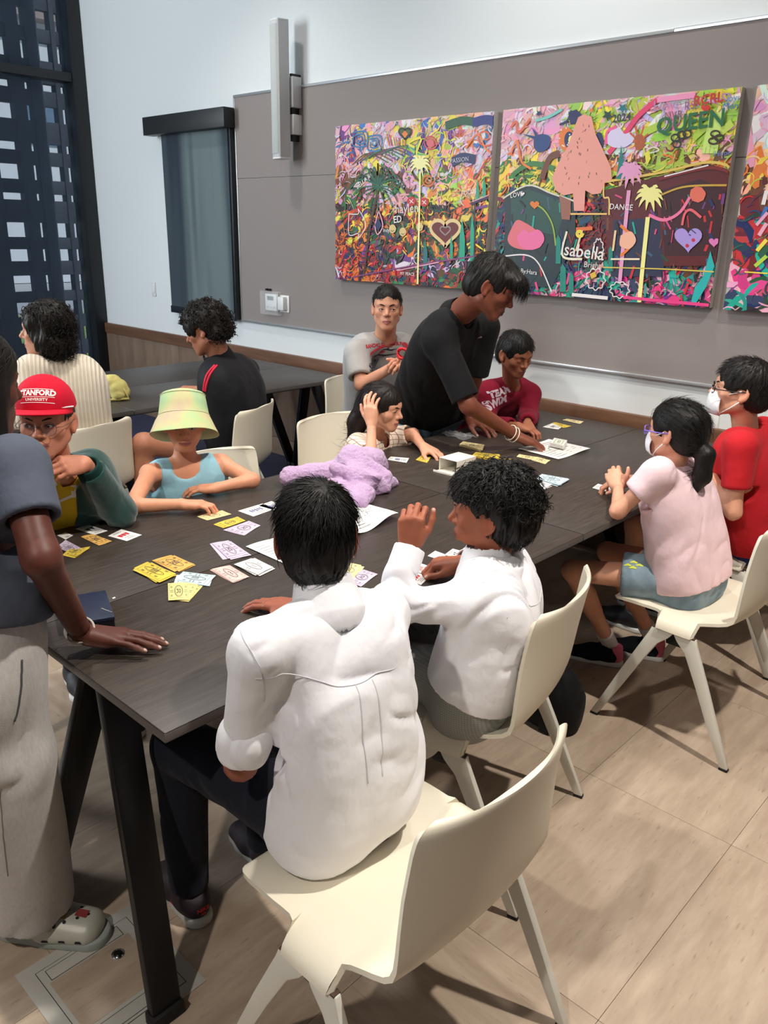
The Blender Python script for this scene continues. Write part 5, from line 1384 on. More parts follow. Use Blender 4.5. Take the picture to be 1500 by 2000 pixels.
def person_maroon():
    p = Body('person', 'boy in a maroon long-sleeved shirt looking down at the game', S=.78, skin=(156, 98, 72), lip=(140, 84, 76), child=.8,
        face=(.96, -.25), hip=(-2.68, 3.42, .55), neck=at(1002, 750, d=4.22), head=at(1006, 694, d=4.10), look=(.93, -.28, -.30), hs=.94, slouch=.04, nk=.046,
        shR=at(953, 783, d=4.2), shL=at(1036, 770, d=4.32), elL=at(1032, 815, d=4.22), wrL=at(1030, 826, z=.79), elR=at(950, 830, d=4.1), wrR=at(1010, 832, z=.79),
        hpL=dict(x=(.55, -.35, -.25), z=(.2, .3, 1), curl=(.6, .8, .5), thumb=(-.2, .4)), hpR=dict(x=(.8, .3, -.1), z=(0, 0, 1), curl=(.5, .7, .4)), open=.2, gaze=(0, 1, -.5),
        legs={'R': ((-2.3, 3.3, .5), (-2.3, 3.3, .1)), 'L': ((-2.3, 3.5, .5), (-2.3, 3.5, .1))})
    p.build_skin()
    f = p.shirt(sleeve=1.82, loose=.012, hem=-.06, sl_add=.016, neck_r=1.08)
    p.garment('shirt', f, fabric('maroon_jersey', (124, 22, 44), .85, 500, .15), .005, .007, 9, 61)
    wm = plain('print_silver', (196, 180, 190), .6); o_ = at(1000, 795, d=4.05)
    p.decal('shirt_print', place2d(text_mesh('SWIM', .050, .003), 0, 0, 1, .28), o_, -p.sright, (0, 0, 1), wm, nd=p.sfwd)
    p.decal('shirt_print', place2d(text_mesh('TEAM', .044, .003), .02, .05, 1, .28), o_, -p.sright, (0, 0, 1), wm, nd=p.sfwd)
    p.garment('trousers', p.legs_field(.012), M_navyp, .012, .005)
    hf = p.hair_cap(t=.009, top=.014, nape=-.055, face=(.120, .012, .062)); hm = HM(); p.hair_mesh('hair', hf, hm, amp=.002, flow=(0, -.04, .13)); V, N = p.hv
    p.locks(V, N, hm, 1300, .026, .0008, (0, -.05, .13), .003, 6, gravity=.1, flick=.35, jit=.4)
    return p
def person_grey():
    p = Body('person', 'young man in a grey printed T-shirt holding a red ribbon, in front of the wall', S=1.0, skin=(206, 150, 122), lip=(178, 112, 104), child=.1,
        face=(.88, -.45), hip=(-3.32, 3.50, .56), neck=at(752, 658, d=4.52), head=at(756, 604, d=4.42), look=(.68, -.73, .02), hs=.98, slouch=.03, nk=.055, ncut=.6,
        shR=at(698, 690, d=4.40), shL=at(812, 688, d=4.62), elR=at(706, 752, d=4.30), wrR=at(768, 716, d=4.22), elL=at(822, 748, d=4.50), wrL=at(800, 712, d=4.28),
        hpR=dict(x=(.75, .15, .30), z=(.1, -.6, .8), curl=(.6, .8, .5)), hpL=dict(x=(.2, -.9, .25), z=(.4, .3, .8), curl=(.6, .8, .5)), gaze=(-.30, 1, .0), open=.62, browt=1.2,
        legs={'R': ((-2.86, 3.3, .5), (-2.86, 3.3, .1)), 'L': ((-2.9, 3.6, .5), (-2.9, 3.6, .1))})
    p.build_skin()
    f = p.shirt(sleeve=.74, loose=.014, hem=-.06, sl_add=.026, neck_r=1.06)
    p.garment('t_shirt', f, fabric('grey_heather', (168, 165, 163), .9, 500, .15, .05), .005, .006, 8, 74)
    o_ = at(770, 700, d=4.30); xd, yd = -p.sright, np.array([0, 0, 1.0])
    dk, rd_ = plain('print_dark', (40, 42, 54), .7), plain('print_red', (178, 36, 50), .7)
    p.decal('shirt_print', place2d(text_mesh('RANCHO SAN DIEGUITO', .0235, .0012, 1.0), .012, .048), o_, xd, yd, rd_, nd=p.sfwd)
    p.decal('shirt_print', place2d(text_mesh('SWIMMING', .056, .0022, 1.0), .018, -.055), o_, xd, yd, dk, nd=p.sfwd)
    sw_ = [strip2d([(-.075, -.010), (-.03, -.004), (.02, -.012), (.09, -.004)], [.001, .004, .004, .001]), strip2d([(-.03, .006), (.0, .022), (.035, .024), (.06, .012)], [.001, .003, .004, .001]), strip2d([(.02, .022), (.05, .016), (.085, .022)], [.003, .004, .001])]
    p.decal('shirt_print', join_parts(sw_), o_, xd, yd, dk, nd=p.sfwd)
    p.decal('shirt_print', strip2d([(-.03, .004), (-.01, .010), (.012, .012)], [.002, .007, .003]), o_, xd, yd, rd_, nd=p.sfwd)
    p.garment('trousers', p.legs_field(.012), M_navyp, .012, .005)
    hf = p.hair_cap(t=.006, top=.016, nape=-.05, face=(.122, .022, .064)); hm = HM(); p.hair_mesh('hair', hf, hm, amp=.0015, flow=(0, -.04, .13)); V, N = p.hv
    p.locks(V, N, hm, 1300, .020, .0007, (0, -.06, .10), .002, 7, gravity=-.1, flick=.3, jit=.35)
    return p
PEOPLE += [person_hat, person_cap, person_plaid, person_leaning, person_maroon, person_grey]
# ------------------------------------------------------------------ right side, back tables and the standing person
def person_pink():
    p = Body('person', 'girl in a pale pink T-shirt and white mask with a low ponytail', S=.74, skin=(216, 158, 130), lip=(180, 110, 104), child=.8, fem=1,
        face=(-.98, .05), hip=(-.99, 2.66, .53), neck=at(1310, 918, d=2.96), head=at(1320, 845, d=2.92), look=(-.97, .10, -.02), hs=.92, slouch=.03, nk=.043,
        shL=at(1286, 925, d=2.82), shR=at(1345, 905, d=3.08), elL=at(1207, 998, z=.775), wrL=at(1207, 952, z=.80), elR=at(1262, 935, d=3.12), wrR=at(1232, 938, z=.80),
        hpL=dict(x=(-.42, .35, .35), z=(-.2, -.5, .8), curl=(.6, .7, .4)), hpR=dict(x=(-.8, -.35, -.2), z=(0, 0, 1), curl=(.5, .7, .4)),
        legs={'L': ((-1.34, 2.46, .50), (-1.32, 2.78, .10)), 'R': ((-1.34, 2.72, .5), (-1.22, 2.95, .10))}, tw=.86)
    p.build_skin(h=.0075)
    f = p.shirt(sleeve=.52, loose=.012, hem=-.02, sl_add=.019, neck_r=1.22, bag=.010)
    M = fabric('pale_pink_cotton', (230, 200, 206), .85, 600, .12, .02)
    p.garment('t_shirt', f, M, .0048, .0085, 9, 81, (.2, .3, .9))
    a, e, w = p.arms['L']
    f = p.legs_field(.016, cut=.52, flare=.01, waist=.10); k = NT('light_denim'); v = k.coords(); k.set(Base_Color=k.ramp(k.noise(v, 14, 5), [(.3, (96, 118, 134)), (.7, (140, 160, 172))]), Roughness=.85); k.bump(k.noise(v, 700, 2), .3, .002)
    p.garment('shorts', f, k.m, .005, .006, 12, 83)
    kn = np.array(p.o['legs']['L'][0]); hj = p.hip-p.right*.085*p.S; q = lerp(hj, kn, .42); yl = plain('yellow_print', (196, 204, 60), .7)
    xd = nrm(kn-hj); 
    for t_, u_ in ((-.02, .0), (.0, .012), (.018, -.004), (.0, -.014)): p.decal('shorts_print', strip2d([(t_-.012, u_), (t_, u_+.006), (t_+.012, u_)], [.003, .006, .002]), q+np.array([0, 0, .02]), xd, (0, 0, 1), yl, nd=(.2, -.8, .6))
    su = fabric('shoe_black_knit', (28, 29, 36), .8, 300, .3); sl = plain('sole_white', (220, 220, 216), .6); pk = plain('heel_pink', (226, 112, 140), .6)
    for kk, (kn, an) in p.o['legs'].items():
        fd = (-.92, -.38) if kk == 'L' else (-.95, -.3)
        o, B = shoe(p, an, fd, .86, su, sl, .026)
        g = Field(); g.cap(B(-.036, 0, .045), B(-.03, 0, .085), .0385*.86, .040*.86, .01); g.half(B(-.022, 0, .06), nrm(np.array([fd[0], fd[1], 0])), .003); g.half(B(0, 0, .022), (0, 0, -1), .002); g.half(B(0, 0, .1), (0, 0, 1), .004); g.cap(B(-.002, 0, .07), B(-.002, 0, .2), .0325*.86, .035*.86, .003, op=-1)
        V, F = g.mesh(.003); q = link('heel_panel', mesh_from('heel_panel', V, F), pk); q.parent = o
        sd = 1 if kk == 'L' else -1
        V3, F3 = text_mesh('S', .034, .0015); q = link('side_letter', pmesh('side_letter', [B(.045-x*1.1, -sd*.0405, .043+y) for x, y, z in V3], F3), plain('print_white', (232, 228, 220), .7)); q.parent = o
        # ankle sock
        kn = np.asarray(kn); an = np.asarray(an); ax = nrm(kn-an); g = Field(); g.cap(an-ax*.03, an+ax*.07, .036*p.S+.004, .038*p.S+.006, .004); g.half(an+ax*.065, ax, .003)
        p.garment('sock', g, fabric('white_sock', (225, 222, 224), .9, 300, .3), .0035, .001, 20, 4)
    def tail(f): 
        f.cap((0, -.098, -.035), (0, -.125, -.06), .018, .026, .015); f.cap((0, -.125, -.06), (0, -.122, -.14), .034, .030, .02); f.cap((0, -.122, -.14), (-.015, -.105, -.215), .030, .008, .02)
    hf = p.hair_cap(t=.011, top=.010, nape=-.3, face=(.118, .004, .060), extra=tail); hf.P = [q for q in hf.P]
    hm = HM(); p.hair_mesh('hair', hf, hm, amp=.0012, flow=(0, -.11, -.03)); V, N = p.hv
    p.locks(V, N, hm, 1250, .07, .0008, (0, .10, .10), .001, 8, gravity=.0, flick=0, jit=.12, region=lambda V: V[:, 1] > -.10)
    p.ring('hair_tie', p.L2W([(0, -.106, -.042)])[0], p.Mh@np.array([0, -.75, -.6]), .022, .0042, plain('teal_elastic', (70, 130, 140), .8))
    mask(p, plain('mask_white', (236, 236, 240), .8, nscale=900, nstr=.1)); glasses(p, plain('violet_acetate', (128, 104, 200), .25), .021, .0022, sq=.72)
    return p
def person_red():
    p = Body('person', 'boy in a red T-shirt, black glasses and a white respirator mask', S=.84, skin=(214, 158, 130), lip=(180, 110, 104), child=.5,
        face=(-.95, .12), hip=(-.97, 3.30, .55), neck=at(1455, 842, d=3.42), head=at(1446, 764, d=3.36), look=(-.88, -.36, .08), hs=.97, slouch=.03, nk=.050,
        shL=at(1448, 872, d=3.26), shR=at(1490, 845, d=3.52), elL=at(1432, 1000, d=3.30), wrL=at(1392, 935, z=.79), elR=at(1400, 900, d=3.60), wrR=at(1370, 890, z=.79),
        hpL=dict(x=(-.8, .4, 0), z=(0, 0, 1), curl=(.4, .6, .4)), hpR=dict(x=(-.8, -.2, -.1), z=(0, 0, 1), curl=(.4, .6, .4)),
        legs={'L': ((-1.42, 3.10, .50), (-1.40, 3.14, .10)), 'R': ((-1.44, 3.36, .5), (-1.4, 3.36, .10))})
    p.build_skin()
    f = p.shirt(sleeve=.62, loose=.014, hem=-.05, sl_add=.020, neck_r=1.22, bag=.010)
    p.garment('t_shirt', f, fabric('red_cotton', (186, 34, 42), .85, 600, .12), .005, .009, 8, 91, (.2, .3, .9))
    f = p.legs_field(.016, cut=.85, flare=.01); p.garment('shorts', f, fabric('navy_shorts', (34, 44, 96), .7), .006, .006, 9, 93)
    hj = p.hip-p.right*.085*p.S; kn = np.array(p.o['legs']['L'][0]); ws_ = plain('print_white', (232, 228, 220), .7)
    for i in range(3): p.decal('side_stripe', strip2d([(-.03+.02*j, .012*i-.012) for j in range(9)], .0035), lerp(hj, kn, .35)+np.array([0, -.0, .045]), kn-hj, (0, -.4, .9), ws_, nd=(0, -.85, .5))
    su = plain('shoe_black', (26, 26, 30), .6); sl = plain('sole_white', (220, 220, 216), .6)
    for kk, (kn, an) in p.o['legs'].items(): shoe(p, an, (-1, 0), .95, su, sl)
    hf = p.hair_cap(t=.013, top=.020, nape=-.055, face=(.120, .012, .060)); hm = HM(); p.hair_mesh('hair', hf, hm, amp=.0025, flow=(0, -.04, .13)); V, N = p.hv
    p.locks(V, N, hm, 1250, .030, .0009, (0, -.06, .12), .003, 9, gravity=.05, flick=.35, jit=.4, region=lambda V: V[:, 2] > -.04)
    m = mask(p, plain('mask_white', (236, 236, 240), .8, nscale=900, nstr=.1)); glasses(p, plain('black_acetate', (18, 18, 20), .3), .0225, .0019, sq=.75)
    return p
def person_jacket():
    p = Body('person', 'young man with curly black hair in a black and red jacket at the back table', S=1.0, skin=(176, 118, 92), lip=(150, 92, 82), child=0,
        face=(-.90, -.42), hip=(-3.42, 2.46, .56), neck=at(432, 702, d=4.22), head=at(402, 645, d=4.18), look=(-.80, -.52, -.34), hs=1.0, slouch=.13, tw=.86, nk=.054, ncut=.55,
        shL=at(425, 742, d=4.12), shR=at(482, 724, d=4.4), elL=at(448, 812, d=4.14), wrL=at(392, 778, z=.80), elR=(-3.80, 2.60, .78), wrR=at(392, 762, z=.79),
        hpL=dict(x=(-.8, -.1, 0), z=(0, 0, 1), curl=(.5, .7, .4)), hpR=dict(x=(-.6, -.6, .1), z=(0, 0, 1), curl=(.5, .7, .4)), open=.4, nose=1.35, gaze=(0, 1, -.5),
        legs={'L': (at(280, 866, d=4.1), at(280, 866, d=4.1)-np.array([.05, 0, .42])), 'R': ((-3.86, 2.5, .5), (-3.9, 2.5, .1))})
    p.build_skin()
    f = p.shirt(sleeve=1.85, loose=.014, hem=-.12, sl_add=.020, neck_r=1.15, bag=.010)
    p.garment('jacket', f, fabric('black_softshell', (26, 27, 31), .6, 500, .12), .0055, .008, 7, 101, (.2, .2, .9))
    p.collar(fabric('black_softshell', (26, 27, 31)), .055, 1.32, 1.2, front=.2)
    rd_ = plain('jacket_red', (206, 26, 60), .6); c = p.neck-p.sright*.085+p.sfwd*.06
    for dx in (0, .030): p.seam('red_stripe', [at(418+dx*200, 708, d=4.05), at(402+dx*300, 732, d=4.05), at(388+dx*300, 766, d=4.05)], rd_, .0055, .001)
    p.garment('shorts', p.legs_field(.014, cut=.5), fabric('dark_shorts', (40, 44, 60)), .007, .005)
    hf = p.hair_cap(t=.020, top=.030, nape=-.045, face=(.118, .008, .058), back=.004); hm = hair_mat('black_brown_hair', (30, 25, 22)); p.hair_mesh('hair', hf, hm, amp=.007, freq=40); V, N = p.hv
    p.curls(V, N, hm, 900, .0085, .024, .0022, 1.7, 3, None)
    return p
def person_cream():
    p = Body('person', 'woman with dark curly bob in a cream ribbed sweater, seen from behind', S=.96, skin=(206, 150, 124), lip=(168, 98, 92), child=0, fem=1,
        face=(-.97, .22), shface=(-.90, .42), hip=(-3.56, 1.68, .56), neck=at(112, 700, d=3.92), head=at(88, 648, d=3.90), look=(-.70, -.71, .0), hs=.97, slouch=.03, nk=.049,
        shL=at(62, 722, d=3.82), shR=at(158, 722, d=4.05), elL=at(54, 812, d=3.78), wrL=(-3.95, 1.35, .78), elR=at(172, 815, d=4.08), wrR=(-3.95, 1.75, .78), hpL={}, hpR={}, nose=1.3, tw=.86,
        legs={'L': ((-3.95, 1.55, .5), (-3.95, 1.55, .1)), 'R': ((-3.95, 1.8, .5), (-3.95, 1.8, .1))})
    p.build_skin()
    k = NT('cream_rib_knit'); v = k.coords(); sx = k.n('SeparateXYZ'); k.l(v, sx.inputs[0])
    w_ = k.n('TexWave', wave_type='BANDS', bands_direction='X'); w_.inputs['Scale'].default_value = 19; w_.inputs['Distortion'].default_value = .6; w_.inputs['Detail'].default_value = 1
    k.l(k.coords((1, 1, 1), rot=(0, 0, -1.05)), w_.inputs['Vector'])
    k.set(Base_Color=k.mix(w_.outputs['Fac'], (212, 198, 176), (232, 221, 203)), Roughness=.95, Sheen_Weight=.3); k.bump(w_.outputs['Fac'], .7, .006)
    f = p.shirt(sleeve=1.8, loose=.014, hem=-.10, sl_add=.024, neck_r=1.15, bag=.010)
    p.garment('sweater', f, k.m, .0055, .007, 6, 111, (.1, .1, 1))
    p.collar(k.m, .03, 1.45, 1.25, front=.1, th=.007)
    p.garment('trousers', p.legs_field(.012), M_navyp, .012, .005)
    def bob(f):
        f.ell((0, -.045, -.045), (.092, .080, .085), .03)
        for x in (-1, 1): f.ell((x*.07, -.02, -.03), (.036, .05, .07), .02)
    hf = Field(); hf.ell((0, -.018, .040), (.096, .112, .100), .02); bob(hf); hf.ell((0, .128, -.045), (.082, .122, .125), .012, op=-1); hf.half((0, 0, -.115), (0, .1, -1), .01)
    hm = hair_mat('black_brown_hair', (30, 25, 22)); p.hair_mesh('hair', hf, hm, amp=.007, freq=40); V, N = p.hv
    p.locks(V, N, hm, 900, .06, .0012, (0, .0, .14), .002, 12, gravity=.4, flick=.2, jit=.5, region=lambda V: V[:, 1] < .0)
    p.curls(V, N, hm, 650, .010, .028, .0018, 1.2, 13, lambda V: (V[:, 1] < .0) | (V[:, 2] > .08), droop=.8)
    e = p.L2W([(-.0785, -.004, -.040)])[0]; V, F = tube_mesh([e, e+A3(0, 0, -.004), e+A3(0, 0, -.008)], [.004, .005, .004], 8); p.child(link('earring', pmesh('earring', V, F, True), plain('gold', (214, 180, 110), .25, 1)))
    return p
def person_standing():
    p = Body('person', 'person standing in a slate T-shirt and grey sweatpants, hand flat on the table corner', S=.98, skin=(92, 50, 40), lip=(84, 46, 42), child=0,
        face=(.30, .95), shface=(.35, .93), hip=at(-45, 1240, d=1.98), neck=at(-62, 885, d=1.92), head=at(-62, 755, d=1.84), look=(-.12, .99, -.12), hs=1.0, slouch=-.02, nk=.050,
        shR=at(30, 915, d=1.74), elR=at(80, 1090, d=1.66), wrR=at(158, 1236, z=.79), shL=at(-130, 880, d=2.1), elL=at(-170, 1100, d=2.2), wrL=at(-170, 1250, d=2.2),
        hpR=dict(x=(.62, .72, -.13), z=(-.05, .12, 1), curl=(.10, .10, .06), spread=.075, thumb=(.0, .1)), hpL={}, arm=1.0,
        legs={'R': (at(20, 1480, d=1.98), at(55, 1745, d=2.33)), 'L': (at(-170, 1480, d=2.1), at(-120, 1700, d=2.45))})
    p.build_skin(h=.007, hd=.0028)
    f = p.shirt(sleeve=.58, loose=.016, hem=.20, sl_add=.022, neck_r=1.3, bag=.012)
    M = fabric('slate_cotton', (84, 90, 104), .9, 600, .15, .04)
    p.garment('t_shirt', f, M, .0045, .006, 6, 121, (.1, .2, 1))
    ms = plain('slate_seam', (66, 71, 84), .9); a, e, w = p.arms['R']; ax = nrm(e-a)
    p.seam('shoulder_seam', [a+np.array([-.05, -.03, .05]), a+np.array([.01, -.05, .0]), a+np.array([-.02, -.05, -.10])], ms, .0012)
    k = NT('grey_fleece'); v = k.coords(); n = k.noise(k.coords((60, 60, 18)), 3, 4); k.set(Base_Color=k.ramp(n, [(.2, (172, 167, 164)), (.8, (192, 188, 185))]), Roughness=.95, Sheen_Weight=.2); k.bump(k.noise(v, 450, 2), .3, .002)
    p.garment('sweatpants', p.legs_field(.030, flare=.034, waist=.30, k=.04), k.m, .006, .016, 6.5, 123, (0, .1, 1))
    hj = p.hip+p.right*.085; kn = np.array(p.o['legs']['R'][0]); an = np.array(p.o['legs']['R'][1])
    sm = plain('fleece_seam', (122, 118, 116), .95)
    p.seam('side_seam', [hj+p.right*.10-np.array([0, 0, .05]), lerp(hj, kn, .5)+p.right*.12-p.fwd*.04, kn+p.right*.10-p.fwd*.04, lerp(kn, an, .6)+p.right*.10-p.fwd*.04], sm, .0012, n=60)
    p.seam('pocket_shadow_line', [hj+p.right*.10+p.fwd*.06+np.array([0, 0, .02]), hj+p.right*.12+p.fwd*.035-np.array([0, 0, .10])], plain('pocket_shadow', (70, 70, 72), .95), .0026)  # dark line along the pocket slit, its shadow put into the colour
    a, e, w = p.arms['R']; p.ring('bracelet', lerp(e, w, .955), nrm(w-e), .031, .0030, plain('bead_grey', (176, 170, 160), .6)); p.ring('bracelet', lerp(e, w, .985), nrm(w-e)+A3(.1, .1, 0), .0315, .0022, plain('bead_white', (226, 216, 196), .6))
    # clogs
    cu = plain('clog_silver', (186, 184, 172), .35, .1, nscale=900, nstr=.15); cs = plain('clog_sole', (150, 156, 148), .6); hd = plain('clog_hole', (30, 22, 22), .8)
    for kk, (kn, an) in p.o['legs'].items():
        an = np.asarray(an, float).copy(); d = nrm((.80, .60, 0)); rt = np.array([d[1], -d[0], 0]); B = lambda f_, r_, z_: np.array([an[0], an[1], 0])+d*f_+rt*r_+np.array([0, 0, z_])
        f = Field(); f.cap(B(-.04, 0, .04), B(.04, 0, .045), .036, .040, .03)
        for r_ in (-.02, .02): f.cap(B(.05, r_, .042), B(.145, r_*.9, .035), .034, .030, .035)
        f.half(B(0, 0, .02), (0, 0, -1), .003); f.cap(B(.0, 0, .085), B(-.05, 0, .09), .042, .04, .006, op=-1)
        V, F = f.mesh(.0042); o = p.child(link('clog', mesh_from('clog', V, F), cu)); p.last = (V, F)
        g = Field()
        for zz in (.004, .016): g.cap(B(-.045, 0, zz), B(.05, 0, zz), .040, .042, .012); g.cap(B(.05, 0, zz), B(.15, .0, zz), .044, .044, .012)
        g.half(B(0, 0, 0), (0, 0, -1), .002); g.half(B(0, 0, .026), (0, 0, 1), .004); V, F = g.mesh(.0035); q = link('sole', mesh_from('sole', V, F), cs); q.parent = o
        circ = ([(0, 0, 0)]+[(.0042*math.cos(a), .0042*math.sin(a), 0) for a in np.linspace(0, 2*PI, 13)[:-1]], [(0, i+1, (i+1) % 12+1) for i in range(12)])
        for f_, r_ in ((.07, -.02), (.07, .015), (.095, -.005), (.10, .028), (.12, -.022), (.125, .012), (.08, .04), (.145, -.004)): p.decal('vent_hole', circ, B(f_, r_, .06), d, -rt, hd, .0008, o, (0, 0, 1))
        for f_ in (.06, .10, .14): p.decal('side_vent', ([(-.009, -.004, 0), (.009, -.004, 0), (.006, .004, 0), (-.006, .004, 0)], [(0, 1, 2, 3)]), B(f_, .04, .034), d, (0, 0, 1), hd, .0008, o, rt)
        cc = [plain('charm_gold', (170, 130, 80), .4), plain('charm_red', (140, 60, 56), .4)]
        for i, (f_, r_) in enumerate(((.085, .012), (.13, -.002))): p.decal('clog_charm', ([(-.014, -.011, 0), (.014, -.011, 0), (.014, .011, 0), (-.014, .011, 0)], [(0, 1, 2, 3)]), B(f_, r_, .06), d, -rt, cc[i], .003, o, (0, 0, 1))
    def tail(f): f.ell((-.0, -.10, -.015), (.05, .04, .05), .03); f.cap((.055, .03, -.02), (.075, .03, -.16), .022, .010, .02); f.cap((0, -.1, -.05), (0.02, -.10, -.18), .04, .015, .02)
    hf = p.hair_cap(t=.012, top=.012, nape=-.4, face=(.122, .0, .060), ears=False, extra=tail); hm = hair_mat('black_brown_hair', (30, 25, 22)); p.hair_mesh('hair', hf, hm, amp=.0015, flow=(0, -.10, .0)); V, N = p.hv
    p.locks(V, N, hm, 1500, .08, .0008, (0, .10, .10), .0005, 14, gravity=.1, flick=0, jit=.15)
    return p
PEOPLE += [person_pink, person_red, person_jacket, person_cream, person_standing]
# ------------------------------------------------------------------ painted canvases on the back wall
def colmesh(name, polys, mat, parent=None, kind=None):
    """polys: list of (points3d, faces, colour)"""
    V = []; F = []; C = []
    for v, f, c in polys:
        k = len(V); V += [tuple(map(float, p)) for p in v]; F += [tuple(i+k for i in q) for q in f]; C += [tuple(s2l(c))+(1.0,)]*len(v)
    me = pmesh(name, V, F); a = me.color_attributes.new('Col', 'FLOAT_COLOR', 'POINT'); a.data.foreach_set('color', np.array(C, np.float32).ravel())
    return link(name, me, mat, parent, kind)
M_paint = vcol('acrylic_paint', .45, .4, 0, 300, .25)
M_canvas = plain('canvas_cloth', (190, 184, 180), .85, nscale=700, nstr=.3)
CANV_Y = YW-.060
class Canvas:
    def __init__(s, x0, x1, label, seed):
        s.x0, s.x1, s.z0, s.z1 = x0, x1, 1.345, 2.266; s.rs = random.Random(seed); s.lay = 0; s.dl = .000004
        s.root = empty('canvas_painting', ((x0+x1)/2, CANV_Y, s.z0), 0, label, 'painting', 'painted canvases on the back wall')
        s.inv = Matrix.Translation((-(x0+x1)/2, -CANV_Y, -s.z0)); s.polys = []
        o = box('canvas', (x0, CANV_Y, s.z0), (x1, YW-.019, s.z1), M_canvas, None, .003); o.parent = s.root; o.matrix_parent_inverse = s.inv
    def P(s, x, z): return (min(max(x, s.x0), s.x1), CANV_Y-.0003-s.lay, min(max(z, s.z0), s.z1))
    def px(s, q): p = at(q[0], q[1], y=CANV_Y); return (p[0], p[2])
    def up(s): s.lay += s.dl
    def ribbon(s, pts, w, c):
        s.up(); V, F = strip2d(pts, w); s.polys.append(([s.P(x, z) for x, z, _ in V], F, c))
    def stroke(s, x, z, L, w, a, c, bend=0):
        n = 5; pts = []
        for i in range(n):
            t = i/(n-1)-.5; aa = a+bend*t; pts.append((x+L*t*math.cos(aa), z+L*t*math.sin(aa)))
        s.ribbon(pts, [w*.45, w, w*.9, w, w*.3], c)
    def line(s, pts, w, c, n=14, wob=0):
        q = [s.px(p) for p in pts]; q = smooth_path(q, n); s.ribbon([(x+s.rs.uniform(-wob, wob), z+s.rs.uniform(-wob, wob)) for x, z in q], w*.00283/2*1.0, c)
    def poly(s, pts, c, smooth_=False):
        s.up(); q = [s.px(p) for p in pts]
        if smooth_: q = smooth_path(q+[q[0]], 30)[:-1]
        cx = sum(p[0] for p in q)/len(q); cz = sum(p[1] for p in q)/len(q)
        s.polys.append(([s.P(cx, cz)]+[s.P(*p) for p in q], [(0, i+1, (i+1) % len(q)+1) for i in range(len(q))], c))
    def heart(s, cx, cy, r, c, out=None, ow=4, rot=0):
        pts = []
        for a in np.linspace(0, 2*PI, 30)[:-1]:
            x = 16*math.sin(a)**3/16; y = -(13*math.cos(a)-5*math.cos(2*a)-2*math.cos(3*a)-math.cos(4*a))/16
            pts.append((cx+r*(x*math.cos(rot)-y*math.sin(rot)), cy+r*(x*math.sin(rot)+y*math.cos(rot))))
        if c is not None: s.poly(pts, c)
        if out: s.line(pts+[pts[0]], ow, out, 34)
    def palm(s, cx, cy, r, trunk, c, w=5):
        s.line(trunk, w, c)
        for k in range(11):
            a = PI*(.5+2*k/11); L = r*s.rs.uniform(.8, 1.15); ex, ey = cx+L*math.cos(a), cy-L*math.sin(a)*.9
            mx, my = cx+L*.6*math.cos(a), cy-L*.6*math.sin(a)*.9-r*.22
            q = smooth_path([s.px((cx, cy)), s.px((mx, my)), s.px((ex, ey+r*.15))], 7); s.ribbon(q, [r*.00283*v for v in (.10, .16, .15, .12, .09, .05, .01)], c)
        s.poly([(cx+r*.42*math.cos(a), cy+r*.42*math.sin(a)) for a in np.linspace(0, 2*PI, 13)[:-1]], c)
    def text(s, t, px, py, h, c, bold=.0, rot=0, spacing=1.0):
        s.up(); V, F = text_mesh(t, h*.00283*1.3, bold, spacing); o = s.px((px, py)); cr, sr = math.cos(rot), math.sin(rot)
        vv = [s.P(o[0]+cr*x-sr*y, o[1]+sr*x+cr*y) for x, y, _ in V]
        g = colmesh('painted_lettering', [(vv, F, c)], M_paint); g.parent = s.root; g.matrix_parent_inverse = s.inv
    def ground(s, pal, n=1500):
        """pal(u, v) -> list of colours there"""
        nx, nz = 12, 9; off = s.rs.uniform(0, 40)
        def pick(u, v):
            p = pal(u, v); t = float(vnoise(np.array([[u*5.5+off, v*4.5, off]]))[0])*.5+.5+s.rs.gauss(0, .13)
            return p[int(max(0, min(.999, t))*len(p))] if s.rs.random() < .8 else s.rs.choice(p)
        for i in range(nx):
            for j in range(nz):
                c = pick((i+.5)/nx, (j+.5)/nz); x, z = s.x0+(i+.5)/nx*(s.x1-s.x0), s.z0+(j+.5)/nz*(s.z1-s.z0); s.stroke(x, z, .15, .055, s.rs.uniform(0, 6), c)
        for k in range(n):
            u, v = s.rs.random(), s.rs.random(); c = pick(u, v); c = tuple(max(0, min(255, q+s.rs.uniform(-18, 18))) for q in c)
            big = k < n*.45; s.stroke(s.x0+u*(s.x1-s.x0), s.z0+v*(s.z1-s.z0), s.rs.uniform(.06, .18) if big else s.rs.uniform(.02, .09), s.rs.uniform(.008, .024) if big else s.rs.uniform(.0012, .005), s.rs.gauss(.5, .9), c, s.rs.uniform(-1.5, 1.5))
    def hero(s): s.dl = .00002
    def swirl(s, cx, cy, r, c, w=2.5, turns=1.6):
        s.line([(cx+r*(1-t*.8)*math.cos(turns*6.28*t), cy+r*(1-t*.8)*math.sin(turns*6.28*t)) for t in np.linspace(0, 1, 18)], w, c, 36)
    def done(s):
        g = colmesh('painted_strokes', s.polys, M_paint, None, 'stuff'); g.parent = s.root; g.matrix_parent_inverse = s.inv
def smooth_path(q, n):
    q = np.array(q, float); m = len(q); out = []
    for t in np.linspace(0, m-1, n):
        i = min(int(t), m-2); f = t-i; p0, p1, p2, p3 = q[max(i-1, 0)], q[i], q[i+1], q[min(i+2, m-1)]
        out.append(.5*((2*p1)+(-p0+p2)*f+(2*p0-5*p1+4*p2-p3)*f*f+(-p0+3*p1-3*p2+p3)*f**3))
    return [tuple(p) for p in out]
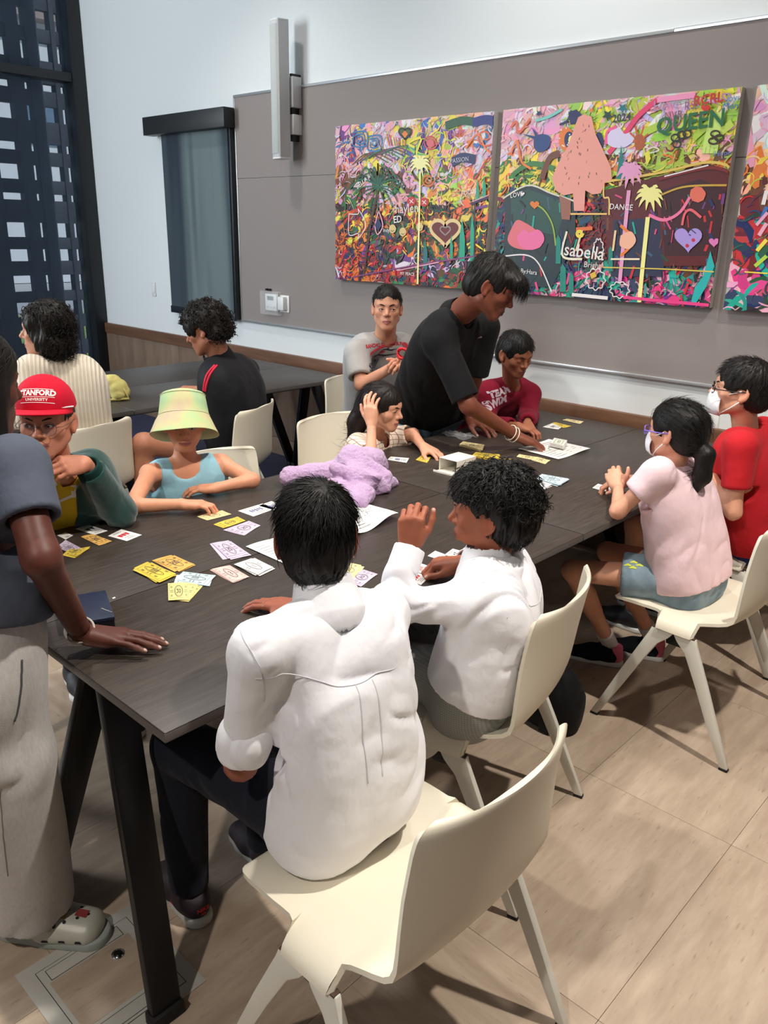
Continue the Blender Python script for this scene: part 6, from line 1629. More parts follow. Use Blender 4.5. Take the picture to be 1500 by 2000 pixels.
PK, LV, PE, LI, YE, OR, RE, GR, TE, NA, PU, BR, BK, WH, MA, BL = (232, 168, 190), (214, 200, 222), (240, 190, 150), (176, 206, 70), (236, 214, 74), (232, 124, 50), (196, 44, 50), (50, 120, 64), (30, 160, 140), (34, 44, 92), (112, 60, 130), (110, 62, 40), (34, 32, 38), (232, 226, 226), (110, 26, 36), (60, 112, 184)
DG = (38, 72, 52)
def pal1(u, v):
    if v > .72: return [LV, PK, PE, WH, LV, PK] + ([OR, PE, PK] if u < .2 or u > .8 else [YE, LI, PE]) + [BL, PU]
    if v > .5: return [PE, OR, LI, YE, GR, PK, LV, BR, DG] + ([PK, RE, LV] if u < .2 else [])
    if v > .2: return [DG, BK, OR, BR, YE, RE, GR, PU, BK, OR, MA] + ([OR, YE, OR] if u < .45 else [GR, YE, BR])
    return [OR, BK, PU, LV, DG, BR, RE, NA] + ([OR, OR] if u < .4 else [GR, BK])
def pal2(u, v):
    if v > .74: return [PK, LV, WH, PK] + ([PK, PE, LV] if u < .3 else [LI, YE, LI, (150, 200, 80)])
    if v > .55: return [LI, GR, YE, OR, PE, BR, LI] + ([OR, (180, 200, 90)] if u > .6 else [GR, YE])
    if v > .18: return [DG, NA, MA, BK, MA, BR, (40, 70, 90), RE] + ([MA, MA, BR] if u > .45 else [DG, NA, TE])
    return [BK, NA, (40, 60, 90), TE, PK, (220, 60, 130), DG, PU, BK]
c1 = Canvas(-4.055, -2.836, 'left canvas painting with a cream palm tree and a dark red heart', 11)
c1.ground(pal1, 2200); c1.hero()
for k in range(9): c1.line([(690+8*k, 322-3*k), (720+9*k, 300-2*k), (760+8*k, 318-3*k)], 2, [DG, BR, PU, GR][k % 4])
c1.line([(872, 246), (905, 236), (935, 240)], 15, (36, 84, 56)); c1.line([(925, 240), (950, 234), (972, 238)], 16, (40, 44, 120))
c1.line([(884, 318), (905, 308), (930, 312)], 17, NA); c1.heart(793, 260, 12, (70, 90, 40), (20, 40, 26), 4); c1.poly([(793, 255), (799, 262), (793, 270), (787, 262)], OR)
for (x, y) in ((704, 272), (732, 280)):
    for r in (13, 8, 4): c1.line([(x-r, y-r), (x+r, y-r-1), (x+r, y+r-1), (x-r+2, y+r), (x-r+2, y-r+5)], 3, (56, 120, 170), 24)
c1.swirl(843, 278, 15, (200, 64, 80), 3, 2.4); c1.poly([(843+7*math.cos(a), 280+8*math.sin(a)) for a in np.linspace(0, 6, 9)], (214, 100, 110))
for a in range(5): c1.line([(812, 300-3*a), (800, 280), (825, 270), (815, 295+2*a), (840, 306)], 5, [(120, 190, 90), LI, (90, 170, 110), TE, YE][a])
for k in range(7): c1.line([(762+5*k, 285), (757+6*k, 262+2*k)], 2.6, [OR, RE, YE][k % 3])
c1.swirl(950, 268, 20, (222, 96, 56), 3, 1.3); c1.line([(912, 290), (935, 262), (950, 290), (965, 300)], 3, OR); c1.line([(930, 350), (955, 310), (968, 318)], 3, RE); c1.heart(932, 284, 6, BL); c1.swirl(952, 330, 6, BR, 2, 2)
c1.swirl(838, 352, 13, (200, 110, 40), 4, 1.8)
for k in range(13):
    a = PI*(.05+.9*k/12); L = 52+8*math.sin(k*2.3); c1.line([(740, 362), (740+L*.6*math.cos(a), 362-L*.62*math.sin(a)-6), (740+L*math.cos(a), 362-L*.55*math.sin(a)+14)], 3.2, [(22, 104, 74), (30, 84, 60), (16, 60, 48)][k % 3])
for k in range(9): a = PI*(1.05+.9*k/8); c1.line([(740, 364), (740+30*math.cos(a), 362-26*math.sin(a)), (740+44*math.cos(a), 372-44*math.sin(a))], 2.6, [(22, 104, 74), DG][k % 2])
c1.line([(740, 372), (732, 410), (724, 450), (712, 540)], 6, (84, 48, 40))
for k in range(12): c1.line([(706+2.2*k-1, 530-13*k), (718+2.2*k-1, 529-13*k)], 2, (60, 36, 30))
c1.line([(684, 418), (702, 418), (702, 408), (717, 440), (702, 466), (702, 456), (684, 458), (684, 418)], 2, WH, 30)
c1.line([(742, 412), (735, 440), (740, 458), (750, 440), (742, 412)], 3, PK); c1.poly([(741, 425), (748, 440), (741, 452), (734, 440)], NA)
for (x, y) in ((769, 447), (789, 453), (822, 443)): c1.poly([(x+7*math.cos(a), y+9*math.sin(a)) for a in np.linspace(0, 6, 9)], (216, 190, 130)); c1.line([(x-3, y+3), (x, y+5), (x+3, y+3)], 1.3, BK)
for (x, y) in ((806, 393), (831, 395)): c1.poly([(x+9*math.cos(a), y+9*math.sin(a)) for a in np.linspace(0, 6, 10)], (190, 40, 46)); c1.line([(x-4, y-3), (x+4, y+4)], 1.6, WH); c1.line([(x+3, y-4), (x-3, y+4)], 1.6, WH)
c1.line([(770, 420), (785, 412), (800, 424)], 3, RE)
c1.heart(872, 452, 29, (104, 28, 26), (226, 196, 140), 7); c1.heart(872, 450, 10, None, (150, 140, 140), 2.5)
for (x, y, w, h) in ((905, 468, 11, 84), (925, 462, 9, 96), (884, 482, 6, 50), (961, 470, 9, 80), (935, 370, 6, 40), (948, 366, 7, 44), (833, 495, 9, 60)): c1.poly([(x-w/2, y+h/2), (x-w*.45, y-h*.1), (x, y-h/2), (x+w*.5, y), (x+w*.45, y+h/2)], (30, 158, 128) if x > 850 else (36, 110, 110))
c1.line([(922, 398), (950, 388), (982, 378)], 5, (60, 30, 76)); c1.line([(928, 408), (955, 402), (980, 396)], 5, PU); c1.line([(930, 398), (930, 440), (928, 500)], 3, (40, 34, 60)); c1.line([(925, 394), (955, 382), (983, 372)], 1.6, PK)
c1.line([(692, 541), (780, 524), (850, 512), (930, 500), (975, 486)], 3, (130, 60, 110)); c1.line([(780, 528), (860, 512)], 2, PK)
c1.palm(822, 322, 22, [(823, 335), (821, 430), (818, 555)], (240, 236, 164), 4.6)
c1.text('BELLA B', 712, 355, 10, WH, .0004, .55); c1.text('haylen', 797, 408, 20, (216, 214, 214), .0, .05); c1.text('ED', 779, 429, 15, WH, .0008, .1); c1.text('PASSION', 900, 313, 9, (200, 200, 216), 0, .06); c1.text('FOCUS', 918, 376, 9, WH, .0004, .12)
c1.text('MY PEACE', 798, 535, 7, WH, 0, 0); c1.text('Indy', 757, 450, 9, WH, 0, 0); c1.text('A', 958, 366, 14, GR, .001); c1.text('HAPPY', 893, 262, 12, (170, 90, 150), 0, .05)
c1.done()
c2 = Canvas(-2.777, -1.538, 'middle canvas painting with a salmon tree, two palms and painted words', 12)
c2.ground(pal2, 2200); c2.hero()
c2.line([(1190, 300), (1222, 262), (1250, 225), (1285, 196)], 9, (226, 60, 110)); c2.line([(1285, 196), (1360, 186)], 8, (240, 150, 190))
for k in range(7): c2.line([(1255+25*k, 262+(k % 3)*8), (1300+22*k, 240+(k % 2)*22)], 12, [LI, (150, 210, 60), (190, 214, 90), YE][k % 4])
for k in range(4): c2.line([(1375+8*k, 300), (1392+6*k, 220)], 6, (200, 230, 120))
c2.poly([(1190, 262), (1200, 250), (1214, 252), (1222, 262), (1236, 258), (1240, 274), (1222, 288), (1200, 288), (1186, 278)], (214, 206, 236), True); c2.line([(1186, 282), (1188, 258), (1206, 248)], 5, (240, 90, 150))
c2.poly([(1240, 268), (1252, 262), (1262, 272), (1258, 290), (1244, 292)], (170, 86, 40), True)
for a in range(6): c2.line([(1250+8*math.cos(a), 270-8*math.sin(a)), (1250+18*math.cos(a), 262-18*math.sin(a))], 3, (200, 90, 40))
c2.line([(1085, 330), (1040, 320), (1005, 340)], 9, (60, 120, 60)); c2.line([(1060, 350), (1075, 310), (1095, 300)], 12, BR); c2.line([(1000, 300), (1012, 275), (1020, 315), (1040, 330)], 4, OR)
c2.line([(1000, 250), (1010, 238), (1015, 260), (1038, 232)], 5, (220, 100, 70)); c2.line([(1048, 236), (1075, 228), (1100, 214)], 5, (120, 200, 190))
c2.poly([(1045, 268), (1060, 262), (1076, 268), (1074, 288), (1056, 298), (1045, 288)], (28, 60, 120), True); c2.poly([(1048, 268), (1040, 248), (1052, 262)], (28, 60, 120)); c2.poly([(1044, 272), (1022, 262), (1046, 266)], (28, 60, 120))
c2.poly([(1108+15*math.cos(a), 272+24*math.sin(a)) for a in np.linspace(0, 6.1, 14)], (226, 120, 40)); c2.poly([(1114+10*math.cos(a), 274+17*math.sin(a)) for a in np.linspace(0, 6.1, 14)], (28, 36, 90)); c2.poly([(1118+6*math.cos(a), 274+9*math.sin(a)) for a in np.linspace(0, 6.1, 14)], (240, 226, 130))
c2.poly([(1112, 220), (1128, 214), (1140, 226), (1132, 240), (1116, 244)], (30, 34, 84)); c2.line([(1095, 244), (1110, 236), (1118, 216)], 4, (30, 34, 84)); c2.poly([(1172+9*math.cos(a), 278+20*math.sin(a)) for a in np.linspace(0, 6.1, 14)], (30, 34, 84))
for k in range(9): c2.poly([(1105+10*math.cos(k)+1.6*math.cos(a), 268+18*math.sin(k)+1.6*math.sin(a)) for a in range(6)], WH)
# houses
c2.poly([(988, 385), (1034, 361), (1126, 393), (1126, 470), (1080, 560), (988, 560)], (30, 48, 54)); c2.poly([(1000, 385), (1034, 370), (1110, 396), (1090, 460), (1000, 440)], (34, 74, 66))
c2.poly([(1180, 372), (1386, 320), (1440, 334), (1436, 420), (1420, 520), (1190, 520)], (92, 24, 28)); c2.poly([(1290, 372), (1370, 350), (1420, 372), (1400, 500), (1300, 500)], (60, 22, 30)); c2.poly([(1200, 430), (1290, 425), (1300, 540), (1195, 540)], (40, 44, 70))
for k in range(150):
    x, y = c2.rs.uniform(992, 1425), c2.rs.uniform(375, 580); c2.line([(x, y), (x+c2.rs.uniform(-8, 14), y+c2.rs.uniform(6, 26))], c2.rs.uniform(1.5, 5), c2.rs.choice([NA, DG, BK, MA, TE, RE, PU, BR, (220, 70, 130), (60, 90, 120)]))
c2.line([(985, 388), (1034, 362), (1080, 378), (1128, 394)], 3, (214, 210, 190)); c2.line([(1180, 356), (1290, 338), (1386, 317), (1440, 330)], 4, (222, 190, 90)); c2.line([(1290, 350), (1386, 328), (1440, 341)], 5, (120, 30, 30)); c2.line([(1300, 345), (1386, 323)], 2, WH)
c2.line([(1182, 356), (1182, 385), (1192, 388), (1192, 420)], 3, (230, 190, 110)); c2.line([(1116, 418), (1188, 418)], 3, (236, 190, 110)); c2.line([(1116, 400), (1116, 420)], 3, (236, 190, 110))
c2.line([(1040, 395), (1065, 410), (1082, 440), (1088, 480)], 3, (150, 170, 60)); c2.line([(1285, 385), (1340, 365), (1430, 362)], 3, (200, 160, 60)); c2.line([(1270, 420), (1300, 430), (1330, 415), (1350, 385)], 5, (236, 120, 160))
c2.poly([(1365+16*math.cos(a), 380+16*math.sin(a)) for a in np.linspace(0, 6, 9)], (226, 110, 90)); c2.heart(1047, 400, 9, (222, 120, 40))
c2.poly([(1000, 450), (1012, 430), (1030, 436), (1050, 450), (1062, 470), (1056, 484), (1030, 488), (1004, 482), (994, 468)], (222, 110, 120), True); c2.poly([(1012, 462), (1026, 448), (1036, 455), (1052, 448), (1064, 458), (1064, 474), (1044, 488), (1020, 482)], (232, 110, 160), True)
c2.line([(990, 500), (1030, 498), (1055, 515), (1080, 570)], 2.5, WH); c2.poly([(990, 520), (1020, 545), (1034, 572), (990, 568)], (110, 150, 60))
for (x, y0, y1, w) in ((1093, 458, 515, 10), (1102, 515, 570, 12), (1118, 530, 575, 10), (1195, 480, 530, 9)): c2.poly([(x-w/2, y1), (x-w*.4, y0+8), (x, y0), (x+w*.5, y0+10), (x+w/2, y1)], (24, 130, 116))
c2.poly([(1142, 224), (1158, 228), (1166, 262), (1182, 296), (1196, 328), (1198, 350), (1184, 358), (1176, 378), (1160, 380), (1146, 372), (1144, 412), (1124, 412), (1122, 378), (1104, 382), (1088, 372), (1081, 348), (1092, 322), (1112, 286), (1124, 252), (1132, 230)], (232, 156, 142))
for k in range(26): a = c2.rs.uniform(0, 1); x = 1142+c2.rs.uniform(-1, 1)*(10+42*a); y = 240+125*a; c2.line([(x, y), (x+c2.rs.uniform(-3, 3), y+5)], 1.6, c2.rs.choice([(120, 60, 60), (80, 90, 70), (200, 120, 110)]))
c2.poly([(1095, 382), (1118, 392), (1116, 430), (1100, 428)], (150, 96, 80))
c2.poly([(1206, 350), (1216, 284), (1226, 350)], (26, 120, 116))
c2.palm(1233, 338, 28, [(1231, 372), (1222, 460), (1213, 552)], (226, 156, 196), 7); c2.palm(1272, 384, 27, [(1268, 424), (1260, 500), (1251, 590)], (240, 234, 150), 7.5)
c2.heart(1347, 466, 27, (168, 146, 214)); 
for (x, y) in ((1345, 480), (1357, 469)): c2.poly([(x+4*math.cos(a), y+4*math.sin(a)) for a in range(6)], (190, 40, 60))
c2.line([(1352, 448), (1362, 456)], 1.5, NA); c2.line([(1348, 458), (1352, 460)], 1.6, NA); c2.line([(1335, 440), (1340, 418), (1352, 410), (1372, 425)], 4, (230, 100, 110))
c2.poly([(1352, 590), (1360, 560), (1376, 540), (1390, 490), (1394, 505), (1404, 520), (1392, 535), (1382, 560), (1362, 592)], (36, 170, 168)); c2.heart(1397, 473, 10, (216, 120, 180))
c2.line([(1215, 440), (1240, 470), (1215, 500)], 5, OR); c2.poly([(1215, 460), (1235, 452), (1245, 470), (1232, 486), (1214, 480)], (240, 180, 150), True); c2.line([(1205, 450), (1200, 490)], 4, (240, 200, 150)); c2.line([(1196, 506), (1252, 506)], 3, (240, 220, 190))
c2.line([(1110, 452), (1102, 500), (1140, 506)], 4, (236, 226, 200)); c2.line([(1128, 448), (1160, 446)], 6, (222, 110, 50)); c2.line([(1140, 450), (1128, 490)], 4, (236, 200, 160)); c2.swirl(1135, 456, 8, YE, 3, 2)
c2.line([(1180, 522), (1290, 525), (1402, 531)], 2, (214, 190, 80))
for (cx, cy, rx, ry) in ((1166, 545, 18, 20), (1213, 566, 18, 15), (1172, 485, 9, 18)): c2.line([(cx+rx*(1+.10*math.sin(9*a))*math.cos(a), cy+ry*(1+.10*math.sin(9*a))*math.sin(a)) for a in np.linspace(0, 6.3, 40)], 1.8, WH, 90)
c2.poly([(1155, 535), (1165, 530), (1168, 540), (1158, 545)], (214, 180, 60)); c2.line([(1120, 575), (1190, 582)], 6, WH); c2.line([(1220, 580), (1300, 588), (1390, 596)], 5, (226, 60, 130))
for (x, y, r, c) in ((1190, 226, 12, (24, 60, 50)), (1219, 212, 11, (30, 110, 120)), (1056, 222, 7, NA), (1158, 216, 6, OR)): c2.poly([(x+r*(1 if i % 2 == 0 else .45)*math.cos(PI*i/5+.3), y+r*(1 if i % 2 == 0 else .45)*math.sin(PI*i/5+.3)) for i in range(10)], c)
for (x, y) in ((1325, 282), (1334, 264), (1345, 262), (1322, 270)): c2.line([(x+8*math.cos(a), y+7*math.sin(a)) for a in np.linspace(0, 6.3, 10)], 2.5, (26, 40, 40), 18)
for (x, y) in ((1400, 262), (1408, 270), (1396, 276)): c2.line([(x+9*math.cos(a), y+6*math.sin(a)) for a in np.linspace(0, 6.3, 10)], 2.5, (60, 40, 30), 18)
c2.heart(1381, 212, 9, (206, 50, 40)); c2.heart(1422, 190, 8, None, (170, 130, 190), 2); c2.line([(1266, 294), (1280, 288), (1290, 294), (1270, 300)], 1.6, WH); c2.poly([(1262, 300), (1270, 294), (1274, 310), (1266, 325)], (226, 220, 70))
for t in (('QUEEN', 1350, 240, 26, (36, 104, 62), .0022, .06), ('RCRL', 1386, 195, 15, (188, 52, 46), .0016, .06), ('2024', 1217, 231, 13, (40, 50, 60), .001, .06), ('LOVE', 1012, 381, 9, WH, .0003, .12), ('Isabella', 1140, 492, 24, (226, 222, 216), .0008, -.08), ('Joyce', 1440, 192, 10, (90, 150, 190), .0004, .03), ('DANCE', 1216, 405, 10, WH, .0003, -.05), ('By:Hara', 1036, 531, 9, WH, 0, -.06), ('Bright', 1160, 518, 11, (220, 220, 210), 0, -.04), ('Love', 1303, 206, 17, (170, 140, 180), 0, .06), ('RS', 1350, 208, 13, (130, 100, 140), 0, .05), ('NVR', 1318, 226, 12, (110, 90, 100), 0, .03), ('Mom', 1432, 208, 10, BL, 0, 0), ('Hope', 1414, 300, 9, (90, 130, 190), 0, .05)): c2.text(*t)
c2.heart(1024, 379, 4, WH)
c2.done()
c3 = Canvas(-1.475, -.256, 'right canvas painting cut off by the right side of the photo', 13); c3.ground(pal2, 900); c3.hero()
for k in range(5): c3.line([(1475+4*k, 520-30*k), (1498, 500-32*k)], 6, [LI, YE, PK, BL, WH][k])
c3.line([(1455, 531), (1500, 534)], 2, YE); c3.line([(1478, 440), (1500, 415)], 5, (230, 160, 190)); c3.line([(1490, 355), (1500, 352)], 9, (90, 30, 30))
c3.done()

# ------------------------------------------------------------------ play money, cards and papers on the tables
TZ = .7404
M_ink = plain('dark_ink', (84, 78, 70), .8); M_inkb = plain('black_ink', (28, 28, 34), .8); M_inkr = plain('red_ink', (190, 40, 56), .8); M_inkv = plain('violet_ink', (70, 64, 120), .8)
NOTE = {'500': (224, 176, 92), '100': (212, 188, 64), '50': (150, 180, 200), '20': (176, 206, 150), '10': (190, 210, 218), '5': (226, 190, 182), '1': (228, 226, 226), 'lilac': (206, 190, 214), 'cream': (220, 208, 138), 'pale': (232, 214, 158), 'gold': (220, 192, 70)}
NUM = {'500': '500', '100': '100', '10': '10', '5': '5', '1': '1', 'lilac': '50', 'cream': '20', 'pale': '20', 'gold': '100'}
def quad_pts(c4): return [at(x, y, z=TZ) for x, y in c4]
_nrs = random.Random(9)
def sheet(name, Q, z, mat, curl=.0, th=.0003, nu=7, nv=4, seed=0):
    """thin paper sheet with a slight curl on the four corner points; returns the object and its surface function"""
    Q = [np.asarray(q) for q in Q]; ph = seed*1.7
    def S_(u, v, lift=0):
        p = (Q[0]*(1-u)*(1-v)+Q[1]*u*(1-v)+Q[2]*u*v+Q[3]*(1-u)*v).copy(); p[2] = z+lift+curl*(.5+.5*math.sin(u*5.2+ph)*math.cos(v*2.5+ph)); return p
    V = []; F = []
    for l in (th, 0):
        for j in range(nv+1):
            for i in range(nu+1): V.append(S_(i/nu, j/nv, l))
    n = (nu+1)*(nv+1)
    for j in range(nv):
        for i in range(nu): a = j*(nu+1)+i; F.append((a, a+1, a+nu+2, a+nu+1)); F.append((a+n, a+nu+1+n, a+nu+2+n, a+1+n))
    bd = [i for i in range(nu+1)]+[(j+1)*(nu+1)-1 for j in range(1, nv+1)]+[nv*(nu+1)+i for i in range(nu-1, -1, -1)]+[j*(nu+1) for j in range(nv-1, 0, -1)]
    for i in range(len(bd)): a, b = bd[i], bd[(i+1) % len(bd)]; F.append((a, a+n, b+n, b))
    c = sum(Q)/4; o = link(name, pmesh(name, V, F, False), mat); o.location = (0, 0, 0)
    return o, lambda u, v: S_(u, v, th+.0003)
def on_sheet(name, S_, VF, mat, par):
    V = [S_(.5+x, .5+y) for x, y, _ in VF[0]]; o = link(name, pmesh(name, V, VF[1]), mat); o.parent = par; return o
def ring2d(rx, ry, w, n=22): return strip2d([(rx*math.cos(a), ry*math.sin(a)) for a in np.linspace(0, 2*PI, n)], w)
def note_print(num):
    P = [strip2d([(-.44, -.40), (.44, -.40), (.44, .40), (-.44, .40), (-.44, -.40)], .006), ring2d(.19, .33, .012), ring2d(.155, .27, .005)]
    P.append(place2d(text_mesh(num, .34, .006), 0, -.01, .62, 0, 1.0))
    for x in (-.34, .34):
        for y in (-.25, .25): P.append(place2d(text_mesh(num, .15, .002), x, y, .62, 0, 1.0))
    for y in (-.05, .05): P.append(strip2d([(-.40, y), (-.25, y)], .012)); P.append(strip2d([(.25, y), (.40, y)], .012))
    return join_parts(P)
_pr = {}
def notes(c4, kind, label, n=1, spread=.004, fan=0, group=None):
    if kind not in _pr: _pr[kind] = note_print(NUM[kind])
    col = plain('note_'+kind, NOTE[kind], .8); Q0 = quad_pts(c4); c = sum(Q0)/4
    for i in range(n):
        top = i == n-1; a = (n-1-i)*fan+(0 if top else _nrs.uniform(-.10, .10)*(spread > 0)); ca, sa = math.cos(a), math.sin(a); d = np.array([_nrs.uniform(-1, 1), _nrs.uniform(-1, 1), 0])*spread*(0 if top else 1.6)
        pv = c if not fan else Q0[3]*.5+Q0[2]*.5
        Q = []
        for q in Q0: r = q-pv; Q.append(pv+np.array([ca*r[0]-sa*r[1], sa*r[0]+ca*r[1], 0])+d)
        o, S_ = sheet('play_money_note', Q, TZ+.0013*i, col, .0022 if n < 3 else .0012, seed=i+len(label))
        if n > 1: tag(o, ('topmost', 'second', 'third', 'fourth', 'fifth', 'sixth', 'seventh', 'eighth')[n-1-i]+' sheet of the '+label, 'play money', label)
        else: tag(o, label, 'play money', 'single play money notes')
        if top or fan: on_sheet('print', S_, _pr[kind], M_ink, o)
def card(c4, label, icon='text', ink=None, tint=(238, 236, 232), curl=.0):
    o, S_ = sheet('game_card', quad_pts(c4), TZ+.0002, plain('card_white_%d' % tint[2], tint, .6), curl, .0005); tag(o, label, 'card')
    P = []
    for k in range(3): P.append(strip2d([(-.26+.05*(k % 2), .36-.09*k), (.26-.04*k, .36-.09*k)], .014))
    for k in range(2): P.append(strip2d([(-.30, -.34-.07*k), (.24-.08*k, -.34-.07*k)], .012))
    on_sheet('small_print', S_, join_parts(P), M_ink, o)
    ink = ink or M_inkb; Q = []
    if icon == 'hills': Q = [([(-.30, -.2, 0), (.02, -.2, 0), (-.1, .12, 0)], [(0, 1, 2)]), ([(.0, -.2, 0), (.34, -.2, 0), (.2, .1, 0)], [(0, 1, 2)])]
    elif icon == 'cars':
        for dx in (-.22, 0, .22): Q.append(([(dx-.10, -.16, 0), (dx+.10, -.16, 0), (dx+.09, .0, 0), (dx+.04, .08, 0), (dx-.05, .08, 0), (dx-.10, .0, 0)], [(0, 1, 2, 3, 4, 5)]))
    elif icon == 'dots':
        for a in range(5): Q.append(([(.2*math.cos(a*1.26)+.07*math.cos(b), .2*math.sin(a*1.26)+.07*math.sin(b), 0) for b in np.linspace(0, 5.3, 6)], [(0, 1, 2, 3, 4, 5)]))
        Q.append(ring2d(.07, .07, .03, 10))
    elif icon == 'bars':
        for k in range(5): Q.append(strip2d([(-.25+.1*k, -.18), (-.25+.1*k, .12-.05*(k % 2))], .03))
    if Q: on_sheet('picture', S_, join_parts(Q), ink, o)
    return o
card([(147, 1033), (173, 1025), (210, 1037), (185, 1045)], 'white card with a black hill picture beside the boy in the yellow shirt', 'hills')
card([(211, 1047), (237, 1034), (277, 1045), (248, 1057)], 'white card with small red car pictures near the green sleeve', 'cars', M_inkr)
card([(112, 1046), (128, 1040), (143, 1046), (128, 1054)], 'white card half hidden behind the dark forearm at the table end', 'text')
notes([(158, 1049), (182, 1043), (219, 1058), (193, 1066)], '500', 'single orange play money note lying between two white cards')
notes([(124, 1084), (135, 1074), (177, 1069), (150, 1088)], 'gold', 'yellow play money under lilac money beside the forearm', 2)
notes([(110, 1070), (128, 1055), (161, 1073), (140, 1081)], 'lilac', 'lilac play money note on top of the yellow one beside the forearm')
notes([(385, 1009), (434, 997), (452, 1005), (405, 1017)], 'pale', 'pale yellow play money note in front of the folded arms')
notes([(417, 1025), (464, 1009), (480, 1018), (436, 1032)], 'gold', 'gold play money note overlapping a lilac one in front of the folded arms')
notes([(436, 1036), (486, 1018), (509, 1027), (477, 1046)], 'lilac', 'lilac play money note touching the gold one in front of the folded arms')
card([(465, 998), (512, 984), (540, 993), (495, 1009)], 'white card with violet picture left of the dark haired boy', 'bars', M_inkv)
card([(505, 988), (530, 979), (560, 990), (540, 998)], 'white card tucked behind the head of the dark haired boy', 'bars', M_inkv)
notes([(414, 1063), (446, 1057), (486, 1084), (446, 1093)], 'lilac', 'loose lilac play money pile amid the near tables', 3, .007)
notes([(414, 1113), (449, 1106), (486, 1128), (453, 1139)], '5', 'pink play money pile on the near table', 3, .003)
notes([(457, 1106), (491, 1094), (532, 1111), (504, 1126)], '1', 'white play money pile beside the pink one', 5, .005)
notes([(301, 1097), (334, 1086), (380, 1104), (350, 1118)], '500', 'orange play money pile beside the gold pile', 3, .004)
notes([(262, 1113), (288, 1101), (344, 1124), (312, 1138)], 'gold', 'thick gold play money pile near the black box', 5, .005)
notes([(341, 1135), (358, 1118), (422, 1126), (402, 1146)], '10', 'pale blue play money fan on the table seam', 3, .002, .16)
notes([(328, 1142), (369, 1141), (371, 1173), (329, 1176)], 'cream', 'cream play money fan nearest the camera', 4, .001, -.14)
card([(219, 1168), (224, 1166), (226, 1168), (221, 1170)], 'tiny white paper scrap lying by the table seam', 'none')
notes([(655, 1125), (668, 1098), (706, 1106), (690, 1132)], 'pale', 'pale yellow play money pile between the white shirts', 3, .006)
notes([(673, 1132), (710, 1113), (738, 1122), (705, 1146)], 'lilac', 'lilac play money note between the two boys in white shirts')
card([(800, 1115), (812, 1097), (843, 1108), (836, 1122)], 'white card with red print beside the fist on the table', 'bars', M_inkr)
card([(792, 1130), (806, 1115), (838, 1128), (822, 1143)], 'white card with red picture closest to the raised cuff', 'cars', M_inkr)
card([(868, 1084), (884, 1072), (920, 1081), (905, 1093)], 'white card with a ring of black dots behind the fist', 'dots')
card([(835, 1086), (850, 1076), (872, 1084), (860, 1094)], 'white card partly covered by the fist', 'text')
notes([(1047, 938), (1058, 929), (1110, 938), (1092, 950)], '10', 'pale blue play money stack on the far tables', 6, .003)
notes([(1028, 944), (1040, 937), (1079, 949), (1062, 958)], '1', 'white play money stack beside the far blue stack', 6, .004)
notes([(897, 872), (904, 866), (946, 873), (940, 882)], 'pale', 'neat pale yellow stack before the leaning man', 8, .001)
notes([(921, 893), (930, 886), (976, 891), (970, 900)], 'gold', 'thick gold play money stack behind the white carton', 6, .002)
notes([(955, 902), (966, 896), (999, 898), (994, 905)], 'gold', 'thin gold pair right of the stack behind the carton', 2, .002)
notes([(1009, 893), (1014, 888), (1052, 894), (1046, 900)], 'pale', 'pale yellow money pair left of the pointing hand', 2, .002)
notes([(1038, 899), (1048, 893), (1075, 900), (1064, 907)], 'pale', 'pale yellow money pair below the pointing hand', 2, .002)
card([(1060, 834), (1078, 827), (1100, 832), (1090, 839)], 'white card with black print near the boy in maroon', 'bars')
notes([(1078, 827), (1086, 825), (1116, 833), (1100, 836)], 'gold', 'gold play money note lying against the white card near the boy in maroon')
notes([(1099, 821), (1107, 818), (1140, 824), (1132, 828)], 'pale', 'pale yellow play money note farthest along the table')
card([(757, 898), (763, 892), (799, 895), (794, 904)], 'white card with violet print beside the fleece jacket', 'bars', M_inkv)
notes([(812, 899), (822, 890), (842, 893), (834, 904)], 'gold', 'gold play money note under the hand of the girl in the checked blouse')
card([(1157, 953), (1168, 945), (1203, 955), (1193, 963)], 'white card under the folded hands of the girl in pink', 'text')
# printed rule sheets
def paper(c4, label, curl, lines=9, nu=12, title=None):
    o, S_ = sheet('paper_sheet', quad_pts(c4), TZ+.0004, plain('paper_white', (232, 231, 228), .75), curl, .0003, nu, 6, 2); tag(o, label, 'paper')
    P = []
    for k in range(lines): y = .38-.8*k/lines; P.append(strip2d([(-.40, y), (-.08-.05*(k % 3), y)], .006)); P.append(strip2d([(.04, y-.02), (.40-.06*(k % 2), y-.02)], .006))
    P.append(ring2d(.12, .10, .008)); on_sheet('print', S_, join_parts(P), M_ink, o)
    if title: on_sheet('title', S_, place2d(text_mesh(title, .09, .003), 0, .43), M_inkb, o)
paper([(480, 1069), (552, 1046), (640, 1075), (560, 1104)], 'printed white sheet left of the dark haired boy', .004)
paper([(640, 1000), (712, 984), (778, 1014), (697, 1047)], 'curled white printed sheet right of the dark haired boy', .026)
paper([(1012, 878), (1072, 858), (1153, 878), (1090, 898)], 'white printed sheet under the pointing hand', .006)
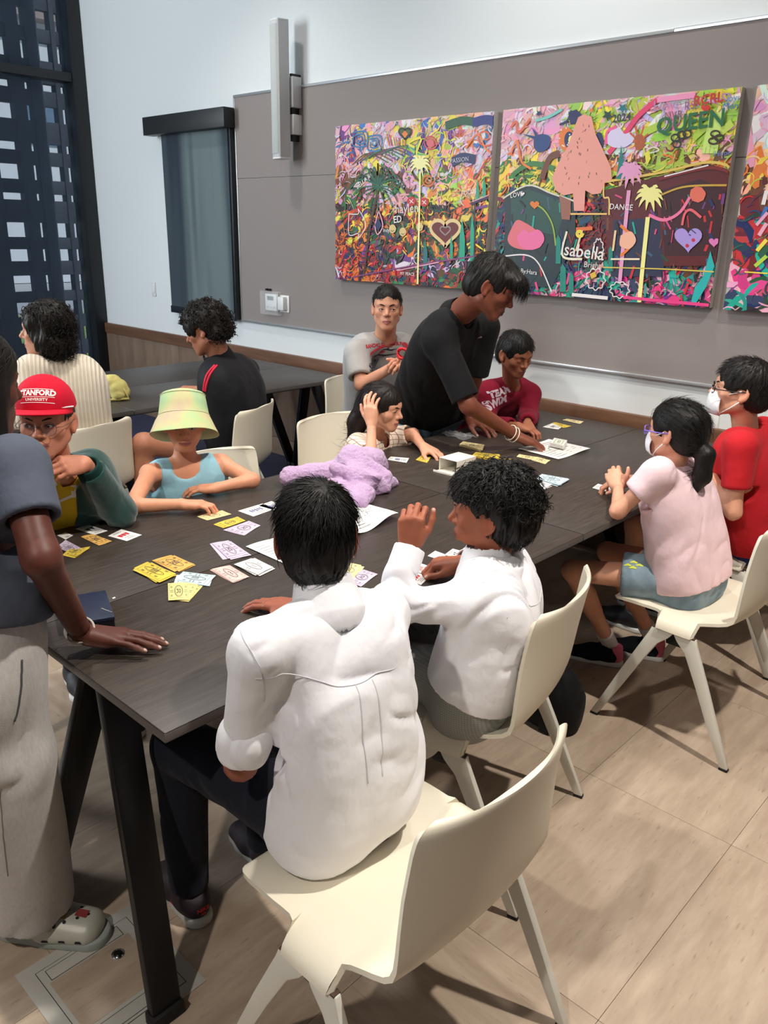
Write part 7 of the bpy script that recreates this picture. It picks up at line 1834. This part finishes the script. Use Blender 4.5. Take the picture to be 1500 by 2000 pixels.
# deck of cards on the sheet
Q = quad_pts([(1074, 876), (1082, 866), (1107, 871), (1100, 882)])
for i in range(8):
    j = np.array([_nrs.uniform(-.0015, .0015), _nrs.uniform(-.0015, .0015), 0]); o, S_ = sheet('game_card', [q+j for q in Q], TZ+.010+.0022*i, plain('card_white_228', (236, 235, 228), .6), 0, .0018, 2, 2); tag(o, ('lowest', 'second lowest', 'third lowest', 'fourth lowest', 'fourth highest', 'third highest', 'second highest', 'topmost')[i]+' white card of the deck by the pointing hand', 'card', 'deck of cards')
on_sheet('picture', S_, join_parts([strip2d([(-.38, -.3), (.38, -.3), (.38, .3), (-.38, .3), (-.38, -.3)], .02), place2d(text_mesh('GO', .3, .01), 0, 0)]), plain('green_ink', (120, 150, 70), .8), o)

# open white carton lying on its side
cx = at(893, 917, z=TZ); bx = empty('carton', tuple(cx), 0, 'open white cardboard carton lying on its side behind the curly haired boy', 'box'); bx.rotation_euler = (0, 0, 1.57)
M_card = plain('white_card', (228, 222, 208), .7); L_, W_, H_, t_ = .062, .046, .052, .0022
for nm, lo, hi in (('bottom_panel', (-L_, -W_, .0005), (L_, W_, t_)), ('top_panel', (-L_, -W_, H_), (L_, W_, H_+t_)), ('side_panel', (-L_, W_-t_, 0), (L_, W_, H_)), ('side_panel', (-L_, -W_, 0), (L_, -W_+t_, H_)), ('end_panel', (L_-t_, -W_, 0), (L_, W_, H_))): box(nm, lo, hi, M_card, bx, .0008)
box('flap', (-L_-.034, -W_, .0005), (-L_, W_, .0026), M_card, bx, .0008); box('tuck_flap', (-L_-.036, -W_, .0005), (-L_-.033, W_, .010), M_card, bx, .0008)
# crumpled clear wrapper
def crumple(name, c, rx, ry, h, mat, label, cat, seed, n=9):
    rs = np.random.RandomState(seed); V = []; F = []
    for j in range(n):
        for i in range(n): V.append((c[0]+rx*(2*i/(n-1)-1)*(.8+.3*rs.rand()), c[1]+ry*(2*j/(n-1)-1)*(.8+.3*rs.rand()), TZ+.0006+h*rs.rand()**2))
    for j in range(n-1):
        for i in range(n-1): a = j*n+i; F.append((a, a+1, a+n+1, a+n))
    me = pmesh(name, V, F); bm = bmesh.new(); bm.from_mesh(me); bmesh.ops.recalc_face_normals(bm, faces=bm.faces[:]); bmesh.ops.solidify(bm, geom=bm.faces[:], thickness=.0004); bm.to_mesh(me); bm.free()
    return tag(link(name, me, mat), label, cat)
k = NT('clear_film'); k.set(Base_Color=(.9, .92, .95, 1), Roughness=.12, Alpha=.10, Specular_IOR_Level=.9); crumple('plastic_wrapper', at(897, 852, z=TZ), .075, .055, .018, k.m, 'crumpled clear plastic wrapper in front of the leaning man', 'wrapper', 3)
# black box at the near end, with string
R1, R2 = at(205, 1153, z=TZ+.030), at(223, 1204, z=TZ+.030); e_ = nrm(R2-R1); lf = nrm(np.array([e_[1], -e_[0], 0])); lf = lf if lf[0]*-.733+lf[1]*-.68 > 0 else -lf
c = (R1+R2)/2+lf*.055; bb = empty('box', (c[0], c[1], TZ), math.atan2(e_[1], e_[0]), 'small black box with a navy lid behind the wrist at the table end', 'box'); M_bbox = plain('black_card', (16, 18, 24), .4)
hl = float(np.linalg.norm(R2-R1))/2
box('tray', (-hl, -.055, .0004), (hl, .055, .021), M_bbox, bb, .001); box('lid', (-hl-.001, -.056, .0215), (hl+.001, .056, .030), plain('navy_card', (28, 38, 62), .4), bb, .001)
s0 = at(178, 1212, z=TZ+.003); tag(tube('string', [s0, s0+A3(.02, .02, .006), s0+A3(.05, .03, .03), at(198, 1188, z=TZ+.045)], .0009, plain('string_white', (210, 204, 190), .8)), 'thin white string with one end sticking up beside the black box', 'string')
# lilac fleece jacket heaped on the table
f = Field(); T_ = lambda x, y, h: at(x, y, z=TZ+h)
f.cap(T_(566, 930, .040), T_(612, 926, .036), .040, .036, .02); f.cap(T_(612, 926, .036), T_(668, 925, .035), .036, .034, .03)
for a, b, ra, rb in (((640, 925, .045), (720, 905, .07), .045, .058), ((690, 905, .085), (730, 900, .06), .060, .05), ((690, 905, .08), (700, 940, .05), .062, .055), ((685, 890, .11), (705, 905, .09), .035, .05), ((655, 915, .10), (735, 935, .07), .024, .022), ((690, 888, .125), (752, 930, .06), .026, .024), ((650, 940, .06), (702, 975, .03), .026, .022), ((720, 905, .06), (745, 912, .03), .04, .03), ((700, 940, .04), (758, 942, .022), .044, .022), ((680, 945, .03), (712, 965, .03), .035, .034), ((712, 965, .028), (708, 985, .012), .03, .014), ((735, 935, .035), (770, 942, .014), .045, .016), ((715, 945, .04), (750, 950, .025), .045, .03), ((660, 930, .03), (690, 950, .03), .035, .035)): f.cap(T_(*a), T_(*b), ra, rb, .022)
for a, b, r in (((655, 915, .085), (735, 918, .075), .012), ((700, 930, .098), (742, 940, .060), .010), ((672, 940, .080), (730, 960, .055), .010), ((690, 893, .13), (728, 922, .095), .010), ((640, 930, .075), (690, 935, .085), .009)): f.cap(T_(*a), T_(*b), r, r*.6, .016, op=-1)
f.half((0, 0, TZ+.0003), (0, 0, -1), .002)
k = NT('lilac_sherpa'); v = k.coords(); n = k.noise(v, 130, 4, .7); k.set(Base_Color=k.mix(n, (196, 150, 206), (232, 200, 238)), Roughness=.95, Sheen_Weight=.4); k.bump(n, .9, .012); M_fleece = k.m
V, F = f.mesh(.0046); N = vnormals(V, F); V = V+N*(.0045*vnoise(V*26)+.0022*vnoise(V*110)+.0016*vnoise(V*190))[:, None]; V[:, 2] = np.maximum(V[:, 2], TZ+.0003)
fj = tag(link('fleece_jacket', mesh_from('fleece_jacket', V, F), M_fleece), 'lilac fleece jacket heaped on the table beside the girl in the checked blouse', 'jacket')
p = T_(749, 940, .050); q = link('cord_end', mesh_from('cord_end', *Field().ell(p, .006, 0).mesh(.0025)), plain('white_plastic', (228, 230, 230), .4)); q.parent = fj
# folded canvas bag on the back table
c = at(205, 778, z=.74); f = Field(); rx = np.array([.733, .68, 0]); ry = np.array([-.68, .733, 0])
for zz, w, d_ in ((.03, .10, .085), (.065, .085, .075), (.095, .05, .06)):
    for sx in (-1, 1):
        for sy in (-1, 1): f.cap(c+rx*sx*w*.9+ry*sy*d_*.6+A3(0, 0, zz), c+rx*sx*w*.9-ry*sy*d_*.6+A3(0, 0, zz), .026, .026, .02)
    f.cap(c-rx*w+A3(0, 0, zz), c+rx*w+A3(0, 0, zz), .028, .026, .03)
f.half((0, 0, .7405), (0, 0, -1), .002); V, F = f.mesh(.005); N = vnormals(V, F); V = wrinkle(V, N, .009, 12, 5, (.7, .7, 0))
bag = tag(link('bag', mesh_from('bag', V, F), fabric('olive_canvas', (206, 196, 122), .9, 500, .3)), 'yellow green canvas bag lying folded on the back table beside the woman', 'bag')
V, F = tube_mesh([c+rx*.06+A3(0, 0, .10), c+rx*.12+A3(0, 0, .06)-ry*.03, c+rx*.15+A3(0, 0, .012)-ry*.05, c+rx*.04-ry*.10+A3(0, 0, .010), c-rx*.02-ry*.11+A3(0, 0, .01)], .007, 8); q = link('strap', pmesh('strap', V, F, True), fabric('olive_strap', (196, 184, 112), .9)); q.parent = bag
# black backpack on the floor beyond the second chair
c = at(1052, 1400, z=0.0); f = Field()
for zz in (.05, .13, .20): 
    f.cap(c+A3(-.10, .03, zz), c+A3(.08, .0, zz), .085-.05*(zz > .18), .08-.05*(zz > .18), .05)
f.half((0, 0, 0.0005), (0, 0, -1), .002); V, F = f.mesh(.007); N = vnormals(V, F); V = wrinkle(V, N, .012, 9, 6); V[:, 2] = np.maximum(V[:, 2], .0005)
bp_ = tag(link('backpack', mesh_from('backpack', V, F), fabric('black_nylon', (20, 20, 22), .7)), 'black soft backpack standing on the floor behind the second chair', 'backpack')
tt = [c+A3(-.04, 0, .22), c+A3(-.03, 0, .26), c+A3(.0, 0, .27), c+A3(.03, 0, .26), c+A3(.04, 0, .22)]; V, F = tube_mesh(tt, .009, 8); q = link('handle', pmesh('handle', V, F, True), fabric('black_nylon', (20, 20, 22))); q.parent = bp_
# red ribbon roll held by the young man in grey, die in the hand of the boy in maroon
c = at(786, 692, d=4.16); V = []; F = []
parts = []
for i in range(5): a0 = i*1.25; u = np.array([math.cos(a0), .3*math.sin(a0), .5]); u = nrm(u); w_ = nrm(np.cross(u, (.5, -.8, .2))); parts.append(tube_mesh([c+.030*(math.cos(a)*u+.8*math.sin(a)*w_)+A3(.0, 0, .002*i) for a in np.linspace(0, 2*PI, 22)], .0045, 6, False))
V, F = join_parts(parts); rb = tag(link('ribbon', pmesh('ribbon', V, F, True), plain('red_plastic', (214, 40, 48), .4)), 'small coil of red ribbon held in front of the grey T-shirt', 'ribbon')
c = at(1041, 843, z=.752); d_ = empty('die', tuple(c), .5, 'white die between the fingers of the boy in maroon', 'die'); box('cube_body', (-.008, -.008, -.008), (.008, .008, .008), M_plastic_w, d_, .002)
for (x, y) in ((-.004, -.004), (.004, .004), (0, 0)): box('pip', (x-.0012, y-.0012, .0078), (x+.0012, y+.0012, .0083), M_inkb, d_)
# floor box with hinged cover
fx0, fx1, fy0, fy1 = -1.572, -1.245, .47, .772
fb = empty('floor_box', ((fx0+fx1)/2, (fy0+fy1)/2, 0), 0, 'grey floor outlet box cover set in the floor by the table leg', 'floor box'); hx, hy = (fx1-fx0)/2, (fy1-fy0)/2
M_fb = plain('floor_box_grey', (176, 172, 164), .45); M_gap = plain('dark_gap', (30, 28, 26), .8)
box('frame', (-hx, -hy, .0), (hx, hy, .0022), M_fb, fb, .0006); box('gap', (-hx+.030, -hy+.034, .0022), (hx-.030, hy-.034, .0026), M_gap, fb); box('cover', (-hx+.0315, -hy+.0355, .0022), (hx-.0315, hy-.0355, .0032), M_fb, fb, .0004)
box('inset', (-.085, -.105, .003), (.080, .094, .0038), M_tile[0], fb, .0004)
for x in (-.122, .092): box('gap', (x-.0015, -.098, .003), (x+.0335, .085, .0035), M_gap, fb); box('cable_door', (x, -.0965, .003), (x+.032, .0835, .0040), M_fb, fb, .0006)
V, F = tube_mesh([(-.045, .045, .003), (-.045, .045, .0055)], .0155, 24); q = link('lock', pmesh('lock', V, F, True), plain('chrome', (200, 200, 205), .15, 1)); q.parent = fb
V, F = tube_mesh([(-.045, .045, .0054), (-.045, .045, .0060)], .0105, 20); q = link('lock_core', pmesh('lock_core', V, F, True), M_black); q.parent = fb
V3, F3 = text_mesh('P1-11', .014, .0002); q = link('lettering', pmesh('lettering', [(-hx+.018+y, .02-x*1.0, .0026) for x, y, z in V3], F3), M_inkb); q.parent = fb
import sys as _sys
_only = [a[5:] for a in _sys.argv if a.startswith('only=')]
for fn in PEOPLE: fn()
bpy.context.view_layer.update()
